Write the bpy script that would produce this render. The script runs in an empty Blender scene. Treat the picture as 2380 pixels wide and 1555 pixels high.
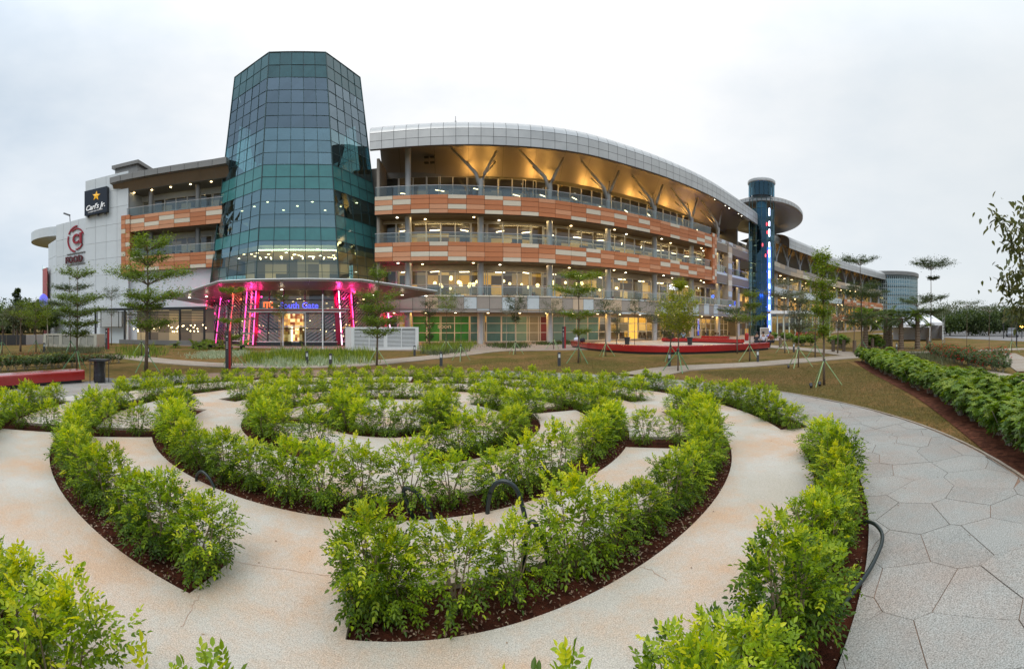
import bpy, math, random
import numpy as np
from math import sin, cos, pi, radians, atan2, sqrt
random.seed(7)
RNG = np.random.default_rng(7)
S = bpy.context.scene
C = S.collection

# ------------------------------------------------------------------ camera
# the photograph is a stitched panorama: a level cylindrical lens at 1.9 m above the paving
cd = bpy.data.cameras.new('camera')
cam = bpy.data.objects.new('camera', cd); C.objects.link(cam)
cd.type = 'PANO'; cd.panorama_type = 'CENTRAL_CYLINDRICAL'
cd.central_cylindrical_radius = 1.0
cd.central_cylindrical_range_u_min = -1.16665
cd.central_cylindrical_range_u_max = 1.16665
cd.central_cylindrical_range_v_min = -0.7840
cd.central_cylindrical_range_v_max = 0.7402
cd.clip_start = 0.05; cd.clip_end = 3000
cam.location = (0, 0, 1.9); cam.rotation_euler = (pi/2, 0, 0)
S.camera = cam

# ------------------------------------------------------------------ light: overcast dusk
w = bpy.data.worlds.new('World'); S.world = w; w.use_nodes = True
nt = w.node_tree; nt.nodes.clear()
N = nt.nodes.new; L = nt.links.new
out = N('ShaderNodeOutputWorld'); bg = N('ShaderNodeBackground')
sky = N('ShaderNodeTexSky'); sky.sky_type = 'NISHITA'; sky.sun_disc = False
sky.sun_elevation = radians(52); sky.sun_rotation = radians(200)
tc = N('ShaderNodeTexCoord')
mp = N('ShaderNodeMapping'); mp.inputs['Scale'].default_value = (1.0, 1.0, 2.2)
no = N('ShaderNodeTexNoise'); no.inputs['Scale'].default_value = 2.1; no.inputs['Detail'].default_value = 5; no.inputs['Roughness'].default_value = .55
L(tc.outputs['Generated'], mp.inputs['Vector']); L(mp.outputs['Vector'], no.inputs['Vector'])
# thin bright cloud over the mall, heavier blue-grey cloud to the west and north-east
dot = N('ShaderNodeVectorMath'); dot.operation = 'DOT_PRODUCT'
dot.inputs[1].default_value = (0.02, 0.90, 0.42)
L(tc.outputs['Generated'], dot.inputs[0])
ma = N('ShaderNodeMath'); ma.operation = 'MULTIPLY_ADD'; ma.inputs[1].default_value = 0.85; ma.inputs[2].default_value = -0.445
L(dot.outputs['Value'], ma.inputs[0])
ad = N('ShaderNodeMath'); ad.operation = 'MULTIPLY_ADD'; ad.inputs[1].default_value = 0.85
L(no.outputs['Fac'], ad.inputs[0]); L(ma.outputs[0], ad.inputs[2])
cr = N('ShaderNodeValToRGB')
e = cr.color_ramp.elements
e[0].position = 0.10; e[0].color = (0.47, 0.58, 0.70, 1)
e[1].position = 0.78; e[1].color = (0.935, 0.945, 0.955, 1)
m = cr.color_ramp.elements.new(0.45); m.color = (0.71, 0.775, 0.84, 1)
L(ad.outputs[0], cr.inputs['Fac'])
sm = N('ShaderNodeVectorMath'); sm.operation = 'SCALE'; sm.inputs['Scale'].default_value = 0.06
L(sky.outputs['Color'], sm.inputs[0])
mx = N('ShaderNodeMixRGB'); mx.blend_type = 'MIX'; mx.inputs['Fac'].default_value = 0.90
L(sm.outputs[0], mx.inputs['Color1']); L(cr.outputs['Color'], mx.inputs['Color2'])
# an overcast dome grows brighter towards the zenith
sx_ = N('ShaderNodeSeparateXYZ'); L(tc.outputs['Generated'], sx_.inputs[0])
# warmer, greyer cloud to the east
wr = N('ShaderNodeMapRange'); wr.inputs['From Min'].default_value = .35; wr.inputs['From Max'].default_value = 1.0; wr.inputs['To Max'].default_value = .75; L(sx_.outputs['X'], wr.inputs['Value'])
wm = N('ShaderNodeMixRGB'); L(wr.outputs[0], wm.inputs['Fac']); L(cr.outputs['Color'], wm.inputs['Color1']); wm.inputs['Color2'].default_value = (.76, .785, .78, 1)
L(wm.outputs[0], mx.inputs['Color2'])
zr = N('ShaderNodeMapRange'); zr.inputs['From Min'].default_value = .45; zr.inputs['From Max'].default_value = 1; zr.inputs['To Min'].default_value = .97; zr.inputs['To Max'].default_value = 2.0; zr.interpolation_type = 'SMOOTHSTEP'
L(sx_.outputs['Z'], zr.inputs['Value'])
L(mx.outputs['Color'], bg.inputs['Color']); L(zr.outputs[0], bg.inputs['Strength'])
L(bg.outputs[0], out.inputs['Surface'])
sl = bpy.data.lights.new('sun', 'SUN'); sl.energy = 1.4; sl.angle = radians(40); sl.color = (1, .95, .88)
so = bpy.data.objects.new('sun', sl); C.objects.link(so)
so.rotation_euler = (radians(38), 0, radians(-20))
vs = S.view_settings
vs.view_transform = 'Standard'; vs.look = 'None'; vs.gamma = 1; vs.use_curve_mapping = False; vs.exposure = 0.27
cy = S.cycles
cy.use_denoising = True
try: cy.denoiser = 'OPENIMAGEDENOISE'
except Exception: pass
cy.max_bounces = 6; cy.diffuse_bounces = 3; cy.glossy_bounces = 3; cy.transmission_bounces = 4; cy.transparent_max_bounces = 14
cy.caustics_reflective = False; cy.caustics_refractive = False
cy.sample_clamp_indirect = 4

# ------------------------------------------------------------------ survey helpers
H = 1.9
def az(x): return (x-1190)/1020.0                     # bearing of a sight line of the survey
def pol(x, d): a = az(x); return (d*sin(a), d*cos(a))
def gp(x, y): return pol(x, H*1020/(y-755))            # where a sight line meets the ground
def dist(y): return H*1020/(y-755)
def sg(x, y): return gp(x/1.0504, y/1.0504)

# ------------------------------------------------------------------ materials
MATS = {}
def mat(name, col, rough=.6, metal=0, noise=0, nscale=3, bump=0, bscale=30, spec=.5, emit=None, es=0, rnd=0, col2=None, coat=0):
    if name in MATS: return MATS[name]
    m = bpy.data.materials.new(name); m.use_nodes = True; t = m.node_tree; b = t.nodes['Principled BSDF']
    b.inputs['Base Color'].default_value = (*col, 1); b.inputs['Roughness'].default_value = rough; b.inputs['Metallic'].default_value = metal
    b.inputs['Specular IOR Level'].default_value = spec
    if coat: b.inputs['Coat Weight'].default_value = coat; b.inputs['Coat Roughness'].default_value = .12
    if emit: b.inputs['Emission Color'].default_value = (*emit, 1); b.inputs['Emission Strength'].default_value = es
    src = None
    tcn = t.nodes.new('ShaderNodeTexCoord')
    if noise or col2:
        n = t.nodes.new('ShaderNodeTexNoise'); n.inputs['Scale'].default_value = nscale; n.inputs['Detail'].default_value = 6; n.inputs['Roughness'].default_value = .65
        t.links.new(tcn.outputs['Object'], n.inputs['Vector'])
        r = t.nodes.new('ShaderNodeValToRGB')
        c1 = tuple(max(0, c*(1-noise)) for c in col); c2 = col2 or tuple(min(1, c*(1+noise)) for c in col)
        if col2: c1 = col
        r.color_ramp.elements[0].position = .36; r.color_ramp.elements[0].color = (*c1, 1)
        r.color_ramp.elements[1].position = .66; r.color_ramp.elements[1].color = (*c2, 1)
        t.links.new(n.outputs['Fac'], r.inputs['Fac']); src = r.outputs['Color']
        # slight change of gloss with the grime
        mr = t.nodes.new('ShaderNodeMapRange'); mr.inputs['To Min'].default_value = max(.03, rough-.08); mr.inputs['To Max'].default_value = min(1, rough+.1)
        t.links.new(n.outputs['Fac'], mr.inputs['Value']); t.links.new(mr.outputs[0], b.inputs['Roughness'])
    if rnd:
        oi = t.nodes.new('ShaderNodeObjectInfo'); hs = t.nodes.new('ShaderNodeHueSaturation')
        mr = t.nodes.new('ShaderNodeMapRange'); mr.inputs['To Min'].default_value = 1-rnd; mr.inputs['To Max'].default_value = 1+rnd
        t.links.new(oi.outputs['Random'], mr.inputs['Value']); t.links.new(mr.outputs[0], hs.inputs['Value'])
        if src: t.links.new(src, hs.inputs['Color'])
        else: hs.inputs['Color'].default_value = (*col, 1)
        src = hs.outputs['Color']
    if src: t.links.new(src, b.inputs['Base Color'])
    if bump:
        n2 = t.nodes.new('ShaderNodeTexNoise'); n2.inputs['Scale'].default_value = bscale; n2.inputs['Detail'].default_value = 4
        t.links.new(tcn.outputs['Object'], n2.inputs['Vector'])
        bp = t.nodes.new('ShaderNodeBump'); bp.inputs['Strength'].default_value = bump; bp.inputs['Distance'].default_value = .02
        t.links.new(n2.outputs['Fac'], bp.inputs['Height']); t.links.new(bp.outputs[0], b.inputs['Normal'])
    MATS[name] = m; return m

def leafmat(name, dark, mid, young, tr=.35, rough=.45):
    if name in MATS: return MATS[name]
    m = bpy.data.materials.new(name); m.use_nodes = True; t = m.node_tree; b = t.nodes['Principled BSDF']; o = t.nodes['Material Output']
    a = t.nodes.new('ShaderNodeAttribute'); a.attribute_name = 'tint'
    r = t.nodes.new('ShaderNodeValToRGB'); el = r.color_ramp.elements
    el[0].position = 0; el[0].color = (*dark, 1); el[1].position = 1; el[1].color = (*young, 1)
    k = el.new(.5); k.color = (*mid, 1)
    t.links.new(a.outputs['Fac'], r.inputs['Fac'])
    oi = t.nodes.new('ShaderNodeObjectInfo'); hs = t.nodes.new('ShaderNodeHueSaturation')
    mr = t.nodes.new('ShaderNodeMapRange'); mr.inputs['To Min'].default_value = .86; mr.inputs['To Max'].default_value = 1.14
    t.links.new(oi.outputs['Random'], mr.inputs['Value']); t.links.new(mr.outputs[0], hs.inputs['Value'])
    t.links.new(r.outputs['Color'], hs.inputs['Color'])
    t.links.new(hs.outputs['Color'], b.inputs['Base Color']); b.inputs['Roughness'].default_value = rough; b.inputs['Specular IOR Level'].default_value = .4
    tl = t.nodes.new('ShaderNodeBsdfTranslucent'); mx = t.nodes.new('ShaderNodeMixShader'); mx.inputs[0].default_value = tr
    g = t.nodes.new('ShaderNodeHueSaturation'); g.inputs['Value'].default_value = 1.5; g.inputs['Saturation'].default_value = 1.1; g.inputs['Hue'].default_value = .49
    t.links.new(hs.outputs['Color'], g.inputs['Color']); t.links.new(g.outputs['Color'], tl.inputs['Color'])
    t.links.new(b.outputs[0], mx.inputs[1]); t.links.new(tl.outputs[0], mx.inputs[2]); t.links.new(mx.outputs[0], o.inputs['Surface'])
    MATS[name] = m; return m

def glassmat(name, tint, gloss=(.8, .9, .95), base=.1, rough=.02, wav=0, rnd=0):
    if name in MATS: return MATS[name]
    m = bpy.data.materials.new(name); m.use_nodes = True; t = m.node_tree; t.nodes.remove(t.nodes['Principled BSDF']); o = t.nodes['Material Output']
    tr = t.nodes.new('ShaderNodeBsdfTransparent'); tr.inputs['Color'].default_value = (*tint, 1)
    gl = t.nodes.new('ShaderNodeBsdfGlossy'); gl.inputs['Color'].default_value = (*gloss, 1); gl.inputs['Roughness'].default_value = rough
    fr = t.nodes.new('ShaderNodeFresnel'); fr.inputs['IOR'].default_value = 1.5
    ad = t.nodes.new('ShaderNodeMath'); ad.operation = 'ADD'; ad.use_clamp = True
    t.links.new(fr.outputs[0], ad.inputs[0]); ad.inputs[1].default_value = base
    if rnd:
        oi = t.nodes.new('ShaderNodeObjectInfo'); mr = t.nodes.new('ShaderNodeMapRange')
        mr.inputs['To Min'].default_value = base-rnd; mr.inputs['To Max'].default_value = base+rnd
        t.links.new(oi.outputs['Random'], mr.inputs['Value']); t.links.new(mr.outputs[0], ad.inputs[1])
    mx = t.nodes.new('ShaderNodeMixShader')
    t.links.new(ad.outputs[0], mx.inputs[0]); t.links.new(tr.outputs[0], mx.inputs[1]); t.links.new(gl.outputs[0], mx.inputs[2])
    if wav:
        tcn = t.nodes.new('ShaderNodeTexCoord'); n = t.nodes.new('ShaderNodeTexNoise'); n.inputs['Scale'].default_value = .8
        t.links.new(tcn.outputs['Object'], n.inputs['Vector']); bp = t.nodes.new('ShaderNodeBump'); bp.inputs['Strength'].default_value = wav; bp.inputs['Distance'].default_value = .1
        t.links.new(n.outputs['Fac'], bp.inputs['Height']); t.links.new(bp.outputs[0], gl.inputs['Normal'])
    t.links.new(mx.outputs[0], o.inputs['Surface'])
    MATS[name] = m; return m

def emit(name, col, s):
    if name in MATS: return MATS[name]
    m = bpy.data.materials.new(name); m.use_nodes = True; t = m.node_tree; t.nodes.remove(t.nodes['Principled BSDF'])
    e = t.nodes.new('ShaderNodeEmission'); e.inputs[0].default_value = (*col, 1); e.inputs[1].default_value = s
    t.links.new(e.outputs[0], t.nodes['Material Output'].inputs['Surface']); MATS[name] = m; return m

# ------------------------------------------------------------------ object helpers
def tag(o, label=None, cat=None, group=None, kind=None):
    if label: o['label'] = label
    if cat: o['category'] = cat
    if group: o['group'] = group
    if kind: o['kind'] = kind
    return o
def empty(name, loc=(0, 0, 0), rz=0, label=None, cat=None, group=None):
    o = bpy.data.objects.new(name, None); C.objects.link(o); o.location = loc; o.rotation_euler = (0, 0, rz)
    o.empty_display_size = .1
    return tag(o, label, cat, group)
def link(name, me, parent=None, loc=(0, 0, 0), rot=(0, 0, 0), scale=(1, 1, 1)):
    o = bpy.data.objects.new(name, me); C.objects.link(o); o.location = loc; o.rotation_euler = rot; o.scale = scale
    if parent: o.parent = parent
    return o
class MB:
    """collects boxes, tubes and faces; build() makes one mesh"""
    def __init__(s): s.v = []; s.f = []; s.mi = []; s.k = 0
    def face(s, pts):
        n = len(s.v); s.v += [tuple(p) for p in pts]; s.f.append(tuple(range(n, n+len(pts)))); s.mi.append(s.k); return s
    def box(s, x0, y0, z0, x1, y1, z1, rz=0, o=(0, 0)):
        n = len(s.v); P = [(x0, y0, z0), (x1, y0, z0), (x1, y1, z0), (x0, y1, z0), (x0, y0, z1), (x1, y0, z1), (x1, y1, z1), (x0, y1, z1)]
        c, q = cos(rz), sin(rz)
        s.v += [(o[0]+x*c-y*q, o[1]+x*q+y*c, z) for x, y, z in P]
        s.f += [tuple(n+i for i in f) for f in ((0, 3, 2, 1), (4, 5, 6, 7), (0, 1, 5, 4), (1, 2, 6, 5), (2, 3, 7, 6), (3, 0, 4, 7))]; s.mi += [s.k]*6
        return s
    def cbox(s, cx, cy, cz, sx, sy, sz, rz=0):
        return s.box(-sx/2, -sy/2, cz-sz/2, sx/2, sy/2, cz+sz/2, rz, (cx, cy))
    def tube(s, pts, rad, n=6, cap=True):
        P = [np.array(p, float) for p in pts]; rad = rad if hasattr(rad, '__len__') else [rad]*len(P)
        b = len(s.v); up = np.array((0, 0, 1.))
        for i, p in enumerate(P):
            d = P[min(i+1, len(P)-1)]-P[max(i-1, 0)]; d /= (np.linalg.norm(d)+1e-9)
            u = np.cross(d, up if abs(d[2]) < .95 else np.array((1., 0, 0))); u /= np.linalg.norm(u)+1e-9; w_ = np.cross(d, u)
            for k in range(n):
                a = 2*pi*k/n; q = p+(u*cos(a)+w_*sin(a))*rad[i]; s.v.append(tuple(q))
        for i in range(len(P)-1):
            for k in range(n):
                a, c = b+i*n+k, b+i*n+(k+1) % n; s.f.append((a, c, c+n, a+n)); s.mi.append(s.k)
        if cap:
            s.f.append(tuple(b+k for k in range(n-1, -1, -1))); s.f.append(tuple(b+(len(P)-1)*n+k for k in range(n))); s.mi += [s.k]*2
        return s
    def lathe(s, prof, n=16, cx=0, cy=0, a0=0, a1=2*pi, sx=1, sy=1, rz=0):
        b = len(s.v); full = abs(a1-a0-2*pi) < 1e-6; m = n if full else n+1; c, q = cos(rz), sin(rz)
        for r, z in prof:
            for k in range(m):
                a = a0+(a1-a0)*k/n; x, y = r*cos(a)*sx, r*sin(a)*sy
                s.v.append((cx+x*c-y*q, cy+x*q+y*c, z))
        for i in range(len(prof)-1):
            for k in range(n):
                k2 = (k+1) % m; s.f.append((b+i*m+k, b+i*m+k2, b+(i+1)*m+k2, b+(i+1)*m+k)); s.mi.append(s.k)
        return s
    def slab(s, poly, z0, z1):
        n = len(s.v); k = len(poly); s.v += [(p[0], p[1], z0) for p in poly]+[(p[0], p[1], z1) for p in poly]
        s.f.append(tuple(range(n+k, n+2*k))); s.f.append(tuple(range(n+k-1, n-1, -1))); s.mi += [s.k]*2
        for i in range(k): j = (i+1) % k; s.f.append((n+i, n+j, n+k+j, n+k+i)); s.mi.append(s.k)
        return s
    def mesh(s, name, mats, smooth=False):
        me = bpy.data.meshes.new(name); me.from_pydata(s.v, [], s.f)
        for m_ in (mats if isinstance(mats, (list, tuple)) else [mats]): me.materials.append(m_)
        me.polygons.foreach_set('material_index', s.mi)
        if smooth: me.polygons.foreach_set('use_smooth', [True]*len(s.f))
        me.update(); return me
    def build(s, name, mats, parent=None, smooth=False, loc=(0, 0, 0), rot=(0, 0, 0), scale=(1, 1, 1)):
        return link(name, s.mesh(name, mats, smooth), parent, loc, rot, scale)
def box(name, x0, y0, z0, x1, y1, z1, m, parent=None, loc=(0, 0, 0), rz=0):
    return MB().box(x0, y0, z0, x1, y1, z1).build(name, m, parent, loc=loc, rot=(0, 0, rz))
def copy_tree(o, parent=None, keep=('kind',)):
    c = o.copy(); C.objects.link(c)
    if parent: c.parent = parent
    for ch in o.children: copy_tree(ch, c)
    return c
def text(s, size, ext, m, parent, loc, rot, name='lettering', sx=1, shear=0, bold=0, align='CENTER'):
    cu = bpy.data.curves.new(name, 'FONT'); cu.body = s; cu.size = size; cu.extrude = ext; cu.align_x = align; cu.shear = shear; cu.offset = bold
    cu.resolution_u = 3
    t = bpy.data.objects.new(name, cu); C.objects.link(t)
    me = bpy.data.meshes.new_from_object(t.evaluated_get(bpy.context.evaluated_depsgraph_get()))
    C.objects.unlink(t); bpy.data.objects.remove(t)
    me.name = name; me.materials.clear(); me.materials.append(m)
    return link(name, me, parent, loc, rot, (sx, 1, 1))
def cr_spline(P, n=12):
    P = [np.array(p, float) for p in P]; Q = [2*P[0]-P[1]]+P+[2*P[-1]-P[-2]]; R = []
    for i in range(1, len(Q)-2):
        a, b, c, d = Q[i-1:i+3]
        for k in range(n):
            t = k/n; R.append(.5*((2*b)+(-a+c)*t+(2*a-5*b+4*c-d)*t*t+(-a+3*b-3*c+d)*t**3))
    R.append(P[-1]); return np.array(R)
class Curve:
    def __init__(s, pts, n=12):
        s.P = cr_spline(pts, n); d = np.linalg.norm(np.diff(s.P, axis=0), axis=1); s.S = np.concatenate([[0], np.cumsum(d)]); s.L = s.S[-1]
    def at(s, u, off=0):
        """point and heading at arc length u; off > 0 goes back, into the building"""
        x = np.interp(u, s.S, s.P[:, 0]); y = np.interp(u, s.S, s.P[:, 1]); e_ = .6
        u0, u1 = max(0, u-e_), min(s.L, u+e_)
        tx = np.interp(u1, s.S, s.P[:, 0])-np.interp(u0, s.S, s.P[:, 0]); ty = np.interp(u1, s.S, s.P[:, 1])-np.interp(u0, s.S, s.P[:, 1])
        l = sqrt(tx*tx+ty*ty); tx /= l; ty /= l
        return x-ty*off, y+tx*off, atan2(ty, tx)
    def sweep(s, name, prof, m, parent=None, u0=0, u1=None, step=1.5, smooth=False, caps=False, closed=False):
        u1 = s.L if u1 is None else u1; n = max(1, int(round((u1-u0)/step))); b = MB(); k = len(prof)
        for i in range(n+1):
            u = u0+(u1-u0)*i/n
            for off, z in prof: x, y, _ = s.at(u, off); b.v.append((x, y, z))
        for i in range(n):
            for j in range(k if closed else k-1):
                j2 = (j+1) % k; b.f.append((i*k+j, i*k+j2, (i+1)*k+j2, (i+1)*k+j)); b.mi.append(0)
        if caps: b.f += [tuple(range(k)), tuple(n*k+j for j in range(k))]; b.mi += [0, 0]
        return b.build(name, m, parent, smooth)
def quads(name, V, tint, m, parent=None, loc=(0, 0, 0), kind=None, six=False):
    """V: (n, k, 3) leaf outlines, one polygon each (k=4) or a pair folded on the midrib (k=6)"""
    return link(name, quad_mesh(name, V, tint, m), parent, loc)
def quad_mesh(name, V, tint, m):
    n, k, _ = V.shape; me = bpy.data.meshes.new(name); me.vertices.add(n*k); me.vertices.foreach_set('co', V.reshape(-1).astype(np.float32))
    if k == 6: idx = np.array([[0, 1, 2, 3], [0, 3, 4, 5]])
    elif k == 4: idx = np.array([[0, 1, 2], [0, 2, 3]])
    else: idx = np.array([[0, 1, 2]])
    L_ = (np.arange(n)[:, None, None]*k+idx[None]).reshape(-1); npoly = n*len(idx); c = idx.shape[1]
    me.loops.add(len(L_)); me.loops.foreach_set('vertex_index', L_.astype(np.int32))
    me.polygons.add(npoly); me.polygons.foreach_set('loop_start', (np.arange(npoly)*c).astype(np.int32)); me.polygons.foreach_set('loop_total', np.full(npoly, c, np.int32))
    me.materials.append(m); me.update(calc_edges=True)
    a = me.attributes.new('tint', 'FLOAT', 'POINT'); a.data.foreach_set('value', np.repeat(np.clip(tint, 0, 1), k).astype(np.float32))
    return me
def unit(v): return v/(np.linalg.norm(v, axis=-1, keepdims=True)+1e-9)
def leaves(P, D, Lg, W, rng, k=4, fold=.25, up=None):
    """leaf blades starting at P, pointing along D, length Lg, width W"""
    n = len(P); D = unit(D)
    if up is None: up = np.array([0, 0, 1.])+rng.normal(0, .45, (n, 3))
    Sd = unit(np.cross(D, up)); Nn = unit(np.cross(Sd, D)); Lg = np.broadcast_to(Lg, n)[:, None]; W = np.broadcast_to(W, n)[:, None]
    tip = P+D*Lg-Nn*Lg*.12
    if k == 4:
        mid = P+D*Lg*.45; return np.stack([P, mid-Sd*W/2+Nn*W*fold, tip, mid+Sd*W/2+Nn*W*fold], 1)
    a = P+D*Lg*.28; b = P+D*Lg*.66
    return np.stack([P, a-Sd*W*.46+Nn*W*fold, b-Sd*W*.40+Nn*W*fold*.8, tip, b+Sd*W*.40+Nn*W*fold*.8, a+Sd*W*.46+Nn*W*fold], 1)
# ------------------------------------------------------------------ palette
M_lawn = None
def ground_mats():
    # dry turf
    m = bpy.data.materials.new('dry_turf'); m.use_nodes = True; t = m.node_tree; b = t.nodes['Principled BSDF']
    tcn = t.nodes.new('ShaderNodeTexCoord'); b.inputs['Roughness'].default_value = .95; b.inputs['Specular IOR Level'].default_value = .1
    n1 = t.nodes.new('ShaderNodeTexNoise'); n1.inputs['Scale'].default_value = .35; n1.inputs['Detail'].default_value = 8
    n2 = t.nodes.new('ShaderNodeTexNoise'); n2.inputs['Scale'].default_value = 22; n2.inputs['Detail'].default_value = 6; n2.inputs['Roughness'].default_value = .8
    for n in (n1, n2): t.links.new(tcn.outputs['Object'], n.inputs['Vector'])
    r1 = t.nodes.new('ShaderNodeValToRGB'); r1.color_ramp.elements[0].position = .38; r1.color_ramp.elements[0].color = (.115, .095, .026, 1); r1.color_ramp.elements[1].position = .62; r1.color_ramp.elements[1].color = (.20, .120, .052, 1)
    r2 = t.nodes.new('ShaderNodeValToRGB'); r2.color_ramp.elements[0].position = .3; r2.color_ramp.elements[0].color = (.45, .42, .4, 1); r2.color_ramp.elements[1].position = .7; r2.color_ramp.elements[1].color = (1.5, 1.5, 1.4, 1)
    t.links.new(n1.outputs['Fac'], r1.inputs['Fac']); t.links.new(n2.outputs['Fac'], r2.inputs['Fac'])
    mx = t.nodes.new('ShaderNodeMixRGB'); mx.blend_type = 'MULTIPLY'; mx.inputs['Fac'].default_value = 1
    n3 = t.nodes.new('ShaderNodeTexNoise'); n3.inputs['Scale'].default_value = 2.6; n3.inputs['Detail'].default_value = 7; n3.inputs['Roughness'].default_value = .75; t.links.new(tcn.outputs['Object'], n3.inputs['Vector'])
    r3 = t.nodes.new('ShaderNodeValToRGB'); r3.color_ramp.elements[0].position = .36; r3.color_ramp.elements[0].color = (.62, .74, .55, 1); r3.color_ramp.elements[1].position = .64; r3.color_ramp.elements[1].color = (1.3, 1.15, 1.1, 1); t.links.new(n3.outputs['Fac'], r3.inputs['Fac'])
    m3 = t.nodes.new('ShaderNodeMixRGB'); m3.blend_type = 'MULTIPLY'; m3.inputs['Fac'].default_value = 1
    t.links.new(r1.outputs[0], m3.inputs['Color1']); t.links.new(r3.outputs[0], m3.inputs['Color2'])
    t.links.new(m3.outputs[0], mx.inputs['Color1']); t.links.new(r2.outputs[0], mx.inputs['Color2']); t.links.new(mx.outputs[0], b.inputs['Base Color'])
    bp = t.nodes.new('ShaderNodeBump'); bp.inputs['Strength'].default_value = .8; bp.inputs['Distance'].default_value = .03
    t.links.new(n2.outputs['Fac'], bp.inputs['Height']); t.links.new(bp.outputs[0], b.inputs['Normal'])
    MATS['dry_turf'] = m
def paving(name, c_a, c_b, stain, speck=120, sp=.5):
    m = bpy.data.materials.new(name); m.use_nodes = True; t = m.node_tree; b = t.nodes['Principled BSDF']; b.inputs['Roughness'].default_value = .78; b.inputs['Specular IOR Level'].default_value = .3
    tcn = t.nodes.new('ShaderNodeTexCoord'); geo = t.nodes.new('ShaderNodeNewGeometry')
    def nz(s, d=6, r=.6):
        n = t.nodes.new('ShaderNodeTexNoise'); n.inputs['Scale'].default_value = s; n.inputs['Detail'].default_value = d; n.inputs['Roughness'].default_value = r
        t.links.new(geo.outputs['Position'], n.inputs['Vector']); return n.outputs['Fac']
    def ramp(f, p0, c0, p1, c1):
        r = t.nodes.new('ShaderNodeValToRGB'); r.color_ramp.elements[0].position = p0; r.color_ramp.elements[0].color = (*c0, 1); r.color_ramp.elements[1].position = p1; r.color_ramp.elements[1].color = (*c1, 1)
        t.links.new(f, r.inputs['Fac']); return r.outputs['Color']
    def mixc(a, b_, fac, mode='MIX'):
        x = t.nodes.new('ShaderNodeMixRGB'); x.blend_type = mode
        if isinstance(fac, float): x.inputs['Fac'].default_value = fac
        else: t.links.new(fac, x.inputs['Fac'])
        for s, v in (('Color1', a), ('Color2', b_)):
            if isinstance(v, tuple): x.inputs[s].default_value = (*v, 1)
            else: t.links.new(v, x.inputs[s])
        return x.outputs['Color']
    base = ramp(nz(.9, 5), .35, c_a, .65, c_b)
    st = ramp(nz(.8, 9, .72), .43, (0, 0, 0), .63, (.85, .85, .85))
    base = mixc(base, stain, st)
    spk = ramp(nz(speck, 2, .9), .34, (1-sp, 1-sp*1.02, 1-sp*1.05), .62, (1+sp*.35, 1+sp*.35, 1+sp*.35))
    base = mixc(base, spk, .9, 'MULTIPLY')
    spk2 = ramp(nz(speck*.3, 3, .8), .3, (.86, .86, .86), .7, (1.08, 1.08, 1.08))
    base = mixc(base, spk2, 1.0, 'MULTIPLY')
    oi = t.nodes.new('ShaderNodeObjectInfo'); hs = t.nodes.new('ShaderNodeHueSaturation'); mr = t.nodes.new('ShaderNodeMapRange'); mr.inputs['To Min'].default_value = .93; mr.inputs['To Max'].default_value = 1.06
    t.links.new(oi.outputs['Random'], mr.inputs['Value']); t.links.new(mr.outputs[0], hs.inputs['Value']); t.links.new(base, hs.inputs['Color'])
    t.links.new(hs.outputs['Color'], b.inputs['Base Color'])
    bp = t.nodes.new('ShaderNodeBump'); bp.inputs['Strength'].default_value = .25; bp.inputs['Distance'].default_value = .004
    t.links.new(nz(speck, 2), bp.inputs['Height']); t.links.new(bp.outputs[0], b.inputs['Normal'])
    MATS[name] = m; return m
ground_mats()
paving('maze_concrete', (.50, .445, .365), (.58, .54, .48), (.60, .385, .24))
paving('flagstone', (.31, .31, .285), (.365, .355, .325), (.35, .29, .245), speck=95, sp=.62)
paving('walk_concrete', (.36, .30, .235), (.40, .34, .28), (.33, .25, .18), speck=60)
mat('soil', (.058, .017, .009), .95, noise=.5, nscale=9, bump=1, bscale=60, spec=.1)
mat('joint_soil', (.26, .17, .12), .95, noise=.3, nscale=5, spec=.1)
mat('red_gloss', (.34, .007, .009), .22, noise=.08, nscale=1, coat=.7)
mat('alu_panel', (.44, .44, .43), .38, metal=.35, noise=.06, nscale=.7, rnd=.05)
mat('alu_dark', (.20, .195, .185), .45, metal=.3, noise=.08, nscale=.6, rnd=.04)
mat('joint_dark', (.03, .03, .03), .8)
mat('soffit_metal', (.21, .165, .13), .36, metal=.45, noise=.1, nscale=.35)
mat('terracotta', (.47, .165, .062), .6, noise=.07, nscale=1.5, rnd=.08)
mat('terracotta_light', (.58, .27, .14), .6, noise=.06, nscale=1.5, rnd=.06)
mat('cream_panel', (.62, .55, .43), .55, noise=.05, nscale=1.5, rnd=.05)
mat('taupe_panel', (.30, .26, .22), .55, noise=.06, nscale=1.5, rnd=.06)
mat('pale_blue_panel', (.50, .55, .56), .5, noise=.05, nscale=1.5, rnd=.04)
mat('sand_panel', (.50, .38, .26), .55, noise=.05, nscale=1.5, rnd=.04)
mat('white_panel', (.60, .635, .65), .45, noise=.04, nscale=.5, rnd=.02)
mat('column_grey', (.42, .42, .42), .45, noise=.05, nscale=1)
mat('mullion_white', (.74, .73, .70), .4)
mat('mullion_teal', (.035, .075, .08), .4, metal=.2)
mat('mullion_dark', (.03, .035, .035), .45)
mat('white_metal', (.74, .75, .74), .4, noise=.03)
mat('cream_metal', (.50, .48, .40), .5, noise=.06)
mat('black_metal', (.022, .022, .025), .4, noise=.1)
mat('charcoal', (.05, .052, .056), .45, noise=.1)
mat('ceiling_tan', (.22, .17, .12), .6, noise=.08, nscale=.6)
mat('wall_cream', (.52, .45, .34), .7, noise=.06)
mat('floor_grey', (.26, .25, .24), .6, noise=.08)
mat('green_pole', (.13, .30, .13), .45, noise=.2, nscale=6)
mat('green_pole_pale', (.30, .44, .20), .45, noise=.2, nscale=6)
mat('bark', (.16, .115, .08), .9, noise=.35, nscale=20, bump=.6, bscale=60)
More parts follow.
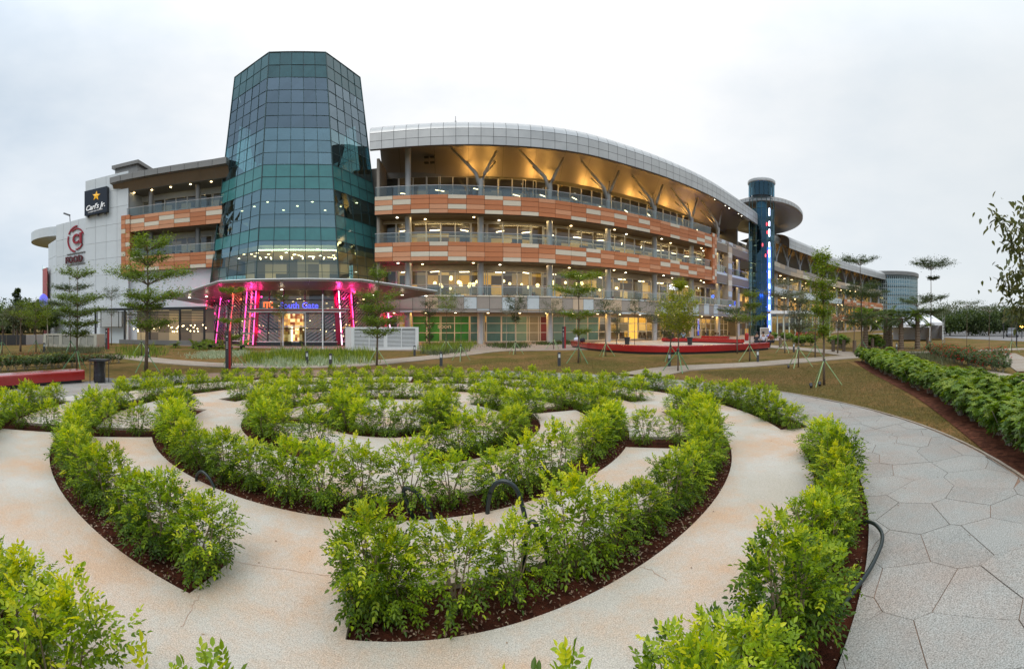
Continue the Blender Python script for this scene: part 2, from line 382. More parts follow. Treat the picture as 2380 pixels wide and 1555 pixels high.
mat('bark_pale', (.36, .32, .25), .85, noise=.25, nscale=20, bump=.4, bscale=60)
mat('stem', (.20, .15, .09), .85, noise=.3, nscale=30)
mat('hose', (.012, .02, .02), .35)
mat('brick_red_wall', (.26, .05, .04), .5, noise=.12, nscale=.8)
mat('plastic_bag', (.02, .02, .024), .28, bump=1, bscale=14)
mat('fabric_white', (.62, .66, .74), .85); mat('fabric_blue', (.30, .42, .55), .85); mat('fabric_dark', (.02, .022, .03), .85)
mat('fabric_rust', (.30, .09, .04), .85); mat('skin', (.30, .16, .10), .6); mat('hair', (.012, .01, .01), .5)
glassmat('tower_glass', (.34, .58, .60), (.58, .80, .85), .31, rnd=.03, wav=.14)
glassmat('tower_glass_dark', (.36, .50, .54), (.58, .70, .77), .24, rnd=.03, wav=.14)
glassmat('tower_glass_clear', (.66, .80, .76), (.55, .72, .76), .10, rnd=.02)
mat('head_lit_grey', (.58, .57, .55), .45)  # lighter than the columns, brightness painted in so heads don't silhouette
mat('spandrel_teal', (.05, .19, .19), .1, noise=.08, nscale=1, spec=.9, rnd=.05)
glassmat('rail_glass', (.72, .80, .78), (.8, .9, .9), .05)
glassmat('shop_glass', (.84, .88, .84), (.8, .85, .85), .03)
glassmat('dim_glass', (.55, .58, .58), (.7, .75, .78), .06)
glassmat('blue_glass', (.16, .34, .46), (.3, .5, .6), .10, rnd=.03)
emit('lamp_warm', (1, .74, .36), 9); emit('lamp_white', (1, .90, .68), 9); emit('tube_warm', (1, .8, .45), 8); emit('globe_glow', (1, .80, .34), 3.2)
emit('led_pink', (1, .05, .32), 5); emit('led_red', (1, .06, .08), 4); emit('led_core', (1, .55, .8), 6); emit('led_blue', (.05, .12, 1), 5); emit('led_ice', (.6, .7, 1), 5)
emit('letter_blue', (.11, .12, .95), 1.5); emit('letter_orange', (1, .16, .05), 1.6); emit('letter_white', (.85, .88, 1), 1.6)
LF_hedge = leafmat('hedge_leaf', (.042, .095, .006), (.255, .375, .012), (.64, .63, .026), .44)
LF_big = leafmat('broad_leaf', (.035, .085, .012), (.15, .24, .022), (.36, .40, .045), .35, .35)
LF_tree = leafmat('tree_leaf', (.05, .09, .016), (.14, .215, .03), (.28, .36, .05), .4)
LF_lime = leafmat('lime_leaf', (.07, .12, .015), (.16, .23, .02), (.30, .34, .04), .4)
LF_grey = leafmat('grey_leaf', (.05, .065, .03), (.11, .125, .06), (.19, .20, .10), .3)
LF_dark = leafmat('dark_leaf', (.022, .042, .012), (.055, .088, .022), (.12, .16, .035), .3)
LF_grass = leafmat('grass_blade', (.10, .085, .03), (.16, .14, .04), (.24, .17, .08), .3, .7)
LF_varieg = leafmat('pale_leaf', (.22, .28, .14), (.36, .42, .26), (.5, .55, .38), .3)
LF_flower = leafmat('red_flower', (.35, .02, .012), (.5, .03, .02), (.6, .08, .04), .3)
LF_litter = leafmat('dead_leaf', (.10, .045, .025), (.24, .14, .09), (.42, .32, .22), .15, .8)

# ------------------------------------------------------------------ ground
b = MB(); R_ = 900; n_ = 48
b.face([(R_*cos(2*pi*i/n_), R_*sin(2*pi*i/n_), -.05) for i in range(n_)])
tag(b.build('ground', MATS['dry_turf']), kind='structure')
CX, CY = 8.81*sin(-.2765), 8.81*cos(-.2765)            # centre of the hedge maze
def mz(th, r): a = radians(th); return CX+r*cos(a), CY+r*sin(a)
# rings of beds: inner radius, outer radius, gaps (degrees)
RINGS = {'A': (7.25, 7.80, [(-24.8, -15.8), (184, 201)]), 'B': (5.63, 6.18, [(273, 283.3), (6, 20), (150, 158)]),
         'C': (4.00, 4.56, [(176, 193), (92, 104)]), 'D': (2.40, 2.95, [(266, 298), (55, 74)]), 'E': (.88, 1.42, [(70, 130)])}
# beds that close a path: inner radius, outer radius, angles
SPOKES = [(6.18, 7.25, 221.5, 226.8), (4.56, 5.63, 221, 228.5), (4.56, 5.63, -24.3, -16.6), (2.95, 4.0, 17.5, 27), (6.18, 7.25, 95, 99.5), (1.42, 2.4, 196, 212)]
def is_bed(r, th):
    th %= 360
    for (a, c, gaps) in RINGS.values():
        if a <= r <= c:
            for g0, g1 in gaps:
                if (th-g0) % 360 < (g1-g0): return False
            return True
    for a, c, t0, t1 in SPOKES:
        if a < r < c and (th-t0) % 360 < (t1-t0): return True
    return False
rb = sorted({0.0}.union(*[{a, c} for a, c, _ in RINGS.values()])); rb = [0.02]+rb[1:]
tb = set(np.arange(0, 360, 2.0))
for a, c, g in RINGS.values():
    for g0, g1 in g: tb |= {g0 % 360, g1 % 360}
for a, c, t0, t1 in SPOKES: tb |= {t0 % 360, t1 % 360}
tb = sorted(tb)
b = MB(); nb = len(tb); ST = -.065
bed = [[is_bed((rb[i]+rb[i+1])/2, ((tb[j]+(tb[(j+1) % nb] or 360))/2) if j < nb-1 else (tb[j]+360)/2) for j in range(nb)] for i in range(len(rb)-1)]
for i in range(len(rb)-1):
    for j in range(nb):
        t0, t1 = tb[j], tb[(j+1) % nb]
        if bed[i][j]: continue
        p = [mz(t0, rb[i]), mz(t1, rb[i]), mz(t1, rb[i+1]), mz(t0, rb[i+1])]
        b.face([(x, y, 0) for x, y in (p[0], p[3], p[2], p[1])])
        for (q0, q1, nb_) in ((p[0], p[1], i > 0 and bed[i-1][j]), (p[3], p[2], i+1 < len(bed) and bed[i+1][j] or i+1 == len(bed)), (p[0], p[3], bed[i][j-1]), (p[1], p[2], bed[i][(j+1) % nb])):
            if nb_: b.face([(*q0, 0), (*q1, 0), (*q1, ST), (*q0, ST)])
tag(b.build('maze_paving', MATS['maze_concrete']), kind='structure')
b = MB(); b.face([(*mz(t, 7.84), -.045) for t in range(0, 360, 4)])
tag(b.build('planting_soil', MATS['soil']), kind='structure')

# hairline saw cuts and cracks in the slab, washed with red soil
def crack(pts, w_=.004):
    P = cr_spline([gp(*p) for p in pts], 5); rg = np.random.default_rng(len(pts)); P[1:-1] += rg.normal(0, .006, P[1:-1].shape); b = MB()
    for i in range(len(P)-1):
        d = P[i+1]-P[i]; n_ = np.array((-d[1], d[0]))/(np.linalg.norm(d)+1e-9)*w_*(.6+.8*rg.random())
        b.face([(*(P[i]-n_), .002), (*(P[i+1]-n_), .002), (*(P[i+1]+n_), .002), (*(P[i]+n_), .002)])
    tag(b.build('slab_crack', mat('crack_soil', (.36, .22, .15), .9)), kind='structure')
crack([(466, 1382), (448, 1410), (434, 1440), (420, 1458)], .0016); crack([(1486, 1318), (1510, 1324), (1530, 1336), (1550, 1350)], .0022); crack([(531, 1302), (600, 1316), (700, 1330), (780, 1338)], .0014)
# flagstone walk round the maze: every stone is a part of its own
walk = tag(empty('flagstone_walk'), kind='structure')
b = MB()
for i in range(180):
    t0, t1 = i*2, i*2+2
    b.face([(*mz(t0, 7.84), -.008), (*mz(t0, 9.73), -.008), (*mz(t1, 9.73), -.008), (*mz(t1, 7.84), -.008)])
    b.face([(*mz(t0, 7.84), -.008), (*mz(t1, 7.84), -.008), (*mz(t1, 7.84), -.07), (*mz(t0, 7.84), -.07)])
jt = b.build('joint_bed', MATS['joint_soil'], walk); jt['kind'] = 'structure'
def clip_half(poly, px, py, nx, ny):
    o = []
    for i in range(len(poly)):
        a, c = poly[i], poly[(i+1) % len(poly)]; da = (a[0]-px)*nx+(a[1]-py)*ny; dc = (c[0]-px)*nx+(c[1]-py)*ny
        if da <= 0: o.append(a)
        if da*dc < 0: t = da/(da-dc); o.append((a[0]+(c[0]-a[0])*t, a[1]+(c[1]-a[1])*t))
    return o
rs = np.random.default_rng(21); seeds = []
for _ in range(1500):
    th = rs.uniform(0, 360); r = rs.uniform(7.6, 9.9); x, y = mz(th, r)
    if not (-62 < ((th+180) % 360-180) < 70 or 170 < th < 240): continue
    if all((x-sx)**2+(y-sy)**2 > (.28+.20*rs.random())**2 for sx, sy in seeds): seeds.append((x, y))
MATS['flagstone'].name = 'flagstone'
nst = 0
for (sx, sy) in seeds:
    poly = [(sx-2, sy-2), (sx+2, sy-2), (sx+2, sy+2), (sx-2, sy+2)]
    for (qx, qy) in seeds:
        if (qx, qy) == (sx, sy): continue
        d2 = (qx-sx)**2+(qy-sy)**2
        if d2 > 9: continue
        l = sqrt(d2); nx, ny = (qx-sx)/l, (qy-sy)/l
        poly = clip_half(poly, (sx+qx)/2-nx*.0035, (sy+qy)/2-ny*.0035, nx, ny)
        if len(poly) < 3: break
    if len(poly) < 3: continue
    pts = []
    for i in range(len(poly)):
        a, c = poly[i], poly[(i+1) % len(poly)]; k = max(1, int(sqrt((a[0]-c[0])**2+(a[1]-c[1])**2)/.22))
        for q in range(k): pts.append((a[0]+(c[0]-a[0])*q/k, a[1]+(c[1]-a[1])*q/k))
    out_ = []
    for x, y in pts:
        r = sqrt((x-CX)**2+(y-CY)**2); r2 = min(max(r, 7.81), 9.70)
        out_.append((CX+(x-CX)*r2/r, CY+(y-CY)*r2/r))
    rr = [sqrt((x-CX)**2+(y-CY)**2) for x, y in out_]
    if max(rr)-min(rr) < .08: continue
    nst += 1
    if nst > 298: break
    cx_, cy_ = sum(p[0] for p in out_)/len(out_), sum(p[1] for p in out_)/len(out_)
    MB().slab([(x-cx_, y-cy_) for x, y in out_], -.03, 0).build('flagstone', MATS['flagstone'], walk, loc=(cx_, cy_, rs.uniform(-.0025, .0025)))
print('stones', nst)
# steel edging outside the walk
b = MB(); b.lathe([(9.74, -.05), (9.74, .006), (9.78, .006), (9.78, -.05)], 120, CX, CY)
tag(b.build('kerb_strip', MATS['walk_concrete']), kind='structure')

def path(name, pts, width, z=-.03, m='walk_concrete', kerb=True):
    cv = Curve(pts, 8); 
    o = cv.sweep(name, [(-width/2, -.05), (-width/2, z+.02), (width/2, z+.02), (width/2, -.05)], MATS[m], None, step=1.0)
    return tag(o, kind='structure')
path('footpath', [sg(*p) for p in ((-60, 872), (130, 868), (280, 868), (400, 880), (520, 889), (700, 892), (850, 889), (960, 880), (1103, 866), (1199, 855.5), (1320, 850.5))], 1.9, -.03)
path('footpath', [sg(*p) for p in ((1560, 915), (1660, 898), (1850, 887.5), (1970, 878), (2060, 871), (2120, 868.5))], 1.9, -.026)
path('footpath', [sg(*p) for p in ((2110, 869), (2060, 862), (1990, 854), (1900, 847), (1860, 843))], 2.2, -.022)
path('footpath', [sg(*p) for p in ((2380, 905), (2440, 917), (2520, 937))], 1.3, -.03)
path('footpath', [sg(*p) for p in ((2450, 862), (2480, 878), (2530, 905))], 1.6, -.03)
path('footpath', [sg(*p) for p in ((2100, 868), (2200, 861), (2330, 858), (2470, 852), (2560, 850))], 1.8, -.018)
# forecourt in front of the mall
FRONT = [(-13.3, 41.1), (-7.5, 41.7), (-2.4, 42.7), (2.7, 43.6), (6.3, 44.8), (11.1, 46.7), (16.1, 49.1), (21.2, 51.8), (26.7, 54.9)]
b = MB(); fc = Curve([(-46, 28), (-30, 31.5), (-14, 33.5), (0, 34.5), (10, 37), (20, 41), (32, 48), (44, 58), (62, 74), (90, 92), (150, 115)])
fo = fc.sweep('forecourt_paving', [(-2.0, -.05), (-2.0, -.012), (22, -.012)], mat('forecourt', (.30, .235, .19), .75, noise=.12, nscale=2), None, step=2)
tag(fo, kind='structure')
b = MB(); pts = [sg(*p) for p in ((1400, 848), (1455, 854), (1526, 859), (1652, 861.5), (1778, 857.5), (1854, 852.5), (1885, 848), (1860, 838), (1700, 830), (1500, 832), (1400, 842))]
tag(b.slab([(p[0], p[1]) for p in pts[::-1]], -.05, -.004).build('bench_plaza', MATS['maze_concrete']), kind='structure')
# car park and road to the east
b = MB(); b.slab([(44, 14), (58, 10), (130, 30), (140, 80), (70, 66)][::1], -.05, -.02)
tag(b.build('car_park', mat('asphalt_pale', (.20, .19, .185), .85, noise=.1)), kind='structure')

# short dry blades over the near lawns
def scatter_poly(n, poly, rng):
    poly = np.array(poly); lo, hi = poly.min(0), poly.max(0); P = rng.uniform(lo, hi, (n, 2)); ins = np.zeros(n, bool); j = len(poly)-1
    for i in range(len(poly)):
        c = ((poly[i, 1] > P[:, 1]) != (poly[j, 1] > P[:, 1])) & (P[:, 0] < (poly[j, 0]-poly[i, 0])*(P[:, 1]-poly[i, 1])/(poly[j, 1]-poly[i, 1]+1e-9)+poly[i, 0]); ins ^= c; j = i
    return P[ins]
def blades(name, poly, n, h, m, wdt=.006, lean=.5, z=-.05, seed=1, k=3, tb_=None):
    rng = np.random.default_rng(seed); P = scatter_poly(n, poly, rng); n = len(P); P = P+(rng.normal(0, .35, P.shape) if h > .1 else 0); r = np.hypot(P[:, 0]-CX, P[:, 1]-CY); P = P[r > 9.8]; n = len(P)
    B = np.column_stack([P, np.full(n, z)]); a = rng.uniform(0, 2*pi, n); cl = .5+.5*np.sin(P[:, 0]*2.3+seed)*np.sin(P[:, 1]*1.9+seed*2)+.35*np.sin(P[:, 0]*6.1+P[:, 1]*5.3); cl = np.clip(cl, 0, 1.2) if h > .1 else np.ones(n)
    hh = h*rng.uniform(.4, 1.3, n)*(.35+.75*cl)
    T = B+np.column_stack([np.cos(a)*lean*hh*rng.uniform(0, 1, n), np.sin(a)*lean*hh*rng.uniform(0, 1, n), hh]); a2 = rng.uniform(0, 2*pi, n)
    W = np.column_stack([np.cos(a2), np.sin(a2), a2*0])*wdt
    o = quads(name, np.stack([B-W, B+W, T], 1), rng.uniform(0, 1, n), m); o['kind'] = 'stuff'; return o
lawn = [sg(*p) for p in ((1700, 905), (1950, 892), (2070, 882), (2170, 930), (2330, 1040), (2500, 1180), (2500, 1250), (2300, 1100), (2150, 1020), (1950, 960))]
blades('lawn_grass', lawn, 130000, .045, LF_grass, .005, 1.2, seed=2)
lawn2 = [sg(*p) for p in ((1000, 900), (1130, 885), (1380, 862), (1400, 868), (1650, 885), (1900, 872), (2020, 860), (1700, 895), (1560, 905))]
blades('lawn_grass', lawn2, 50000, .035, LF_grass, .008, .9, seed=3)
# ================================================================== buildings
def place(name, me, parent, cv, u, off, z, rzadd=0, scale=(1, 1, 1)):
    x, y, a = cv.at(u, off); return link(name, me, parent, (x, y, z), (0, 0, a+rzadd), scale)
def area(name, loc, rot, sx, sy, power, col, parent=None):
    l = bpy.data.lights.new(name, 'AREA'); l.shape = 'RECTANGLE'; l.size = sx; l.size_y = sy; l.energy = power; l.color = col
    o = bpy.data.objects.new(name, l); C.objects.link(o); o.location = loc; o.rotation_euler = rot
    if parent: o.parent = parent
    return o
def point(name, loc, power, col, r=.1, parent=None):
    l = bpy.data.lights.new(name, 'POINT'); l.energy = power; l.color = col; l.shadow_soft_size = r
    o = bpy.data.objects.new(name, l); C.objects.link(o); o.location = loc
    if parent: o.parent = parent
    return o
def spot(name, loc, target, power, col, ang=60, parent=None, r=.08):
    l = bpy.data.lights.new(name, 'SPOT'); l.energy = power; l.color = col; l.spot_size = radians(ang); l.spot_blend = .6; l.shadow_soft_size = r
    o = bpy.data.objects.new(name, l); C.objects.link(o); o.location = loc
    from mathutils import Vector
    o.rotation_euler = (Vector(target)-Vector(loc)).to_track_quat('-Z', 'Y').to_euler()
    if parent: o.parent = parent
    return o

def interior_mat(name, cols, es, sx=.5, sz=.45):
    """the back wall of a lit shop: shelves, doors and panels in blocks, the room light put in as a soft glow"""
    m = bpy.data.materials.new(name); m.use_nodes = True; t = m.node_tree; b = t.nodes['Principled BSDF']
    tcn = t.nodes.new('ShaderNodeTexCoord'); mp_ = t.nodes.new('ShaderNodeMapping'); mp_.inputs['Scale'].default_value = (sx, sx, sz)
    sn = t.nodes.new('ShaderNodeVectorMath'); sn.operation = 'SNAP'; sn.inputs[1].default_value = (.62, 40, .5)
    v = t.nodes.new('ShaderNodeTexWhiteNoise'); v.noise_dimensions = '3D'; t.links.new(tcn.outputs['Object'], mp_.inputs['Vector']); t.links.new(mp_.outputs['Vector'], sn.inputs[0]); t.links.new(sn.outputs[0], v.inputs['Vector'])
    sp = t.nodes.new('ShaderNodeSeparateColor'); t.links.new(v.outputs['Color'], sp.inputs[0])
    r = t.nodes.new('ShaderNodeValToRGB'); r.color_ramp.interpolation = 'CONSTANT'
    for i, c in enumerate(cols):
        el = r.color_ramp.elements[i] if i < 2 else r.color_ramp.elements.new(i/len(cols))
        el.position = i/len(cols); el.color = (*c, 1)
    t.links.new(sp.outputs[0], r.inputs['Fac']); t.links.new(r.outputs[0], b.inputs['Base Color']); t.links.new(r.outputs[0], b.inputs['Emission Color'])
    b.inputs['Emission Strength'].default_value = es; b.inputs['Roughness'].default_value = .8  # wall emission stands in for lamplight falling on it
    MATS[name] = m; return m
interior_mat('shop_interior', [(.38, .24, .08), (.12, .07, .03), (.62, .42, .16), (.06, .04, .025), (.26, .19, .10), (.52, .30, .06), (.14, .12, .09), (.05, .05, .05)], .6)
interior_mat('dim_interior', [(.12, .11, .10), (.30, .26, .18), (.07, .07, .07), (.20, .18, .14), (.40, .34, .22), (.10, .09, .08)], .35)

disc_me = MB().lathe([(0, 0), (.11, 0), (.12, .03)], 10).mesh('downlight', MATS['lamp_white'])
disc_w = MB().lathe([(0, 0), (.11, 0), (.12, .03)], 10).mesh('downlight_warm', MATS['lamp_warm'])
tube_me = MB().box(-.55, -.05, 0, .55, .05, .06).mesh('tube_light', MATS['tube_warm'])

def window_mesh(wd, hgt, rails, mf, t=.075, d=.10):
    b = MB()
    b.box(-wd/2, 0, 0, -wd/2+t, d, hgt); b.box(wd/2-t, 0.001, 0, wd/2, d-.001, hgt)
    zs = [0]+rails+[hgt-t]
    for z in zs: b.box(-wd/2+t, .01, z, wd/2-t, d-.01, z+t)
    return b.mesh('window_frame', mf)
def glazing(cv, parent, u0, u1, off, z0, z1, rails, wd, mf, mp_, inset=.05, skip=()):
    n = max(1, int(round((u1-u0)/wd))); w_ = (u1-u0)/n; fm = window_mesh(w_, z1-z0, rails, mf)
    pm = MB().face([(-w_/2+.05, 0, .05), (w_/2-.05, 0, .05), (w_/2-.05, 0, z1-z0-.05), (-w_/2+.05, 0, z1-z0-.05)]).mesh('window_pane', mp_ if not callable(mp_) else MATS['shop_glass'])
    for i in range(n):
        if i in skip: continue
        u = u0+w_*(i+.5); x, y, a = cv.at(u, off)
        o = link('window', fm, parent, (x, y, z0), (0, 0, a))
        if callable(mp_):
            mm = mp_(x, y, i); key = 'pane_'+mm
            if key not in MESHES: q = pm.copy(); q.materials.clear(); q.materials.append(MATS[mm]); MESHES[key] = q
            link('pane', MESHES[key], o, (0, inset, 0))
        else: link('pane', pm, o, (0, inset, 0))
MESHES = {}
def box_me(name, sx, sy, sz, m):
    k = (name, round(sx, 3), round(sy, 3), round(sz, 3), m)
    if k not in MESHES:
        # thin cladding cassette with a bevelled face
        b = MB(); e_ = .012; x, y, z = sx/2, sy/2, sz/2
        v = [(-x, y, -z), (x, y, -z), (x, y, z), (-x, y, z), (-x, -y+e_, -z), (x, -y+e_, -z), (x, -y+e_, z), (-x, -y+e_, z), (-x+e_, -y, -z+e_), (x-e_, -y, -z+e_), (x-e_, -y, z-e_), (-x+e_, -y, z-e_)]
        b.v = v; b.f = [(0, 3, 2, 1)]+[(4+i, 4+(i+1) % 4, 8+(i+1) % 4, 8+i) for i in range(4)]+[(i, (i+1) % 4, 4+(i+1) % 4, 4+i) for i in range(4)]+[(8, 9, 10, 11)]
        b.mi = [0]*len(b.f); MESHES[k] = b.mesh(name, MATS[m])
    return MESHES[k]
def band(cv, parent, u0, u1, z0, z1, off, seed, wd=1.76, rows=(.22, .27, .29, .22), cols=('terracotta', 'terracotta_light', 'cream_panel'), pr=(.5, .24, .26), name='facade_panel'):
    n = max(1, int(round((u1-u0)/wd))); w_ = (u1-u0)/n; r = random.Random(seed); hs = [q/sum(rows)*(z1-z0) for q in rows]; last = [None]*len(rows)
    for i in range(n):
        z = z0; prev = None
        for j, h_ in enumerate(hs):
            while True:
                c = r.choices(cols, pr)[0]
                if c == cols[-1] and (prev == c or last[j] == c and r.random() < .6): continue
                break
            prev = c; last[j] = c
            place(name, box_me(name, w_-.03, .06, h_-.028, c), parent, cv, u0+w_*(i+.5), off, z+h_/2); z += h_
    cv.sweep('band_core', [(off+.031, z0+.01), (off+.031, z1-.01), (off+.35, z1-.01), (off+.35, z0+.01)], MATS['joint_dark'], parent, u0, u1, closed=True, caps=True)
def railing(cv, parent, u0, u1, z, off, wd=1.76, h_=.92):
    n = max(1, int(round((u1-u0)/wd))); w_ = (u1-u0)/n; key = ('rail', round(w_, 3), h_)
    if key not in MESHES: MESHES[key] = MB().face([(-w_/2+.02, 0, .03), (w_/2-.02, 0, .03), (w_/2-.02, 0, h_), (-w_/2+.02, 0, h_)]).mesh('glass_panel', MATS['rail_glass'])
    for i in range(n): place('balustrade_pane', MESHES[key], parent, cv, u0+w_*(i+.5), off, z)
    cv.sweep('handrail', [(off-.03, z+h_), (off-.03, z+h_+.05), (off+.04, z+h_+.05), (off+.04, z+h_)], MATS['column_grey'], parent, u0, u1, closed=True)
def column(parent, x, y, z0, z1, r=.33, m='column_grey'):
    b = MB(); b.lathe([(r, z0), (r, z1)], 18); return b.build('column', MATS[m], parent, smooth=True, loc=(x, y, 0))

# ------------------------------------------------------------------ east arcade
EA = Curve(FRONT+[(32.0, 58.6), (38.4, 63.4)])
mall = tag(empty('arcade_building', (0, 45, 0)), 'long curved arcade with terracotta and cream banded balconies under a silver roof', 'building')
mall.location = (0, 0, 0)
uE = next(u for u in np.arange(30, EA.L, .1) if EA.at(u)[0] > 26.9)
U0 = .0
# bands, top to bottom
band(EA, mall, U0, uE, 12.7, 14.5, 0, 5)
band(EA, mall, U0, uE, 8.1, 9.94, 0, 11)
railing(EA, mall, U0, uE, 14.5, .12); railing(EA, mall, U0, uE, 9.94, .12)
# ground-floor parapet in taupe, white and sand
u1g = EA.L-6
band(EA, mall, U0, u1g, 3.45, 4.62, .1, 3, wd=1.25, rows=(1,), cols=('taupe_panel', 'sand_panel', 'pale_blue_panel'), pr=(.62, .16, .22), name='parapet_panel')
band(EA, mall, U0, u1g, 3.1, 3.45, .06, 8, wd=1.25, rows=(.6, .4), cols=('taupe_panel', 'sand_panel', 'pale_blue_panel'), pr=(.5, .2, .3), name='parapet_panel')
band(EA, mall, U0, u1g, 4.62, 4.80, .05, 9, wd=1.25, rows=(1,), cols=('sand_panel', 'cream_panel', 'pale_blue_panel'), pr=(.3, .4, .3), name='coping_panel')
railing(EA, mall, U0, u1g, 4.80, .2, h_=.8)
# slabs, ceilings
for z0, z1, nm in ((12.72, 13.9, 'ceiling'), (8.12, 9.3, 'ceiling'), (3.13, 4.2, 'ceiling')):
    EA.sweep('floor_slab', [(.37, z0+.02), (.37, z1), (12, z1), (12, z0+.02)], MATS['ceiling_tan'], mall, 0, EA.L, closed=True, caps=True)
EA.sweep('lintel_wall', [(2.92, 12.5), (2.92, 12.74)], MATS['wall_cream'], mall)
EA.sweep('lintel_wall', [(3.22, 7.55), (3.22, 8.14)], MATS['wall_cream'], mall)
EA.sweep('lintel_wall', [(4.02, 2.85), (4.02, 3.15)], MATS['wall_cream'], mall)
glazing(EA, mall, 0, EA.L-.5, 2.95, 9.3, 12.52, [1.75], 1.62, MATS['mullion_white'], MATS['shop_glass'])
glazing(EA, mall, 0, EA.L-.5, 3.25, 4.2, 7.57, [1.85], 1.62, MATS['mullion_white'], MATS['shop_glass'])
EA.sweep('head_wall', [(4.84, 17.82), (4.84, 19.3)], MATS['alu_dark'], mall)
glazing(EA, mall, 0, uE+1.5, 4.85, 13.9, 17.9, [1.9], 1.62, MATS['mullion_white'], MATS['dim_glass'])
# shop fronts at ground level, hoardings in colour
mat('hoard_green', (.05, .30, .05), .35, noise=.3, nscale=.4); mat('hoard_dkgreen', (.05, .17, .09), .3, noise=.25, nscale=.5)
mat('hoard_teal', (.12, .27, .28), .3, noise=.3, nscale=.4); mat('hoard_beige', (.34, .33, .27), .4, noise=.2, nscale=.4); mat('hoard_red', (.28, .05, .06), .4, noise=.3, nscale=.6)
mat('hoard_mint', (.22, .38, .33), .35, noise=.2, nscale=.4)
m_ = mat('shop_yellow', (.75, .48, .08), .5, noise=.25, nscale=.9, emit=(1, .60, .10), es=.7)
def shop(x, y, i):
    X = 1190+1020*atan2(x, y)
    for lim, nm in ((968, 'dim_glass'), (1015, 'hoard_green'), (1050, 'hoard_dkgreen'), (1100, 'hoard_green'), (1135, 'hoard_teal'), (1185, 'hoard_teal'), (1225, 'hoard_mint'), (1262, 'hoard_beige'), (1295, 'hoard_red'), (1360, 'hoard_mint'), (1388, 'hoard_teal'), (1425, 'shop_glass'), (1452, 'shop_glass'), (1482, 'shop_yellow'), (1500, 'shop_glass')):
        if X < lim: return nm
    return 'shop_glass'
glazing(EA, mall, 0, EA.L-.5, 4.05, .08, 2.87, [.95, 1.95], 1.62, MATS['mullion_white'], shop)
EA.sweep('plinth', [(3.9, -.05), (3.9, .08), (4.3, .08)], MATS['column_grey'], mall)
uh = min(np.arange(0, 20, .1), key=lambda u: abs(atan2(*EA.at(u, 3.98)[:2])-az(1021))); xh, yh, ah = EA.at(uh, 3.96)
text('in   soon', .74, .004, MATS['mullion_white'], mall, (xh, yh, 1.52), (pi/2, 0, ah), name='hoarding_lettering')
# interiors
for z0, z1, mm, off in ((.0, 3.13, 'shop_interior', 7.5), (4.2, 8.12, 'shop_interior', 9.5), (9.3, 12.7, 'shop_interior', 9.5), (13.9, 18.2, 'dim_interior', 9.5)):
    EA.sweep('interior_wall', [(off, z0), (off, z1)], MATS[mm], mall)
EA.sweep('interior_ceiling', [(4.9, 17.95), (9.5, 17.95)], MATS['ceiling_tan'], mall)
# shop shelving and counters seen through the glass
r = random.Random(4)
for z0 in (0.0, 4.2, 9.3, 13.9):
    b = MB()
    for i in range(46):
        u = r.uniform(1, EA.L-3); x, y, a = EA.at(u, r.uniform(5.6, 8.8)); b.cbox(x, y, z0+.6, r.uniform(.4, 1.6), .4, r.uniform(.7, 1.6), a)
    b.build('shop_fittings', MATS[('floor_grey', 'bark', 'fabric_dark', 'charcoal')[int(z0) % 4]], mall)
# roof: three rows of silver cassettes over a curved eave
def roofprof(o0, zb, H1=1.55, H2=1.25, D=3.2):
    p = [(o0, zb), (o0, zb+.78), (o0+.02, zb+H1)]
    for k in range(1, 7): a = k/6*pi/2; p.append((o0+.02+D*(1-cos(a)), zb+H1+H2*sin(a)))
    return p
def roof(cv, parent, u0, u1, zb, o0, H1, H2, D, wd=1.18, pm='alu_panel', maxp=300):
    p = roofprof(o0, zb, H1, H2, D); n = int(round((u1-u0)/wd)); w_ = (u1-u0)/n; g = .018
    seg = [[p[0], p[1]], [p[1], p[2]], p[2:]]
    for i in range(n):
        ua, ub = u0+w_*i+g, u0+w_*(i+1)-g
        for q in seg:
            b = MB(); k = len(q)
            for u in (ua, ub):
                for t_, (o, z) in enumerate(q):
                    z2 = z+(g if t_ == 0 else -g if t_ == k-1 and len(q) == 2 else 0)
                    x, y, _ = cv.at(u, o); b.v.append((x, y, z2))
            for j in range(k-1): b.f.append((j, k+j, k+j+1, j+1)); b.mi.append(0)
            b.build('roof_panel', MATS[pm], parent, smooth=len(q) > 2)
    cv.sweep('roof_underlay', [(o+.05, z-.02 if i_ > 2 else z) for i_, (o, z) in enumerate(p)]+[(o0+D+5, p[-1][1]+.1), (o0+D+9, p[-1][1]-.6)], MATS['joint_dark'], parent, u0, u1, smooth=False)
RZ = 18.8
ER = Curve([(-13.5, 40.15), (-3, 41.0), (6, 42.4), (12.5, 44.9), (18.8, 47.9), (25.8, 52.1), (34.2, 58.6), (42.2, 65.0)])
roof(ER, mall, 0, ER.L, RZ, 0, 1.55, 1.45, 3.4)
# soffit and the sloping wall over the top gallery
sofp = [(.05, RZ), (.3, RZ-.02), (3.6, RZ+2.15), (4.6, RZ+1.7), (6.1, 17.9)]
ER.sweep('soffit', sofp[:3], MATS['soffit_metal'], mall, smooth=False)
ER.sweep('sloping_wall', sofp[2:], mat('slope_wall', (.235, .205, .18), .38, metal=.35, noise=.06, nscale=.4), mall, smooth=True)
x0, y0, a0 = ER.at(0, 0)
b = MB(); pr = roofprof(0, RZ, 1.55, 1.45, 3.4)
b.face([(ER.at(0, o)[0], ER.at(0, o)[1], z) for o, z in pr+[(9, RZ+2.9), (9, 17.9), (6.1, 17.9), (4.6, RZ+1.7), (3.6, RZ+2.15), (.3, RZ-.02)]])
b.build('roof_gable', MATS['alu_dark'], mall)
b = MB(); q = pr+[(9, RZ+2.9), (9, RZ+.3), (3.6, RZ+2.15), (.3, RZ-.02)]
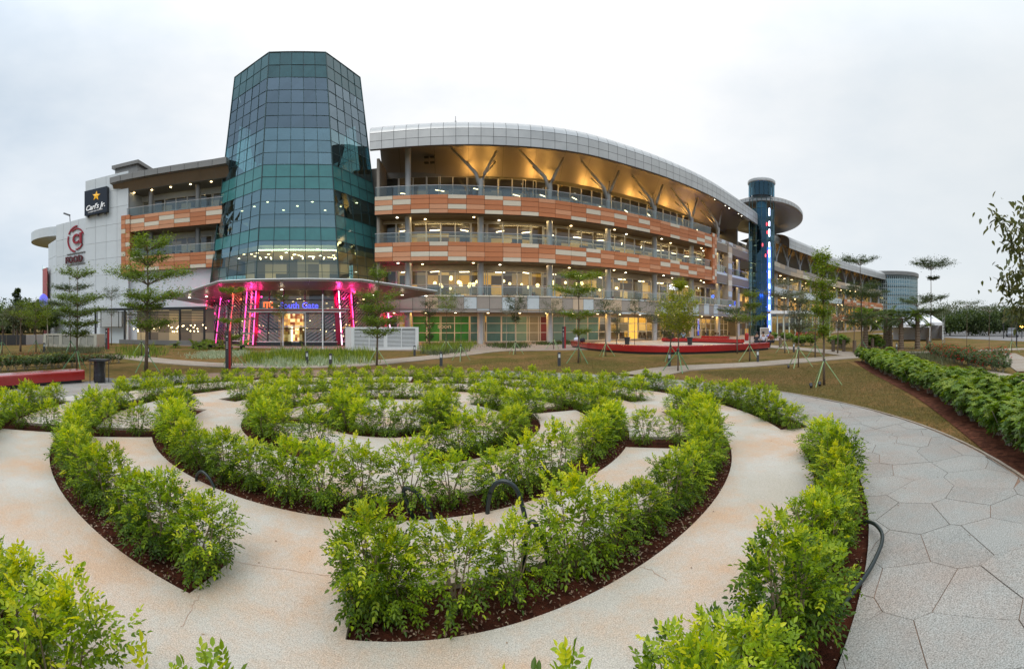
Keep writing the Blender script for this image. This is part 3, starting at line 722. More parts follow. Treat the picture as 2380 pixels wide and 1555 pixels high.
b.face([(ER.at(ER.L, o)[0], ER.at(ER.L, o)[1], z) for o, z in q]); b.build('roof_gable', MATS['alu_panel'], mall)
# joints in the sloping wall
for k in range(int(ER.L/3.75)):
    b = MB(); u = 2+k*3.75
    for j in range(1, len(sofp)-1):
        o_, z_ = sofp[j]; o2, z2 = sofp[j+1]
        p = [ER.at(u-.012, o_-.012), ER.at(u+.012, o_-.012), ER.at(u+.012, o2-.012), ER.at(u-.012, o2-.012)]
        b.face([(p[0][0], p[0][1], z_-.008), (p[1][0], p[1][1], z_-.008), (p[2][0], p[2][1], z2-.008), (p[3][0], p[3][1], z2-.008)])
    b.build('panel_joint', MATS['joint_dark'], mall)
# columns with branching heads
cu = [3.1+7.45*i for i in range(8)]
for i, u in enumerate(cu):
    x, y, a = EA.at(u, 1.55)
    column(mall, x, y, -.05, 3.15, .34); 
    column(mall, x, y, 4.2, 8.14, .33); column(mall, x, y, 9.3, 12.74, .32)
    if i == 0: column(mall, x, y, 13.9, RZ+.9, .30); continue
    if u > uE+6: continue
    col = column(mall, x, y, 13.9, 16.6, .24)
    b = MB(); ca, sa = cos(a), sin(a)
    def wp(t, o, z): return (x+t*ca-o*sa, y+t*sa+o*ca, z)
    b.tube([wp(-.12, 0, 16.0), wp(-.5, 0, 17.2), wp(-2.9, 1.2, RZ+1.35)], [.21, .17, .10], 8)
    b.tube([wp(.12, 0, 16.0), wp(.42, 0, 17.2), wp(1.7, .2, RZ+.85)], [.21, .16, .10], 8)
    b.tube([wp(0, .1, 16.2), wp(-.3, .6, 17.2), wp(-1.4, 2.9, RZ+1.0)], [.15, .1, .06], 8)
    b.tube([wp(0, .1, 16.2), wp(.5, .6, 17.2), wp(2.4, 2.7, RZ+1.2)], [.15, .1, .06], 8)
    b.lathe([(.24, 15.6), (.30, 16.3), (.26, 16.6)], 12, x, y)
    b.build('branching_head', MATS['head_lit_grey'], col, smooth=True).parent = mall
    spot('uplight', wp(-.9, .9, 17.0), wp(-2.6, 2.0, RZ+2.2), 240, (1, .52, .12), 140, mall, r=.5)
    spot('uplight', wp(1.2, .6, 16.6), wp(2.4, 3.4, 21.0), 220, (1, .54, .12), 140, mall, r=.5)
    if i > 1: spot('uplight', wp(-3.7, 3.6, 16.6), wp(-3.7, 4.6, 20.8), 150, (1, .50, .09), 52, mall)
# roof-edge and gallery downlights
for k in range(18):
    u = 12+k*2.55
    if u > ER.L-1: break
    x, y, _ = ER.at(u, 1.0+(k % 2)*.5); link('downlight', disc_me, mall, (x, y, RZ+.45+(k % 2)*.3))
r = random.Random(12)
for zc in (12.70, 8.10):
    for k in range(20):
        u = 2+k*2.7+r.uniform(-.3, .3)
        if u > EA.L-2: break
        x, y, a = EA.at(u, 1.5+(k % 3)*1.0); link('downlight', disc_w if k % 2 else disc_me, mall, (x, y, zc+.0))
    for k in range(14):
        x, y, a = EA.at(2+k*3.7, 6.2); link('tube_light', tube_me, mall, (x, y, zc-.35), (0, 0, a+r.uniform(-.9, .9)))
for k in range(16): x, y, a = EA.at(1.5+k*3.3, 2.4); link('downlight', disc_w, mall, (x, y, 3.10))
for k in range(12):
    x, y, a = EA.at(2+k*4.4, 6.6); link('tube_light', tube_me, mall, (x, y, 16.6+(k % 3)*.25), (0, 0, a+.5))
for u in (6, 16, 26, 36, 46, 56):
    for z, pw in ((12.45, 60), (8.0, 85), (3.05, 60), (17.6, 22)):
        x, y, a = EA.at(u, 6.6); area('ceiling_light', (x, y, z), (0, 0, a), 7, 2, pw*2.2, (1, .66, .24), mall)
    x, y, a = EA.at(u, 1.6); area('gallery_light', (x, y, 12.66), (0, 0, a), 6, .5, 70, (1, .70, .30), mall); area('gallery_light', (x, y, 8.06), (0, 0, a), 6, .5, 40, (1, .72, .36), mall)
    area('gallery_light', (x, y, 3.08), (0, 0, a), 6, .4, 110, (1, .56, .14), mall)
# upright frame that closes the bands, and the plainer bays beyond it
for k in range(14):
    for j in range(2):
        z = 7.75+k*.5; c = ('terracotta', 'terracotta_light', 'terracotta', 'cream_panel')[(k*3+j*5+k//3) % 4]
        place('facade_panel', box_me('facade_panel', .53, .06, .47, c), mall, EA, uE+.32+j*.56, -.12, z+.25)
EA.sweep('frame_core', [(-.085, 7.75), (-.085, 14.75), (1.2, 14.75), (1.2, 7.75)], MATS['terracotta'], mall, uE+.04, uE+1.2, closed=True, caps=True, step=.6)
band(EA, mall, uE+1.25, EA.L, 13.0, 14.6, .5, 15, wd=1.3, rows=(1, 1, 1), cols=('taupe_panel', 'sand_panel', 'cream_panel', 'white_panel'), pr=(.3, .25, .25, .2), name='parapet_panel')
band(EA, mall, uE+1.25, EA.L, 8.0, 9.7, .5, 16, wd=2.6, rows=(1,), cols=('white_panel', 'white_panel', 'white_panel'), pr=(1, 0, 0), name='parapet_panel')
um = uE+6.4
for k in range(13):
    c = ('sand_panel', 'taupe_panel', 'cream_panel', 'pale_blue_panel', 'sand_panel')[(k*7) % 5]
    place('parapet_panel', box_me('parapet_panel', 1.3, .06, .82, c), mall, EA, um, .3, 3.2+k*.85)
EA.sweep('pier_core', [(.34, 3), (.34, 14.2), (1.3, 14.2), (1.3, 3)], MATS['taupe_panel'], mall, um-.66, um+.66, closed=True, caps=True, step=.6)
railing(EA, mall, uE+1.25, um-.7, 9.7, .6); railing(EA, mall, um+.7, EA.L, 9.7, .6)
x, y, a = EA.at(EA.L, 0)
b = MB(); b.box(0, 2.6, -.05, .4, 14, 18.4, a, (x, y)); b.build('end_wall', MATS['alu_dark'], mall)
xl, yl, al = EA.at(0, 0)
box('link_wall', -17.5, 46.2, -.05, -12.3, 47, 19.2, MATS['taupe_panel'], mall)
b = MB(); b.box(.02, .9, -.05, .3, 12, 18.6, al, (xl, yl)); b.build('end_wall', MATS['taupe_panel'], mall)
# wall vents beside the first column, rooftop aerial
x, y, a = ER.at(5.2, 4.9)
b = MB()
for k in range(2):
    for j in range(2): b.box(-.5+k*.62, -.25, 18.9+j*.55, -.05+k*.62, .1, 19.02+j*.55, a, (x, y))
b.build('vent_slot', MATS['joint_dark'], mall)
x, y, a = ER.at(8.0, 6.0)
b = MB(); b.tube([(x, y, 22), (x, y, 24.3)], .035); b.tube([(x, y, 23.2), (x, y, 23.8)], .09); b.tube([(x-.3, y, 22.9), (x+.3, y, 22.9)], .02)
tag(b.build('aerial', MATS['column_grey']), 'thin grey aerial mast standing on the silver arcade roof', 'aerial')
# lit letters half hidden behind the lime tree
x, y, a = EA.at(37.8, 3.4)
sgn = tag(empty('shop_sign', EA.at(37.8, 2.6)[:2]+(6.6,), a), 'white glowing shop lettering under the second balcony behind the lime green tree', 'sign')
text('Sushi', .95, .03, MATS['letter_white'], sgn, (0, 0, 0), (pi/2, 0, 0), shear=.15, bold=.01)

# pendant globes over the first-floor terrace
r = random.Random(31); glob = None
for k in range(30):
    u = 5.5+r.random()*24; off = r.uniform(3.9, 7.5); z = r.uniform(5.9, 7.0); x, y, a = EA.at(u, off); s_ = r.uniform(.13, .22)
    if glob is None:
        glob = empty('pendant_lamp')
        MB().lathe([(.001, -1), (.38, -.92), (.71, -.71), (.92, -.38), (1, 0), (.92, .38), (.71, .71), (.38, .92), (.001, 1)], 12).build('globe', MATS['globe_glow'], glob, smooth=True)
        MB().tube([(0, 0, .95), (0, 0, 7.0)], .05, 4).build('cord', MATS['black_metal'], glob)
        g = glob
    else: g = copy_tree(glob)
    g.location = (x, y, z); g.scale = (s_,)*3; bay = 'left' if u < 12 else 'middle' if u < 21 else 'right'
    tag(g, f'{"large" if s_ > .18 else "small"} round {"high" if z > 6.45 else "low"} hung yellow globe lamp behind the {bay} first floor windows', 'lamp', f'globe lamps, {bay} {"large" if s_ > .18 else "small"} {"high" if z > 6.45 else "low"}')

# ------------------------------------------------------------------ west wing
WW = Curve([(-40.0, 32.45), (-34.6, 34.4), (-30.3, 36.0), (-22, 38.4), (-14, 41)])
wing = tag(empty('west_wing'), 'west wing with two terracotta balcony bands under a flat grey eave, left of the glass tower', 'building')
band(WW, wing, 1.15, 12.3, 12.65, 14.5, 0, 33, wd=1.85, rows=(.24, .26, .28, .22)); band(WW, wing, 1.15, 12.3, 8.05, 9.75, 0, 37, wd=1.85, rows=(.24, .26, .28, .22))
railing(WW, wing, .6, 12.3, 14.5, .15, h_=.95); railing(WW, wing, 1.2, 12.3, 9.75, .15, h_=.9)
for k in range(13):
    for j in range(2):
        c = ('terracotta', 'terracotta', 'cream_panel', 'terracotta_light', 'terracotta')[(k*3+j*4) % 5]
        place('facade_panel', box_me('facade_panel', .57, .06, .50, c), wing, WW, -.02+.3+j*.6, -.13, 7.85+k*.53+.2)
WW.sweep('frame_core', [(-.095, 7.8), (-.095, 14.65), (1.2, 14.65), (1.2, 7.8)], MATS['terracotta'], wing, 0, 1.15, closed=True, caps=True, step=.6)
for z0, z1 in ((12.67, 13.9), (8.07, 9.3)):
    WW.sweep('floor_slab', [(.37, z0), (.37, z1), (9, z1), (9, z0)], MATS['ceiling_tan'], wing, 0, 12.5, closed=True, caps=True)
glazing(WW, wing, 1.2, 13, 3.0, 13.9, 16.9, [1.5], 1.5, MATS['mullion_white'], MATS['dim_glass']); glazing(WW, wing, 1.2, 13, 3.0, 9.3, 12.1, [1.2], 1.5, MATS['mullion_white'], MATS['dim_glass'])
WW.sweep('lintel_wall', [(2.97, 12.1), (2.97, 12.7)], MATS['white_panel'], wing, 0, 13); WW.sweep('lintel_wall', [(2.97, 16.9), (2.97, 17.5)], MATS['white_panel'], wing, 0, 13)
for z0, z1 in ((9.3, 12.65), (13.9, 17.4)): WW.sweep('interior_wall', [(7.5, z0), (7.5, z1)], MATS['dim_interior'], wing, 0, 13)
WW.sweep('lower_wall', [(.6, -.05), (.6, 8.1), (3, 8.1)], MATS['white_panel'], wing, 0, 12.5)
for u in (3.2, 9.0):
    x, y, a = WW.at(u, 1.3); column(wing, x, y, 13.9, 17.5, .3, 'alu_dark'); column(wing, x, y, 9.3, 12.7, .3, 'alu_dark')
# eave
WR = Curve([(-41.2, 31.6), (-38.9, 32.2), (-30.3, 35.3), (-27.5, 36.1)])
n = int(WR.L/1.5)
for i in range(n):
    u = (i+.5)*WR.L/n
    place('eave_panel', box_me('eave_panel', WR.L/n-.03, .06, .68, 'alu_dark'), wing, WR, u, 0, 18.95)
    b = MB(); P0, P1 = u-WR.L/n/2+.015, u+WR.L/n/2-.015
    for (o0, z0, o1, z1) in ((.45, 18.55, .9, 17.55),):
        A, B_, C_, D_ = WR.at(P0, o0), WR.at(P1, o0), WR.at(P1, o1), WR.at(P0, o1)
        b.face([(D_[0], D_[1], z1), (C_[0], C_[1], z1), (B_[0], B_[1], z0), (A[0], A[1], z0)])
    b.build('fascia_panel', MATS['soffit_metal'], wing)
WR.sweep('eave_core', [(.04, 18.6), (.04, 19.28), (9, 19.6), (9, 17.6), (.95, 17.5), (.5, 18.52)], MATS['alu_dark'], wing, closed=True, caps=True)
for k in range(5): x, y, a = WR.at(2.5+k*2.4, 1.6); link('downlight', disc_w, wing, (x, y, 17.47))
for u in (5, 11):
    x, y, a = WW.at(u, 5); area('ceiling_light', (x, y, 12.5), (0, 0, a), 5, 1.5, 35, (1, .8, .5), wing); area('ceiling_light', (x, y, 17.2), (0, 0, a), 5, 1.5, 30, (1, .8, .5), wing)

# ------------------------------------------------------------------ white block
def wall_panels(parent, p0, p1, z0, z1, wd, hg, m, nm='cladding_panel', t=.08, skip=None):
    dx, dy = p1[0]-p0[0], p1[1]-p0[1]; l = sqrt(dx*dx+dy*dy); a = atan2(dy, dx); n = max(1, int(round(l/wd))); k = max(1, int(round((z1-z0)/hg))); w_, h_ = l/n, (z1-z0)/k
    me = box_me(nm, w_-.025, t, h_-.025, m)
    for i in range(n):
        for j in range(k):
            s_ = (i+.5)*w_; link(nm, me, parent, (p0[0]+dx*s_/l, p0[1]+dy*s_/l, z0+(j+.5)*h_), (0, 0, a))
    b = MB(); b.box(0, t*.4, z0+.01, l, t*.4+.3, z1-.01, a, p0); b.build('wall_core', MATS['column_grey'], parent)
wb = tag(empty('white_block'), 'tall white panelled block carrying the black star sign', 'building')
pa, pb = (-45.4, 31.0), (-39.3, 32.9)
wall_panels(wb, pa, pb, -.05, 19.9, 1.55, 2.0, 'white_panel')
b = MB(); b.slab([(-45.3, 31.35), (-39.4, 33.2), (-42, 44), (-50, 42)], -.05, 19.7); b.build('building_core', MATS['white_panel'], wb)
b = MB(); b.box(-1.6, 0, 19.7, 1.6, 3, 20.9, .3, (-40.6, 33.6)); b.box(-1.9, -.3, 20.9, 1.9, 3.2, 21.3, .3, (-40.6, 33.6)); b.build('plant_room', MATS['alu_dark'], wb)
wl = tag(empty('white_annexe'), 'lower white block with a curved canopy and red ring logo, at the far left of the mall', 'building')
pc, pd = pol(131, 62), pol(201.5, 57.5)
wall_panels(wl, pc, pd, -.05, 16.0, 1.7, 2.2, 'white_panel')
pe = pol(113, 66); wall_panels(wl, pe, pc, -.05, 14.0, 1.7, 2.2, 'white_panel')
b = MB(); b.slab([(pc[0], pc[1]+.4), (pd[0]+.0, pd[1]+.4), (pd[0]-4, pd[1]+9), (pe[0]-1, pe[1]+9), (pe[0]+.1, pe[1]+.5)], -.05, 13.9); b.build('building_core', MATS['white_panel'], wl)
# curved canopy
c0 = pol(166, 73); cp = []
for k in range(40): a = 2*pi*k/40; cp.append((c0[0]+6.3*cos(a), c0[1]+6.8*sin(a)))
b = MB(); b.slab(cp, 15.5, 16.9); b.build('curved_canopy', [MATS['white_panel']], wl)
# logo ring, letters
dx, dy = pd[0]-pc[0], pd[1]-pc[1]; ang = atan2(dy, dx)
def onwall(t, z, o=-.18): return (pc[0]+dx*t-sin(ang)*o, pc[1]+dy*t+cos(ang)*o, z)
lg = tag(empty('ring_logo', onwall(.70, 13.4), ang), 'red broken ring logo around a letter C on the white annexe wall', 'sign')
mred = mat('sign_red', (.30, .012, .022), .4)
def arc(r0, r1, a0, a1, nm='ring_segment'):
    b = MB(); n = 14
    for i in range(n):
        t0, t1 = radians(a0+(a1-a0)*i/n), radians(a0+(a1-a0)*(i+1)/n); p = [(r0*cos(t0), r0*sin(t0)), (r1*cos(t0), r1*sin(t0)), (r1*cos(t1), r1*sin(t1)), (r0*cos(t1), r0*sin(t1))]
        b.face([(x, 0, z) for x, z in p]); b.face([(x, .1, z) for x, z in p[::-1]]); b.face([(p[1][0], 0, p[1][1]), (p[1][0], .1, p[1][1]), (p[2][0], .1, p[2][1]), (p[2][0], 0, p[2][1])]); b.face([(p[0][0], .1, p[0][1]), (p[0][0], 0, p[0][1]), (p[3][0], 0, p[3][1]), (p[3][0], .1, p[3][1])])
    b.build(nm, mred, lg)
arc(1.55, 1.78, 160, 262); arc(1.62, 1.82, 85, 152); arc(1.3, 1.48, 22, 128); arc(1.3, 1.48, 265, 325)
text('C', 1.75, .06, mred, lg, (-.05, -.05, -.6), (pi/2, 0, 0), bold=.06)
text('I', 1.75, .06, mred, lg, (.92, -.05, -.6), (pi/2, 0, 0), bold=.12)
fd = tag(empty('food_sign', onwall(.70, 10.3), ang), 'maroon FOOD lettering on a rail below the ring logo', 'sign')
text('FOOD', 1.18, .08, mat('maroon', (.10, .018, .02), .5), fd, (-.35, -.08, 0), (pi/2, 0, 0), bold=.05)
for z_ in (1.15, -.32): box('rail', -1.9, .02, z_, 1.9, .12, z_+.12, MATS['alu_dark'], fd)
# black star sign
dx, dy = pb[0]-pa[0], pb[1]-pa[1]; l_ = sqrt(dx*dx+dy*dy); ang = atan2(dy, dx)
bs = tag(empty('star_sign', (pa[0]+dx*.33+sin(ang)*.55, pa[1]+dy*.33-cos(ang)*.55, 15.4), ang), 'black billboard with a yellow star and white script on the white block', 'sign')
box('board', -1.85, 0, 0, 1.55, .45, 3.05, mat('sign_black', (.008, .012, .022), .3), bs)
bst = MB(); P = [(.62*(1 if i % 2 == 0 else .42)*sin(i*pi/5+.12), .62*(1 if i % 2 == 0 else .42)*cos(i*pi/5+.12)) for i in range(10)]
for i in range(10): j = (i+1) % 10; bst.face([(0, -.14, 2.15), (P[i][0], -.03, 2.15+P[i][1]), (P[j][0], -.03, 2.15+P[j][1])])
bst.build('star', mat('star_yellow', (.80, .42, .02), .4, emit=(1, .5, .02), es=.25), bs)
text("Carl's Jr.", .86, .03, mat('sign_white', (.8, .8, .8), .4, emit=(1, 1, 1), es=.15), bs, (-.15, -.04, .62), (pi/2, -.06, 0), shear=.35, bold=.015)
text('CHARBROILED BURGERS', .2, .01, MATS['sign_white'], bs, (-.15, -.03, .3), (pi/2, -.06, 0))
for x_ in (-1.5, 0, 1.1): box('bracket', x_, .1, -.25, x_+.2, .3, -.002, MATS['black_metal'], bs)
# red drum wall and its blue disc sign
rd = tag(empty('red_drum_wall'), 'curved brick red drum wall at the far left corner of the mall', 'wall')
b = MB(); c1 = pol(131, 66); b.lathe([(3.4, -.05), (3.4, 10.3), (3.1, 10.3)], 40, c1[0]-.0, c1[1]+1.5, pi*.75, pi*1.55); b.build('curved_wall', MATS['brick_red_wall'], rd, smooth=True)
b = MB(); b.lathe([(3.45, 10.3), (3.45, 10.9)], 24, c1[0], c1[1]+1.5, pi*.8, pi*1.4); b.build('glass_rail', MATS['rail_glass'], rd)
x, y = pol(101.5, 58)
s_ = tag(empty('disc_sign', (x, y, 5.1), az(100)*-1+.9), 'blue and white round disc sign projecting from the red drum wall', 'sign')
MB().lathe([(.001, -.1), (.85, -.1), (.9, 0), (.85, .1), (.001, .1)], 24).build('disc', mat('disc_blue', (.15, .16, .75), .4, emit=(.2, .2, 1), es=.5), s_, rot=(pi/2, 0, 0))
box('bracket', .3, -.1, -.2, 1.6, .1, .3, MATS['white_metal'], s_)
b = MB(); x, y = pol(163, 60); b.tube([(x, y, 16), (x-.1, y, 16.9)], .06); b.tube([(x-.1, y, 16.9), (x-1.6, y, 17.5)], .13)
tag(b.build('roof_camera', MATS['charcoal']), 'small dark camera on a bracket on the annexe roof edge', 'camera')
# black framed restaurant terrace
A, B_ = pol(221, 46.5), pol(478, 41.0)
tr = tag(empty('terrace_pavilion', (A[0], A[1], 0), atan2(B_[1]-A[1], B_[0]-A[0])), 'black framed restaurant pavilion with louvre screen and warm bulbs inside', 'pavilion')
l_ = sqrt((B_[0]-A[0])**2+(B_[1]-A[1])**2)
box('roof_beam', 0, -.15, 3.35, l_, .1, 3.6, MATS['black_metal'], tr)
box('roof', 0.1, .1, 3.55, l_, 2.6, 3.68, MATS['white_panel'], tr)
for x in (0, 3.55, 6.4, 9.6, l_-.2): box('post', x, -.12, 0, x+.16, .06, 3.35, MATS['black_metal'], tr)
for k in range(14): box('louvre', .35, -.05, 1.75+k*.105, 3.35, .03, 1.80+k*.105, MATS['white_metal'], tr)
for x in (.3, .75, 2.9, 3.3): box('louvre_post', x, -.08, 1.6, x+.07, -.055, 3.3, MATS['black_metal'], tr)
box('white_wall', .2, .6, 0, 3.5, .7, 3.3, MATS['white_panel'], tr)
for k in range(7): box('slat', 3.75, .05, 2.25+k*.15, l_-.25, .1, 2.32+k*.15, mat('slat_brown', (.035, .028, .024), .6), tr)
box('back_wall', 3.7, 2.5, 0, l_, 2.58, 3.5, MATS['dim_interior'], tr)
box('planter', 3.3, -.6, 0, l_, -.2, .42, MATS['alu_dark'], tr)
r = random.Random(3)
for k in range(34): link('bulb', MESHES.setdefault('bulb', MB().lathe([(.001, -.06), (.055, -.03), (.06, .02), (.001, .06)], 8).mesh('bulb', MATS['lamp_warm'])), tr, (r.uniform(4, l_-.4), r.uniform(.4, 2.2), r.uniform(1.2, 1.9)))
area('pavilion_light', (7, 1.2, 3.2), (0, 0, 0), 6, 1, 60, (1, .65, .25), tr)
# ------------------------------------------------------------------ glass tower
TA = -.489; TX, TY = 49.5*sin(TA), 49.5*cos(TA)
tower = tag(empty('glass_tower', (TX, TY, 0), -TA), 'tall tapering eight-sided teal glass tower over the entrance', 'tower')
def ts(z): return 7.65+(5.55-7.65)*(z-5.8)/22.7
def tc_(k, z, ins=0):
    R = ts(z)/(2*sin(pi/8))-ins; a = -pi/2+pi/8+k*pi/4; return np.array((R*cos(a), R*sin(a), z))
def tp(f, s_, z, ins=0):
    """point on face f (0 faces the garden), s_ 0..1 along it"""
    a, c = tc_(f-1, z, ins), tc_(f, z, ins); return a+(c-a)*s_
ROWS = [5.75, 6.75, 7.75, 8.75, 9.75, 11.0, 12.25, 13.5, 14.7, 15.9, 17.1, 18.3, 19.5, 20.75, 22.0, 23.3, 24.6, 25.9, 27.2, 28.5]
NC = 5
def pane_mat(f, i, j):
    if j in (4, 8, 9) or (j == 5 and f in (1,)): return 'spandrel_teal' if j != 9 else 'spandrel_teal'
    if j >= 17: return 'spandrel_dark'
    if j < 3: return 'tower_glass_clear'
    return 'tower_glass_dark' if 12 < j < 17 and f in (0, -1, 1) else 'tower_glass'
mat('spandrel_dark', (.03, .10, .11), .12, noise=.12, nscale=1, spec=.8, rnd=.12)
for f in (-1, 0, 1):
    for j in range(19):
        for i in range(NC):
            z0, z1 = ROWS[j], ROWS[j+1]; g = .02
            q = [tp(f, i/NC, z0), tp(f, (i+1)/NC, z0), tp(f, (i+1)/NC, z1), tp(f, i/NC, z1)]
            # every lite sits very slightly out of plane, as real glazing does
            nrm = np.array((cos(-pi/2+f*pi/4), sin(-pi/2+f*pi/4), .1)); jt_ = [RNG.normal(0, .008) for _ in range(4)]
            q = [p+nrm*j_ for p, j_ in zip(q, jt_)]
            MB().face(q).build('glass_pane', MATS[pane_mat(f, i, j)], tower)
b = MB()
for f in (2, 3, 4, 5, 6):
    for j in range(19):
        for i in range(NC):
            z0, z1 = ROWS[j], ROWS[j+1]; b.k = {'spandrel_teal': 0, 'tower_glass': 1, 'tower_glass_dark': 2, 'spandrel_dark': 3, 'tower_glass_clear': 1}[pane_mat(f, i, j)]
            b.face([tp(f, i/NC, z0), tp(f, (i+1)/NC, z0), tp(f, (i+1)/NC, z1), tp(f, i/NC, z1)])
o = b.build('rear_glazing', [MATS[k] for k in ('spandrel_teal', 'tower_glass', 'tower_glass_dark', 'spandrel_dark')], tower); o['kind'] = 'stuff'
b = MB()
for f in range(8):
    for i in range(NC):
        r_ = .06 if i == 0 else .026
        b.tube([tp(f, i/NC, 5.75, -.02), tp(f, i/NC, 28.55, -.02)], r_, 4, cap=False)
    for z in ROWS: b.tube([tp(f, 0, z, -.02), tp(f, 1, z, -.02)], .026, 4, cap=False)
b.build('mullion_grid', MATS['mullion_teal'], tower)['kind'] = 'stuff'
b = MB(); b.slab([tuple(tc_(k, 28.5, .1)[:2]) for k in range(8)], 28.2, 28.4); b.build('roof_deck', MATS['alu_dark'], tower)
b = MB()
for f in range(8): b.tube([tp(f, 0, 28.55), tp(f, 1, 28.55)], .07, 4)
b.build('coping', MATS['mullion_teal'], tower)
# floors and dark upper hall
for z in (9.4, 14.3):
    b = MB(); b.slab([tuple(tc_(k, z, .45)[:2]) for k in range(8)], z, z+.45); b.build('floor_slab', MATS['floor_grey'], tower)
b = MB()
for k in range(8): b.face([tc_(k, 21.2, 2.6), tc_(k+1, 21.2, 2.6), tc_(k+1, 26.6, 2.2), tc_(k, 26.6, 2.2)])
b.face([tc_(k, 21.2, 2.6) for k in range(8)][::-1]); b.face([tc_(k, 26.6, 2.2) for k in range(8)]); b.build('upper_hall', mat('hall_dark', (.075, .08, .085), .6, noise=.3, nscale=.6), tower)
b = MB(); b.slab([tuple(tc_(k, 16, .5)[:2]) for k in range(8)], 15.9, 16.2); b.build('floor_slab', MATS['floor_grey'], tower)
for k in range(6): box('hall_column', -4.4+k*1.7, -2.6+(k % 2)*4, 16.2, -4.2+k*1.7, -2.4+(k % 2)*4, 21.2, MATS['column_grey'], tower)
b = MB(); b.tube([tp(0, .78, 28.0, .5), tp(0, 1.0, 13.6, .5)], .13, 6); b.tube([tp(1, .0, 13.6, .5), tp(1, .9, 27.5, .5)], .11, 6); b.tube([tp(0, .99, 16, .6), tp(1, .25, 12.0, .5)], .09, 6)
b.build('raking_brace', MATS['mullion_dark'], tower)
# balconies of the arcade seen through the lower glass, shop level behind
b = MB(); b.box(-5.6, .2, 9.85, 5.6, .5, 13.9); b.build('inner_wall', MATS['wall_cream'], tower)
b = MB(); b.box(-6.0, 1.0, 5.0, 6.0, 1.3, 9.3); b.build('inner_wall', MATS['dim_interior'], tower)
r = random.Random(9)
for k in range(26):
    a_ = r.uniform(0, 2*pi); q = r.uniform(1.5, 7.0); link('downlight', disc_w if k % 3 else disc_me, tower, (q*cos(a_), -abs(q*sin(a_))-.3, 9.36), scale=(1.3, 1.3, 1))
for k in range(8): link('tube_light', tube_me, tower, (-3.6+k*1.03, -6.9, 8.35), (0, 0, pi/2))
for k in range(9): link('downlight', disc_w, tower, (-6+k*1.5, -2.2-(k % 3)*1.6, 14.25))
box('light_cove', -3.7, -8.0, 8.95, 3.7, -7.9, 9.05, MATS['tube_warm'], tower)
area('ceiling_light', (0, -4.4, 9.2), (0, 0, 0), 8, 5, 340, (1, .72, .34), tower)
b = MB(); b.slab([tuple(tc_(k, 9.3, .5)[:2]) for k in range(8)], 9.375, 9.395); b.build('inner_ceiling', mat('ceiling_lit', (.55, .46, .30), .6), tower)
b = MB(); b.slab([tuple(tc_(k, 5.4, .5)[:2]) for k in range(8)], 5.3, 5.5); b.build('floor_slab', MATS['wall_cream'], tower)
spot('cove_light', (0, -4, 5.8), (0, -4, 9.3), 160, (1, .74, .38), 150, tower, r=.6)
area('ceiling_light', (0, -3.8, 14.1), (0, 0, 0), 7, 4, 55, (.9, .95, .9), tower)

# ------------------------------------------------------------------ entrance canopy and lobby
can = tag(empty('entrance_canopy', (TX, TY, 0), -TA), 'wide folded brown metal canopy round the foot of the glass tower', 'canopy')
def loc(x, d):     # canopy points given by bearing and distance, in the tower's own frame
    X, Y = pol(x, d); dx, dy = X-TX, Y-TY; return dx*cos(TA)-dy*sin(TA), dx*sin(TA)+dy*cos(TA)
E_ = [(395, 45.0, 4.72), (507, 37.6, 5.62), (590, 36.9, 5.70), (720, 36.6, 5.72), (840, 37.3, 5.72), (930, 38.2, 5.32), (1016, 39.6, 4.92)]
out_e = [(*loc(x, d), z) for x, d, z in E_]
in_e = []
for (x, y, z), q in zip(out_e, (.80, .80, .80, .80, .80, .80, .80)): in_e.append((x*.80, y*.80+.25, z-.62))
back = [(x*.55, y*.55, z-.2) for x, y, z in in_e]
for i in range(len(out_e)-1):
    nseg = 2 if i else 4
    for k in range(nseg):
        g = .004
        def lp(P, t): a, c = np.array(P[i]), np.array(P[i+1]); return a+(c-a)*t
        t0, t1 = k/nseg+g, (k+1)/nseg-g
        dn = np.array((0, 0, -.17))
        MB().face([lp(out_e, t0), lp(out_e, t1), lp(out_e, t1)+dn, lp(out_e, t0)+dn]).face([lp(out_e, t0)+dn, lp(out_e, t1)+dn, lp(in_e, t1), lp(in_e, t0)]).build('canopy_panel', mat('canopy_metal', (.19, .155, .125), .42, metal=.3, noise=.07, nscale=.6), can)
        MB().face([lp(in_e, t0), lp(in_e, t1), lp(back, t1), lp(back, t0)]).build('soffit_panel', mat('canopy_soffit', (.16, .13, .12), .3, metal=.4, noise=.05), can)
        MB().face([lp(out_e, t0), lp(out_e, t1), lp(back, t1)+np.array((0, 0, 1.0)), lp(back, t0)+np.array((0, 0, 1.0))]).build('top_panel', MATS['alu_panel'], can)
b = MB()
for i in range(len(out_e)-1):
    a, c = np.array(out_e[i])+(0, 0, .03), np.array(out_e[i+1])+(0, 0, .03); b.tube([a, c], .05, 4)
b.build('edge_trim', MATS['white_metal'], can)
for x, d in ((655, 38.6), (870, 39.5), (935, 39.3), (440, 43.0), (480, 41.5), (990, 40.5)):
    q = loc(x, d); link('downlight', disc_me, can, (q[0], q[1], 4.55 if d > 38.9 else 4.98), scale=(1.0, 1.0, 1.0))
lob = tag(empty('entrance_lobby', (TX, TY, 0), -TA), 'dark glass lobby with hatched panes and pink light strips under the canopy', 'lobby')
def lh(f, s_, z, ins=0.0): return tp(f, s_, z, ins)
HATCH = mat('hatch_line', (.30, .27, .27), .5)
glassmat('lobby_glass', (.40, .40, .40), (.6, .65, .7), .07)
LR = [.35, 1.55, 2.95, 4.15, 5.15]
LCOL = {0: [0, .17, .34, .59, .8, 1]}
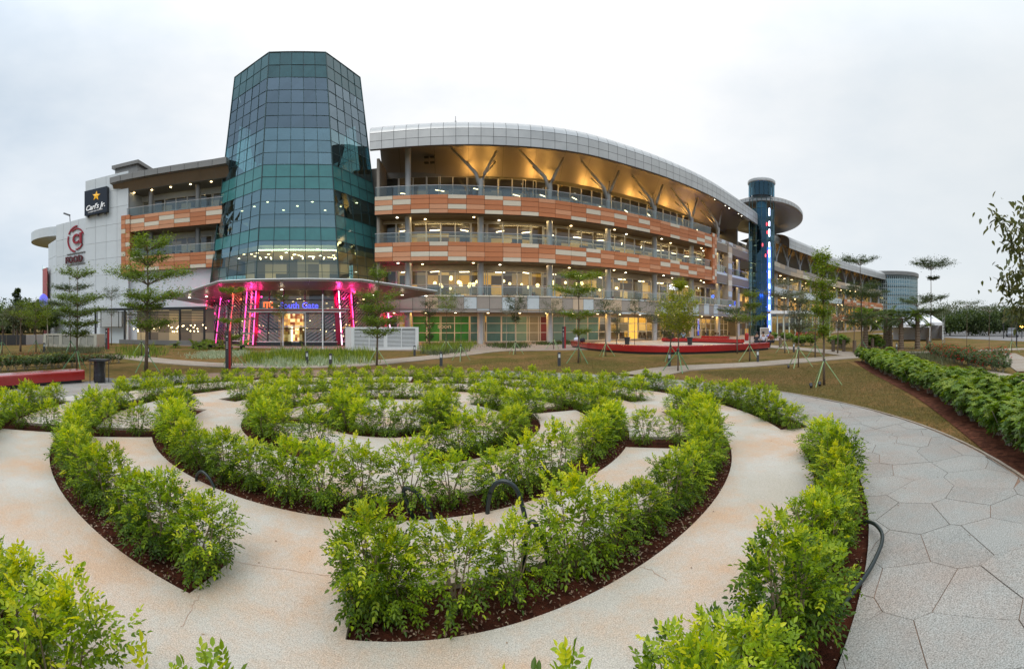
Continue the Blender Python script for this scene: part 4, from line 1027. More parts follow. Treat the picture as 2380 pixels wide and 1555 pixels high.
for f in (-2, -1, 0, 1, 2):
    cols = LCOL.get(f, [0, .25, .5, .75, 1]); LC = len(cols)-1
    for j in range(4):
        for i in range(LC):
            door = f == 0 and i == 2 and j < 2
            q = [lh(f, cols[i]+.004, LR[j]), lh(f, cols[i+1]-.004, LR[j]), lh(f, cols[i+1]-.004, LR[j+1]), lh(f, cols[i]+.004, LR[j+1])]
            if door: continue
            MB().face(q).build('lobby_pane', MATS['lobby_glass'], lob)
    # fritted diagonal lines on the lower panes
    b = MB()
    for i in range(LC):
        if f == 0 and i == 2: continue
        rev = (f <= 0 and i < 2) or f < 0
        zt = 3.0 if f == 0 else 5.1
        n = 14 if f == 0 else 22
        for k in range(-n//2, n):
            z_a = .4+k*.31; 
            s0, s1 = cols[i]+.012, cols[i+1]-.012; rise = 5.2*(s1-s0)
            za, zb = (z_a+rise, z_a) if rev else (z_a, z_a+rise)
            za_, zb_ = za, zb; sa, sb = s0, s1
            def clipz(za, zb, sa, sb):
                lo, hi = .42, zt
                if max(za, zb) < lo or min(za, zb) > hi: return None
                def at(z): return sa+(sb-sa)*(z-za)/(zb-za)
                A_, B__ = (za, sa), (zb, sb)
                if za < lo: A_ = (lo, at(lo))
                if za > hi: A_ = (hi, at(hi))
                if zb < lo: B__ = (lo, at(lo))
                if zb > hi: B__ = (hi, at(hi))
                return A_, B__
            c_ = clipz(za, zb, sa, sb)
            if c_ is None: continue
            (z1_, s1_), (z2_, s2_) = c_; w2 = .055
            b.face([lh(f, s1_, z1_-w2, -.02), lh(f, s2_, z2_-w2, -.02), lh(f, s2_, z2_+w2, -.02), lh(f, s1_, z1_+w2, -.02)])
    b.build('hatching', HATCH, lob)['kind'] = 'stuff'
    b = MB()
    for c in cols: b.tube([lh(f, c, .1), lh(f, c, 5.3)], .06, 4)
    for z in LR: b.tube([lh(f, 0, z), lh(f, 1, z)], .045, 4)
    b.build('mullions', MATS['mullion_dark'], lob)
    b = MB(); b.face([lh(f, 0, .0, -.05), lh(f, 1, .0, -.05), lh(f, 1, .33, -.05), lh(f, 0, .33, -.05)]); b.build('plinth', MATS['black_metal'], lob)
    b = MB(); b.tube([lh(f, 0, .36, -.09), lh(f, 1, .36, -.09)], .045, 4); b.build('sill_rail', MATS['white_metal'], lob)
# doorway
a_, c_ = lh(0, .34, .02, -.06), lh(0, .59, .02, -.06)
b = MB()
x0, x1 = a_[0]+.02, c_[0]-.02; y0 = a_[1]-.08
for xx in (x0, x1): b.box(xx-.05, y0, 0, xx+.05, y0+.12, 3.0)
b.box(x0, y0+.01, 2.9, x1, y0+.11, 3.0); b.box(x0, y0+.01, 1.72, x1, y0+.11, 1.8)
b.build('door_frame', MATS['white_metal'], lob)
box('door_leaf', x0+.1, y0+.04, .03, (x0+x1)/2-.25, y0+.06, 1.7, MATS['dim_glass'], lob); box('door_leaf', x1-.55, y0+.04, .03, x1-.08, y0+.06, 1.7, MATS['dim_glass'], lob)
interior_mat('lobby_back', [(.50, .28, .08), (.75, .50, .16), (.20, .06, .03), (.9, .7, .35), (.35, .18, .08)], .9, 2.6, 1.6)
box('lobby_back_wall', -1.9, -5.6, 0, .6, -5.5, 3.4, MATS['lobby_back'], lob)
box('lobby_back_wall', -7.5, -3.5, 0, 7.5, -3.4, 5.1, MATS['dim_interior'], lob)
box('bright_panel', -.75, -5.75, .05, -.45, -5.7, 1.7, emit('panel_glow', (1, .85, .55), 2.2), lob)
box('lobby_floor', -8, -9.3, .0, 8, 3, .03, MATS['floor_grey'], lob)
area('ceiling_light', (0, -6.6, 4.9), (0, 0, 0), 9, 3, 150, (1, .72, .35), lob)
r = random.Random(17)
for k in range(30): link('downlight', disc_w, lob, (r.uniform(-6.5, 6.5), r.uniform(-7.6, -4.2), r.uniform(3.4, 4.6)), scale=(.8, .8, .8))
for k in range(24): link('bulb', MESHES['bulb'], lob, (r.uniform(-5.5, 5.5), r.uniform(-7.6, -5), r.uniform(.7, 2.3)))
# sloping lit fins
fin_n = [0]
def fin(f, s_, m, pw, col, led=True):
    p0, p1 = lh(f, s_, .1, -.42), lh(f, s_, 5.0, -.34)
    b = MB(); b.tube([p0, p1], [.10, .075], 6); b.build('light_fin', MATS['mullion_teal'] if m == 'led_teal' else MATS['column_grey'], lob)
    if led:
        d = np.array((0, -.1, 0)); k = 26
        b = MB()
        for i in range(k):
            if i % 7 == 5: continue
            t0, t1 = i/k+.006, (i+.80)/k; b.tube([p0+(p1-p0)*t0+d, p0+(p1-p0)*t1+d], .036, 4)
        b.build('light_strip', MATS[m], lob)
    point('fin_and_wash_light', tuple(p1+np.array((0, -.35, -.5))), pw*1.7, col, .1, lob)
    point('fin_and_wash_light', tuple(p0*.45+p1*.55+np.array((.1, .55, 0))), pw*1.3, col, .1, lob)
fin(-1, 0.06, 'led_red', 34, (1, .03, .16)); fin(-1, .36, 'led_pink', 26, (1, .03, .35)); fin(-1, .62, 'led_red', 12, (1, .15, .05)); fin(0, -.02, 'led_red', 40, (1, .04, .30)); fin(0, .03, 'led_pink', 8, (1, .03, .3))
fin(0, .97, 'led_core', 46, (1, .02, .25)); fin(1, .18, 'led_pink', 22, (1, .03, .25)); fin(1, .92, 'led_core', 46, (1, .03, .22))
fin(-1, .88, 'led_pink', 10, (1, .03, .3)); fin(-2, .9, 'led_pink', 20, (1, .03, .2))
for f_, s__ in ((0, .02), (0, .965), (-1, .10), (1, .90), (1, .2)):
    p0, p1 = lh(f_, s__, .1, .12), lh(f_, s__, 5.1, .12); MB().tube([p0, p1], .26, 12).build('lit_column', mat('column_crimson', (.50, .03, .10), .35), lob, smooth=True)
    for t_ in (.25, .6, .9): q_ = p0+(p1-p0)*t_; point('added_column_wash', (q_[0]+.35, q_[1]-.55, q_[2]), 16, (1, .03, .22), .1, lob)  # pink points added to carry the magenta wash, no fittings modelled
for s_ in (-.3, 1.25): point('fin_and_wash_light', tuple(lh(0, s_, 4.3, -1.2)), 20, (1, .04, .25), .1, lob)  # added pink wash under the canopy, no fin at these points
box('fascia_rail', lh(0, 0, 0)[0]-.4, lh(0, 0, 3.1)[1]-.55, 3.02, lh(0, 1, 0)[0]+.3, lh(0, 0, 3.1)[1]-.3, 3.14, MATS['white_metal'], lob)
box('fascia_rail', lh(0, 0, 0)[0]-.3, lh(0, 0, 3.1)[1]-.53, 3.142, lh(0, 1, 0)[0]+.2, lh(0, 0, 3.1)[1]-.32, 3.30, MATS['red_gloss'], lob)
box('fascia_rail', lh(0, 0, 0)[0]-.2, lh(0, 0, 3.1)[1]-.55, 3.302, lh(0, 1, 0)[0]+.6, lh(0, 0, 3.1)[1]-.3, 3.37, MATS['white_metal'], lob)
ya = lh(0, 0, 3.1)[1]-.45
gs = tag(empty('gate_sign', (TX+(-ya)*sin(-TA)*1.0*0, TY, 0), 0), 'glowing blue South Gate lettering with an orange mark above the entrance doors', 'sign')
gs.location = (TX, TY, 0); gs.rotation_euler = (0, 0, -TA)
text('South Gate', .76, .035, MATS['letter_blue'], gs, (.15, ya, 3.40), (pi/2, 0, 0), bold=.012, align='CENTER').scale = (1.0, 1, 1)
b = MB(); b.box(-2.35, ya-.04, 3.40+.45, -1.75, ya+.04, 3.96); b.box(-2.35, ya-.035, 3.5, -2.24, ya+.035, 3.85); b.box(-2.06, ya-.035, 3.40, -1.95, ya+.035, 3.85); b.box(-1.64, ya-.035, 3.82, -1.5, ya+.035, 3.96); b.box(-1.64, ya-.035, 3.4, -1.5, ya+.035, 3.56); b.box(-1.84, ya-.036, 3.5, -1.74, ya+.034, 3.85)
b.build('orange_mark', MATS['letter_orange'], gs, loc=(-.72, 0, 0))

# ------------------------------------------------------------------ lift tower with disc roof
lx, ly = pol(1770, 76)
lift = tag(empty('lift_tower', (lx, ly, 0), -az(1770)), 'round blue glass lift tower with an oval disc roof and blue light strip', 'tower')
N_ = 16
for k in range(N_):
    a0, a1 = 2*pi*k/N_+.02, 2*pi*(k+1)/N_-.02
    if sin((a0+a1)/2) > .35: continue
    for j in range(12):
        z0 = 1.8*j; b = MB(); b.face([(2.2*cos(a0), 2.2*sin(a0), z0+.04), (2.2*cos(a1), 2.2*sin(a1), z0+.04), (2.2*cos(a1), 2.2*sin(a1), z0+1.76), (2.2*cos(a0), 2.2*sin(a0), z0+1.76)])
        b.build('glass_pane', MATS['blue_glass'], lift)
b = MB()
for k in range(N_): a = 2*pi*k/N_; b.tube([(2.2*cos(a), 2.2*sin(a), 0), (2.2*cos(a), 2.2*sin(a), 23.5)], .05, 4)
for j in range(14): b.lathe([(2.17, 1.8*j-.04), (2.24, 1.8*j), (2.17, 1.8*j+.04)], N_)
b.build('glazing_frame', MATS['mullion_teal'], lift)
b = MB(); b.lathe([(1.0, 0), (1.0, 23.5)], 10); b.build('lift_core', mat('lift_core', (.02, .10, .16), .3, metal=.3, noise=.2), lift)
b = MB()
for j in range(12): b.box(1.2, -2.32, 1.0+j*1.75, 1.42, -2.22, 1.0+j*1.75+(1.25 if j % 2 else .8))
b.build('light_strip', MATS['led_ice'], lift)
b = MB(); b.box(1.1, -2.24, 0, 1.55, -2.2, 15); b.build('light_backing', MATS['led_blue'], lift)
b = MB()
for z, x in ((13.3, .6), (15.1, .1), (17.2, .9), (18.6, .8), (13.9, 1.0)): b.box(x, -2.26, z, x+.14, -2.2, z+.5)
b.build('red_indicator', MATS['led_red'], lift)
point('strip_light', (1.6, -3.3, 5), 160, (.05, .12, 1), .3, lift); point('strip_light', (1.6, -3.3, 11), 120, (.05, .12, 1), .3, lift)
point('strip_light', (0, -1.4, 7), 160, (.05, .2, 1), .3, lift)
b = MB()
for k in range(18): b.k = 0; b.lathe([(2.25, 23.9), (2.25, 26.2)], 1, a0=2*pi*k/18+.02, a1=2*pi*(k+1)/18-.02)
b.build('lantern_glass', MATS['blue_glass'], lift)
b = MB(); b.lathe([(1.6, 23.6), (1.6, 26.1)], 12); b.build('lantern_core', MATS['hall_dark'], lift)
b = MB(); b.lathe([(0.01, 26.7), (2.3, 26.75), (2.42, 26.6), (2.42, 26.25), (2.25, 26.15), (.01, 26.15)], 24); b.build('lantern_cap', MATS['alu_panel'], lift, smooth=False)
b = MB()
n = 48; pr_ = [(.965, 22.95), (1.0, 23.1), (1.0, 23.75), (.99, 23.9), (.0, 24.0)]
b.lathe([(.001, 22.9)]+[(r_, z) for r_, z in pr_], n, sx=8.0, sy=14.2)
b.v = [(x+.3, y+13.0, z) for x, y, z in b.v]; b.build('disc_roof', mat('disc_metal', (.30, .27, .24), .42, metal=.35, noise=.08, nscale=.4), lift)
for k in range(30):
    a = -pi/2-1.2+k*2.6/29; x, y = .3+8.03*cos(a), 13+14.25*sin(a)
    if k < 29:
        a2 = -pi/2-1.2+(k+1)*2.6/29; g = .004
        MB().face([(.3+8.03*cos(a+g), 13+14.25*sin(a+g), 23.15), (.3+8.03*cos(a2-g), 13+14.25*sin(a2-g), 23.15), (.3+8.03*cos(a2-g), 13+14.25*sin(a2-g), 23.72), (.3+8.03*cos(a+g), 13+14.25*sin(a+g), 23.72)]).build('rim_panel', MATS['alu_panel'], lift)
# low glazed entrance under it
vx, vy = pol(1862, 72)
ves = tag(empty('side_entrance', (vx, vy, 0), -.45), 'low white framed glazed entrance beside the blue lift tower', 'entrance')
box('flat_roof', -5.2, -.6, 3.7, 5.2, 6, 4.2, MATS['white_metal'], ves)
box('clerestory', -5, .3, 3.1, 5, .36, 3.68, MATS['dim_glass'], ves)
for k in range(11): box('post', -5+k*.98, 0, 0, -4.82+k*.98, .18, 3.7, mat('pale_mint', (.52, .58, .48), .5), ves)
for k in range(10): box('glass_door', -4.82+k*.98, .08, .05, -4.02+k*.98, .11, 3.05, MATS['dim_glass'], ves)
box('back_wall', -5, 3, 0, 5, 3.1, 3.7, MATS['shop_interior'], ves)
area('entrance_light', (0, 1.5, 3.6), (0, 0, -.45), 8, 1, 150, (1, .9, .65)).location = (vx, vy+1.6, 3.6)

# ------------------------------------------------------------------ far wing and drum
FW = Curve([(46.5, 70.5), (57.6, 78.5), (70, 85.3), (82.8, 93), (108, 103.5), (134.4, 112), (150, 117)])
fw = tag(empty('far_wing'), 'distant arcade wing with a rolled silver roof and warm lit galleries beyond the lift tower', 'building')
FR = Curve([(56.0, 76.5), (70, 84.0), (82.8, 91.6), (108, 102.0), (134.4, 110.5)])
FW.sweep('floor_slab', [(0, 12.9), (0, 14.6), (9, 14.6), (9, 12.9)], MATS['ceiling_tan'], fw, closed=True, caps=True, step=3)
FW.sweep('floor_slab', [(.4, 8.2), (.4, 9.3), (9, 9.3), (9, 8.2)], MATS['ceiling_tan'], fw, closed=True, caps=True, step=3)
band(FW, fw, 0, FW.L*.9, 12.85, 14.7, -.05, 41, wd=3.6, rows=(1, 1), cols=('taupe_panel', 'sand_panel', 'cream_panel'), pr=(.6, .2, .2), name='parapet_panel')
band(FW, fw, 0, FW.L*.45, 8.1, 9.7, .3, 42, wd=3.2, rows=(1,), cols=('white_panel', 'pale_blue_panel', 'taupe_panel'), pr=(.5, .2, .3), name='parapet_panel')
band(FW, fw, FW.L*.45, FW.L, 7.6, 9.7, -.4, 43, wd=2.4, rows=(1, 1, 1), name='facade_panel')
band(FW, fw, FW.L*.3, FW.L, 3.1, 4.9, .1, 44, wd=2.4, rows=(1, 1, 1), name='facade_panel')
band(FW, fw, 0, FW.L*.3, 3.1, 4.7, .1, 45, wd=2.6, rows=(1,), cols=('taupe_panel', 'sand_panel', 'pale_blue_panel'), name='parapet_panel')
FW.sweep('floor_slab', [(.5, 3.12), (.5, 4.2), (9, 4.2), (9, 3.12)], MATS['ceiling_tan'], fw, closed=True, caps=True, step=3)
for z0, z1 in ((0, 3.1), (4.2, 8.15), (9.3, 12.85), (14.6, 18.5)):
    FW.sweep('interior_wall', [(6.5, z0), (6.5, z1)], MATS['shop_interior' if z0 < 10 else 'dim_interior'], fw, step=3)
glazing(FW, fw, 0, FW.L, 4.5, 0.05, 3.0, [1.9], 3.0, MATS['mullion_white'], MATS['shop_glass']); glazing(FW, fw, 0, FW.L, 4.6, 9.3, 12.8, [1.6], 3.2, MATS['mullion_white'], MATS['shop_glass'])
FW.sweep('sloping_wall', [(3.5, 20.7), (5.5, 14.6)], MATS['slope_wall'], fw, step=3)
roof(FR, fw, 0, FR.L, 18.5, 0, 1.7, 1.6, 3.6, wd=3.2)
FR.sweep('soffit', [(.05, 18.5), (3.6, 20.7)], MATS['soffit_metal'], fw, step=3)
b = MB(); pr = roofprof(0, 18.5, 1.7, 1.6, 3.6); b.face([(FR.at(0, o)[0], FR.at(0, o)[1], z) for o, z in pr+[(8, 21.6), (8, 20.4), (3.6, 20.7)]]); b.build('roof_gable', MATS['soffit_metal'], fw)
FR2 = Curve([(48.6, 74.6), (53, 77.0), (56.6, 79.6)])
FR2.sweep('roof_nose', [(.3, 19.4), (0, 20.6), (.6, 21.6), (2.4, 22.0), (6, 22.1)], MATS['alu_panel'], fw, smooth=True, step=.8)
FR2.sweep('soffit', [(.3, 19.4), (4, 20.6)], MATS['soffit_metal'], fw, step=.8)
for k in range(13):
    u = 2+k*6.8
    if u > FW.L-3: break
    x, y, a = FW.at(u, 1.4); ca, sa = cos(a), sin(a)
    column(fw, x, y, 14.6, 16, .3); column(fw, x, y, 0, 12.9, .35)
    b = MB(); b.tube([(x, y, 15.8), (x-2.9*ca, y-2.9*sa, 19.6)], [.26, .16], 6); b.tube([(x, y, 15.8), (x+2.9*ca, y+2.9*sa, 19.6)], [.26, .16], 6); b.tube([(x, y, 15.8), (x, y+.3, 19.3)], .12, 6)
    b.build('branching_head', MATS['column_grey'], fw)
    spot('uplight', (x, y+.5, 16), (x, y+1.6, 22), 420, (1, .55, .12), 80, fw)
r = random.Random(77)
for k in range(70):
    u = r.uniform(1, FW.L-4); x, y, a = FW.at(u, r.uniform(1, 4)); z = r.choice((8.1, 8.1, 3.05, 12.8)); link('downlight', disc_w, fw, (x, y, z), scale=(1.8, 1.8, 1.8))
for u in (8, 28, 50, 72, 92):
    for z, pw in ((7.9, 420), (3.0, 260), (12.6, 200)): x, y, a = FW.at(u, 4); area('ceiling_light', (x, y, z), (0, 0, a), 12, 3, pw, (1, .62, .22), fw)
x, y, a = FW.at(FW.L*.73, -1.2)
# frame that ends the bands
E2 = FW.L*.86
FW.sweep('end_frame', [(-.5, 10.8), (-.5, 15.1), (1, 15.1), (1, 10.8)], MATS['sand_panel'], fw, E2+3, E2+5.5, closed=True, caps=True)
FW.sweep('end_frame', [(-.6, 2.8), (-.6, 10.2), (1, 10.2), (1, 2.8)], MATS['terracotta_light'], fw, E2, E2+3.0, closed=True, caps=True)
dx_, dy_ = pol(2071, 172)
dr = tag(empty('glass_drum', (dx_, dy_, 0)), 'round teal glazed drum building at the far end behind the silver roof', 'building')
for k in range(44):
    a0, a1 = 2*pi*k/44+.012, 2*pi*(k+1)/44-.012; am = (a0+a1)/2
    if cos(am)*sin(az(2071))+sin(am)*cos(az(2071)) > .25: continue
    for j in range(6):
        z0 = 3.2*j; MB().face([(10.4*cos(a0), 10.4*sin(a0), z0+.2), (10.4*cos(a1), 10.4*sin(a1), z0+.2), (10.4*cos(a1), 10.4*sin(a1), z0+3.0), (10.4*cos(a0), 10.4*sin(a0), z0+3.0)]).build('glass_pane', MATS['tower_glass'], dr)
b = MB()
for k in range(88): a = 2*pi*k/88; b.box(-.12, -.1, 0, .12, .1, 20.3, a+pi/2, (10.35*cos(a), 10.35*sin(a)))
for j in range(14): b.lathe([(10.25, 1.55*j-.12), (10.5, 1.55*j-.12), (10.5, 1.55*j+.12), (10.25, 1.55*j+.12)], 44)
b.build('glazing_frame', mat('drum_frame', (.30, .36, .36), .5), dr)
b = MB(); b.lathe([(9.2, 0), (9.2, 20)], 30); b.build('drum_core', mat('drum_core', (.03, .06, .07), .5, noise=.4, nscale=.2), dr)
b = MB(); b.lathe([(.01, 22.4), (10.5, 21.9), (10.9, 21.6), (10.9, 20.4), (10.2, 20.2)], 44); b.build('drum_roof', MATS['alu_dark'], dr)
# white marquees
def marquee(x, d, wd, dp, hw, hp, rz, label):
    X, Y = pol(x, d); t = tag(empty('marquee', (X, Y, 0), rz), label, 'tent', 'white event marquees')
    tw = mat('tent_white', (.72, .72, .74), .6, noise=.03)
    MB().face([(-wd, -dp, hw), (wd, -dp, hw), (0, 0, hp)]).face([(wd, -dp, hw), (wd, dp, hw), (0, 0, hp)]).face([(wd, dp, hw), (-wd, dp, hw), (0, 0, hp)]).face([(-wd, dp, hw), (-wd, -dp, hw), (0, 0, hp)]).build('tent_roof', tw, t)
    b = MB(); b.box(-wd, -dp, hw-.35, wd, -dp+.03, hw-.002); b.box(-wd, -dp, hw-.35, -wd+.03, dp, hw-.002); b.build('valance', tw, t)
    for sx in (-1, 1):
        for sy in (-1, 1): box('pole', sx*wd-.05, sy*dp-.05, 0, sx*wd+.05, sy*dp+.05, hw, MATS['white_metal'], t)
    b = MB(); b.box(-wd*.8, dp-.1, 0, wd, dp-.05, hw); b.box(wd-.05, -dp*.9, 0, wd-.01, dp-.1, hw-.4); b.build('side_sheet', tw, t)
marquee(2112, 54, 2.5, 2.5, 1.95, 3.1, -.9, 'left white peaked marquee behind the palm trunks')
marquee(2146, 58, 2.4, 2.4, 2.2, 3.9, -.9, 'right, taller white peaked marquee behind the umbrella tree')
b = MB()
X, Y = pol(2193, 45)
for dx__ in (-.22, .22):
    b.tube([(X+dx__, Y, 0), (X+dx__, Y, 2.9)], .03, 4)
for k in range(9): b.tube([(X-.22, Y, .3*k), (X+.22, Y, .3*k+.3)], .02, 4)
tag(b.build('lattice_mast', MATS['alu_dark']), 'grey lattice truss mast beside the white marquees', 'mast')
# ================================================================== plants
def shrub_proto(seed, nst=6, h=.72, rad=.285, ncomp=330, ll=.044, lw=.5, six=True, top=.0, low=.04):
    rng = np.random.default_rng(seed); b = MB(); tips = []
    for i in range(nst):
        a = 2*pi*i/nst+rng.uniform(-.4, .4); q = rng.uniform(.3, .8)*rad; z = h*rng.uniform(.6, .85)
        p0 = np.array((rng.uniform(-.05, .05), rng.uniform(-.05, .05), -.05)); p2 = np.array((q*cos(a), q*sin(a), z)); p1 = p0*.4+p2*.6+rng.normal(0, .03, 3); p1[2] = z*.45
        b.tube([p0, p1, p2], [.011, .008, .003], 4, cap=False); 
        for k in range(3):
            t = rng.uniform(.3, .9); o = p1+(p2-p1)*t; e2 = o+np.array((rng.normal(0, .05), rng.normal(0, .05), rng.uniform(.03, .10))); b.tube([o, e2], [.005, .002], 3, cap=False)
    # compound leaves through the crown, denser at its surface
    n = ncomp; u = rng.normal(0, 1, (n, 3)); u /= np.linalg.norm(u, axis=1)[:, None]; q = rng.uniform(.25, 1, n)**.5
    lob = 1+.30*np.sin(3*np.arctan2(u[:, 1], u[:, 0])+seed)+.15*np.sin(5*u[:, 2]+seed*2)
    P = np.column_stack([u[:, 0]*rad*q*lob, u[:, 1]*rad*q*lob, (low+(h-low)*.5)+u[:, 2]*(h-low)*.5*q*(.9+.1*lob)])
    # a few shoots stand proud of the top
    for k in range(4):
        a = rng.uniform(0, 2*pi); r_ = rng.uniform(0, rad*.8); m = 6; zz = h*.88+np.linspace(0, rng.uniform(.04, .13), m)
        P = np.vstack([P, np.column_stack([r_*cos(a)+rng.normal(0, .012, m), r_*sin(a)+rng.normal(0, .012, m), zz])])
    n = len(P); out_ = P.copy(); out_[:, 2] -= h*.45; D = unit(unit(out_)*.9+np.array((0, 0, .02))+rng.normal(0, .45, (n, 3)))
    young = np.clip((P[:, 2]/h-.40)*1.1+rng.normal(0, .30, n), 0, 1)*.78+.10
    K = 7; VS = []; TS = []
    side = unit(np.cross(D, np.array((0, 0, 1.))+rng.normal(0, .3, (n, 3)))); up = unit(np.cross(side, D))
    rl = ll*rng.uniform(2.0, 3.0, n)
    for k in range(K):
        t = (k//2+.6)/3.6; sgn = 1 if k % 2 else -1
        if k == K-1: t = 1.0; sgn = 0
        base = P+D*(rl*t)[:, None]-np.array((0, 0, 1.))*(rl*t*t*.25)[:, None]
        d = unit(D*.75+side*sgn*.85-np.array((0, 0, .12))+rng.normal(0, .12, (n, 3))) if sgn else D
        s_ = ll*rng.uniform(.75, 1.15, n)*(1.15 if k == K-1 else 1)
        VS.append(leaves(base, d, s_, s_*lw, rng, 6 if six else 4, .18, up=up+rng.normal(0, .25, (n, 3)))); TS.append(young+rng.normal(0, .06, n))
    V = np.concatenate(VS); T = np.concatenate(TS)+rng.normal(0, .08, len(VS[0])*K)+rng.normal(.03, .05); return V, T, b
def shrub_meshes(tagname, seeds, m, **kw):
    R = []
    for s_ in seeds:
        V, T, b = shrub_proto(s_, **kw); R.append((quad_mesh(tagname+'_foliage', V, T, m), b.mesh(tagname+'_stems', MATS['stem'])))
    return R
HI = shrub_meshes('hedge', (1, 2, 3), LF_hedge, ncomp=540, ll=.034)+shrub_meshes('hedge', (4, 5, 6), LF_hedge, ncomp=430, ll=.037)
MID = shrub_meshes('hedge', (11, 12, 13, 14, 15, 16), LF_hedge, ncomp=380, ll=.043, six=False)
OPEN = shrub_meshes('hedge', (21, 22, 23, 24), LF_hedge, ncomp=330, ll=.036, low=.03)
def put_shrub(x, y, protos, sc, label, group, rs_, zs=1, name='hedge_shrub', cat='shrub', z=-.04):
    fo, st = rs_.choice(protos); e_ = empty(name, (x, y, z), rs_.uniform(0, 6.28), label, cat, group); e_.scale = (sc, sc, sc*zs)
    link('foliage', fo, e_); link('stems', st, e_); return e_
rs_ = random.Random(5); cnt = 0
def hf(d): return .93 if d < 7 else max(.60, .93-(d-7)*.038)
def ring_row(nm, r0, r1, t0, t1, desc, sp=.47):
    global cnt
    r = r0+.42*(r1-r0); n = max(1, int(round(radians(t1-t0)*r/sp)))
    for i in range(n):
        th = t0+(t1-t0)*(i+.5)/n; x, y = mz(th+rs_.uniform(-.6, .6), r+rs_.uniform(-.05, .05)); a = atan2(x, y); d = sqrt(x*x+y*y)
        if abs(a) > 1.26 or y < -.2: continue
        if not is_bed(r, th): continue
        if any(abs(((th-q1)+180) % 360-180) < 2 for _ in ()): continue
        if nm == 'A' and 277.4 < th % 360 < 292.6: continue
        near = d < 6.0
        if d > 3.2 and rs_.random() < .025: continue
        bearing = ('far left', 'left', 'centre left', 'centre', 'centre right', 'right', 'far right')[int(min(6, max(0, (a+1.15)/.33)))]
        dep = 'nearest' if d < 3 else 'near' if d < 5 else 'middle' if d < 8 else 'rear' if d < 12 else 'farthest'
        protos = HI if near else MID
        if nm in 'BC' and d < 5.4 and rs_.random() < .30: protos = OPEN
        sc = hf(d)*rs_.uniform(.80, 1.10)
        put_shrub(x, y, protos, sc, f'leafy green shrub in the {desc}, {dep} part, {bearing}', f'{desc} shrubs, {dep} {bearing}', rs_, zs=rs_.uniform(.85, 1.08)); cnt += 1
DESC = {'A': 'outermost hedge ring', 'B': 'second hedge ring from outside', 'C': 'third hedge ring from outside', 'D': 'fourth hedge ring from outside', 'E': 'innermost hedge ring'}
for k, (a, c, g) in RINGS.items(): ring_row(k, a, c, 0, 360, DESC[k], .46 if k in 'BC' else .44)
for a, c, t0, t1 in SPOKES:
    n = max(1, int(round((c-a)/.5)))
    for i in range(n):
        r = a+(c-a)*(i+.5)/n; x, y = mz((t0+t1)/2, r); d = sqrt(x*x+y*y); 
        side = 'left' if x < -2.4 else 'right'
        put_shrub(x, y, OPEN, hf(d)*.85, f'small open shrub in a cross bed between hedge rings, {side} side', f'cross bed shrubs, {side}', rs_); cnt += 1
# slim shoots that only just reach up to the edge of the view
for th, sc in ((281.2, 1.0), (283.2, .98), (285.3, .98), (289.6, 1.0)):
    x, y = mz(th, 7.5); put_shrub(x, y, OPEN, sc, 'slim shoot of the outermost hedge at the very bottom edge of the view', 'shoots at the bottom edge', rs_)
x, y = mz(284.5, 5.86); put_shrub(x, y, HI, .98, 'leafy shrub at the near left end of the second ring, beside the bed corner', 'second ring end shrub', rs_)
print('hedge shrubs', cnt)
# a few fallen leaves on the paths
rng = np.random.default_rng(44); P = []
while len(P) < 160:
    th = rng.uniform(215, 375); r = rng.uniform(4.6, 9.6)
    if not is_bed(r, th) and not (7.1 < r < 7.9): P.append((*mz(th, r), .004))
P = np.array(P); D = np.column_stack([rng.normal(0, 1, (len(P), 2)), np.abs(rng.normal(0, .05, len(P)))])
quads('fallen_leaves', leaves(P, D, rng.uniform(.015, .03, len(P)), rng.uniform(.007, .014, len(P)), rng, 4, .2), rng.uniform(0, 1, len(P)), LF_litter)['kind'] = 'stuff'
# leaf litter on the near soil
rng = np.random.default_rng(3); P = []
while len(P) < 9000:
    th = rng.uniform(225, 360+5); k = rng.choice(['B', 'B', 'C', 'A']); a, c, g = RINGS[k]; r = rng.uniform(a+.03, c-.03)
    if is_bed(r, th): P.append((*mz(th, r), rng.uniform(-.042, -.032)))
P = np.array(P); D = np.column_stack([rng.normal(0, 1, (len(P), 2)), rng.normal(0, .15, len(P))])
quads('leaf_litter', leaves(P, D, rng.uniform(.018, .042, len(P)), rng.uniform(.009, .018, len(P)), rng, 4, .3), rng.uniform(0, 1, len(P)), LF_litter)['kind'] = 'stuff'
P2 = P[:900]+rng.normal(0, .03, (900, 3))*np.array((1, 1, 0)); D = np.column_stack([rng.normal(0, .5, (900, 2)), np.full(900, 1.)])
quads('seedling_weeds', leaves(P2, D, rng.uniform(.015, .035, 900), .012, rng, 4, .3), rng.uniform(.2, .6, 900), LF_big)['kind'] = 'stuff'

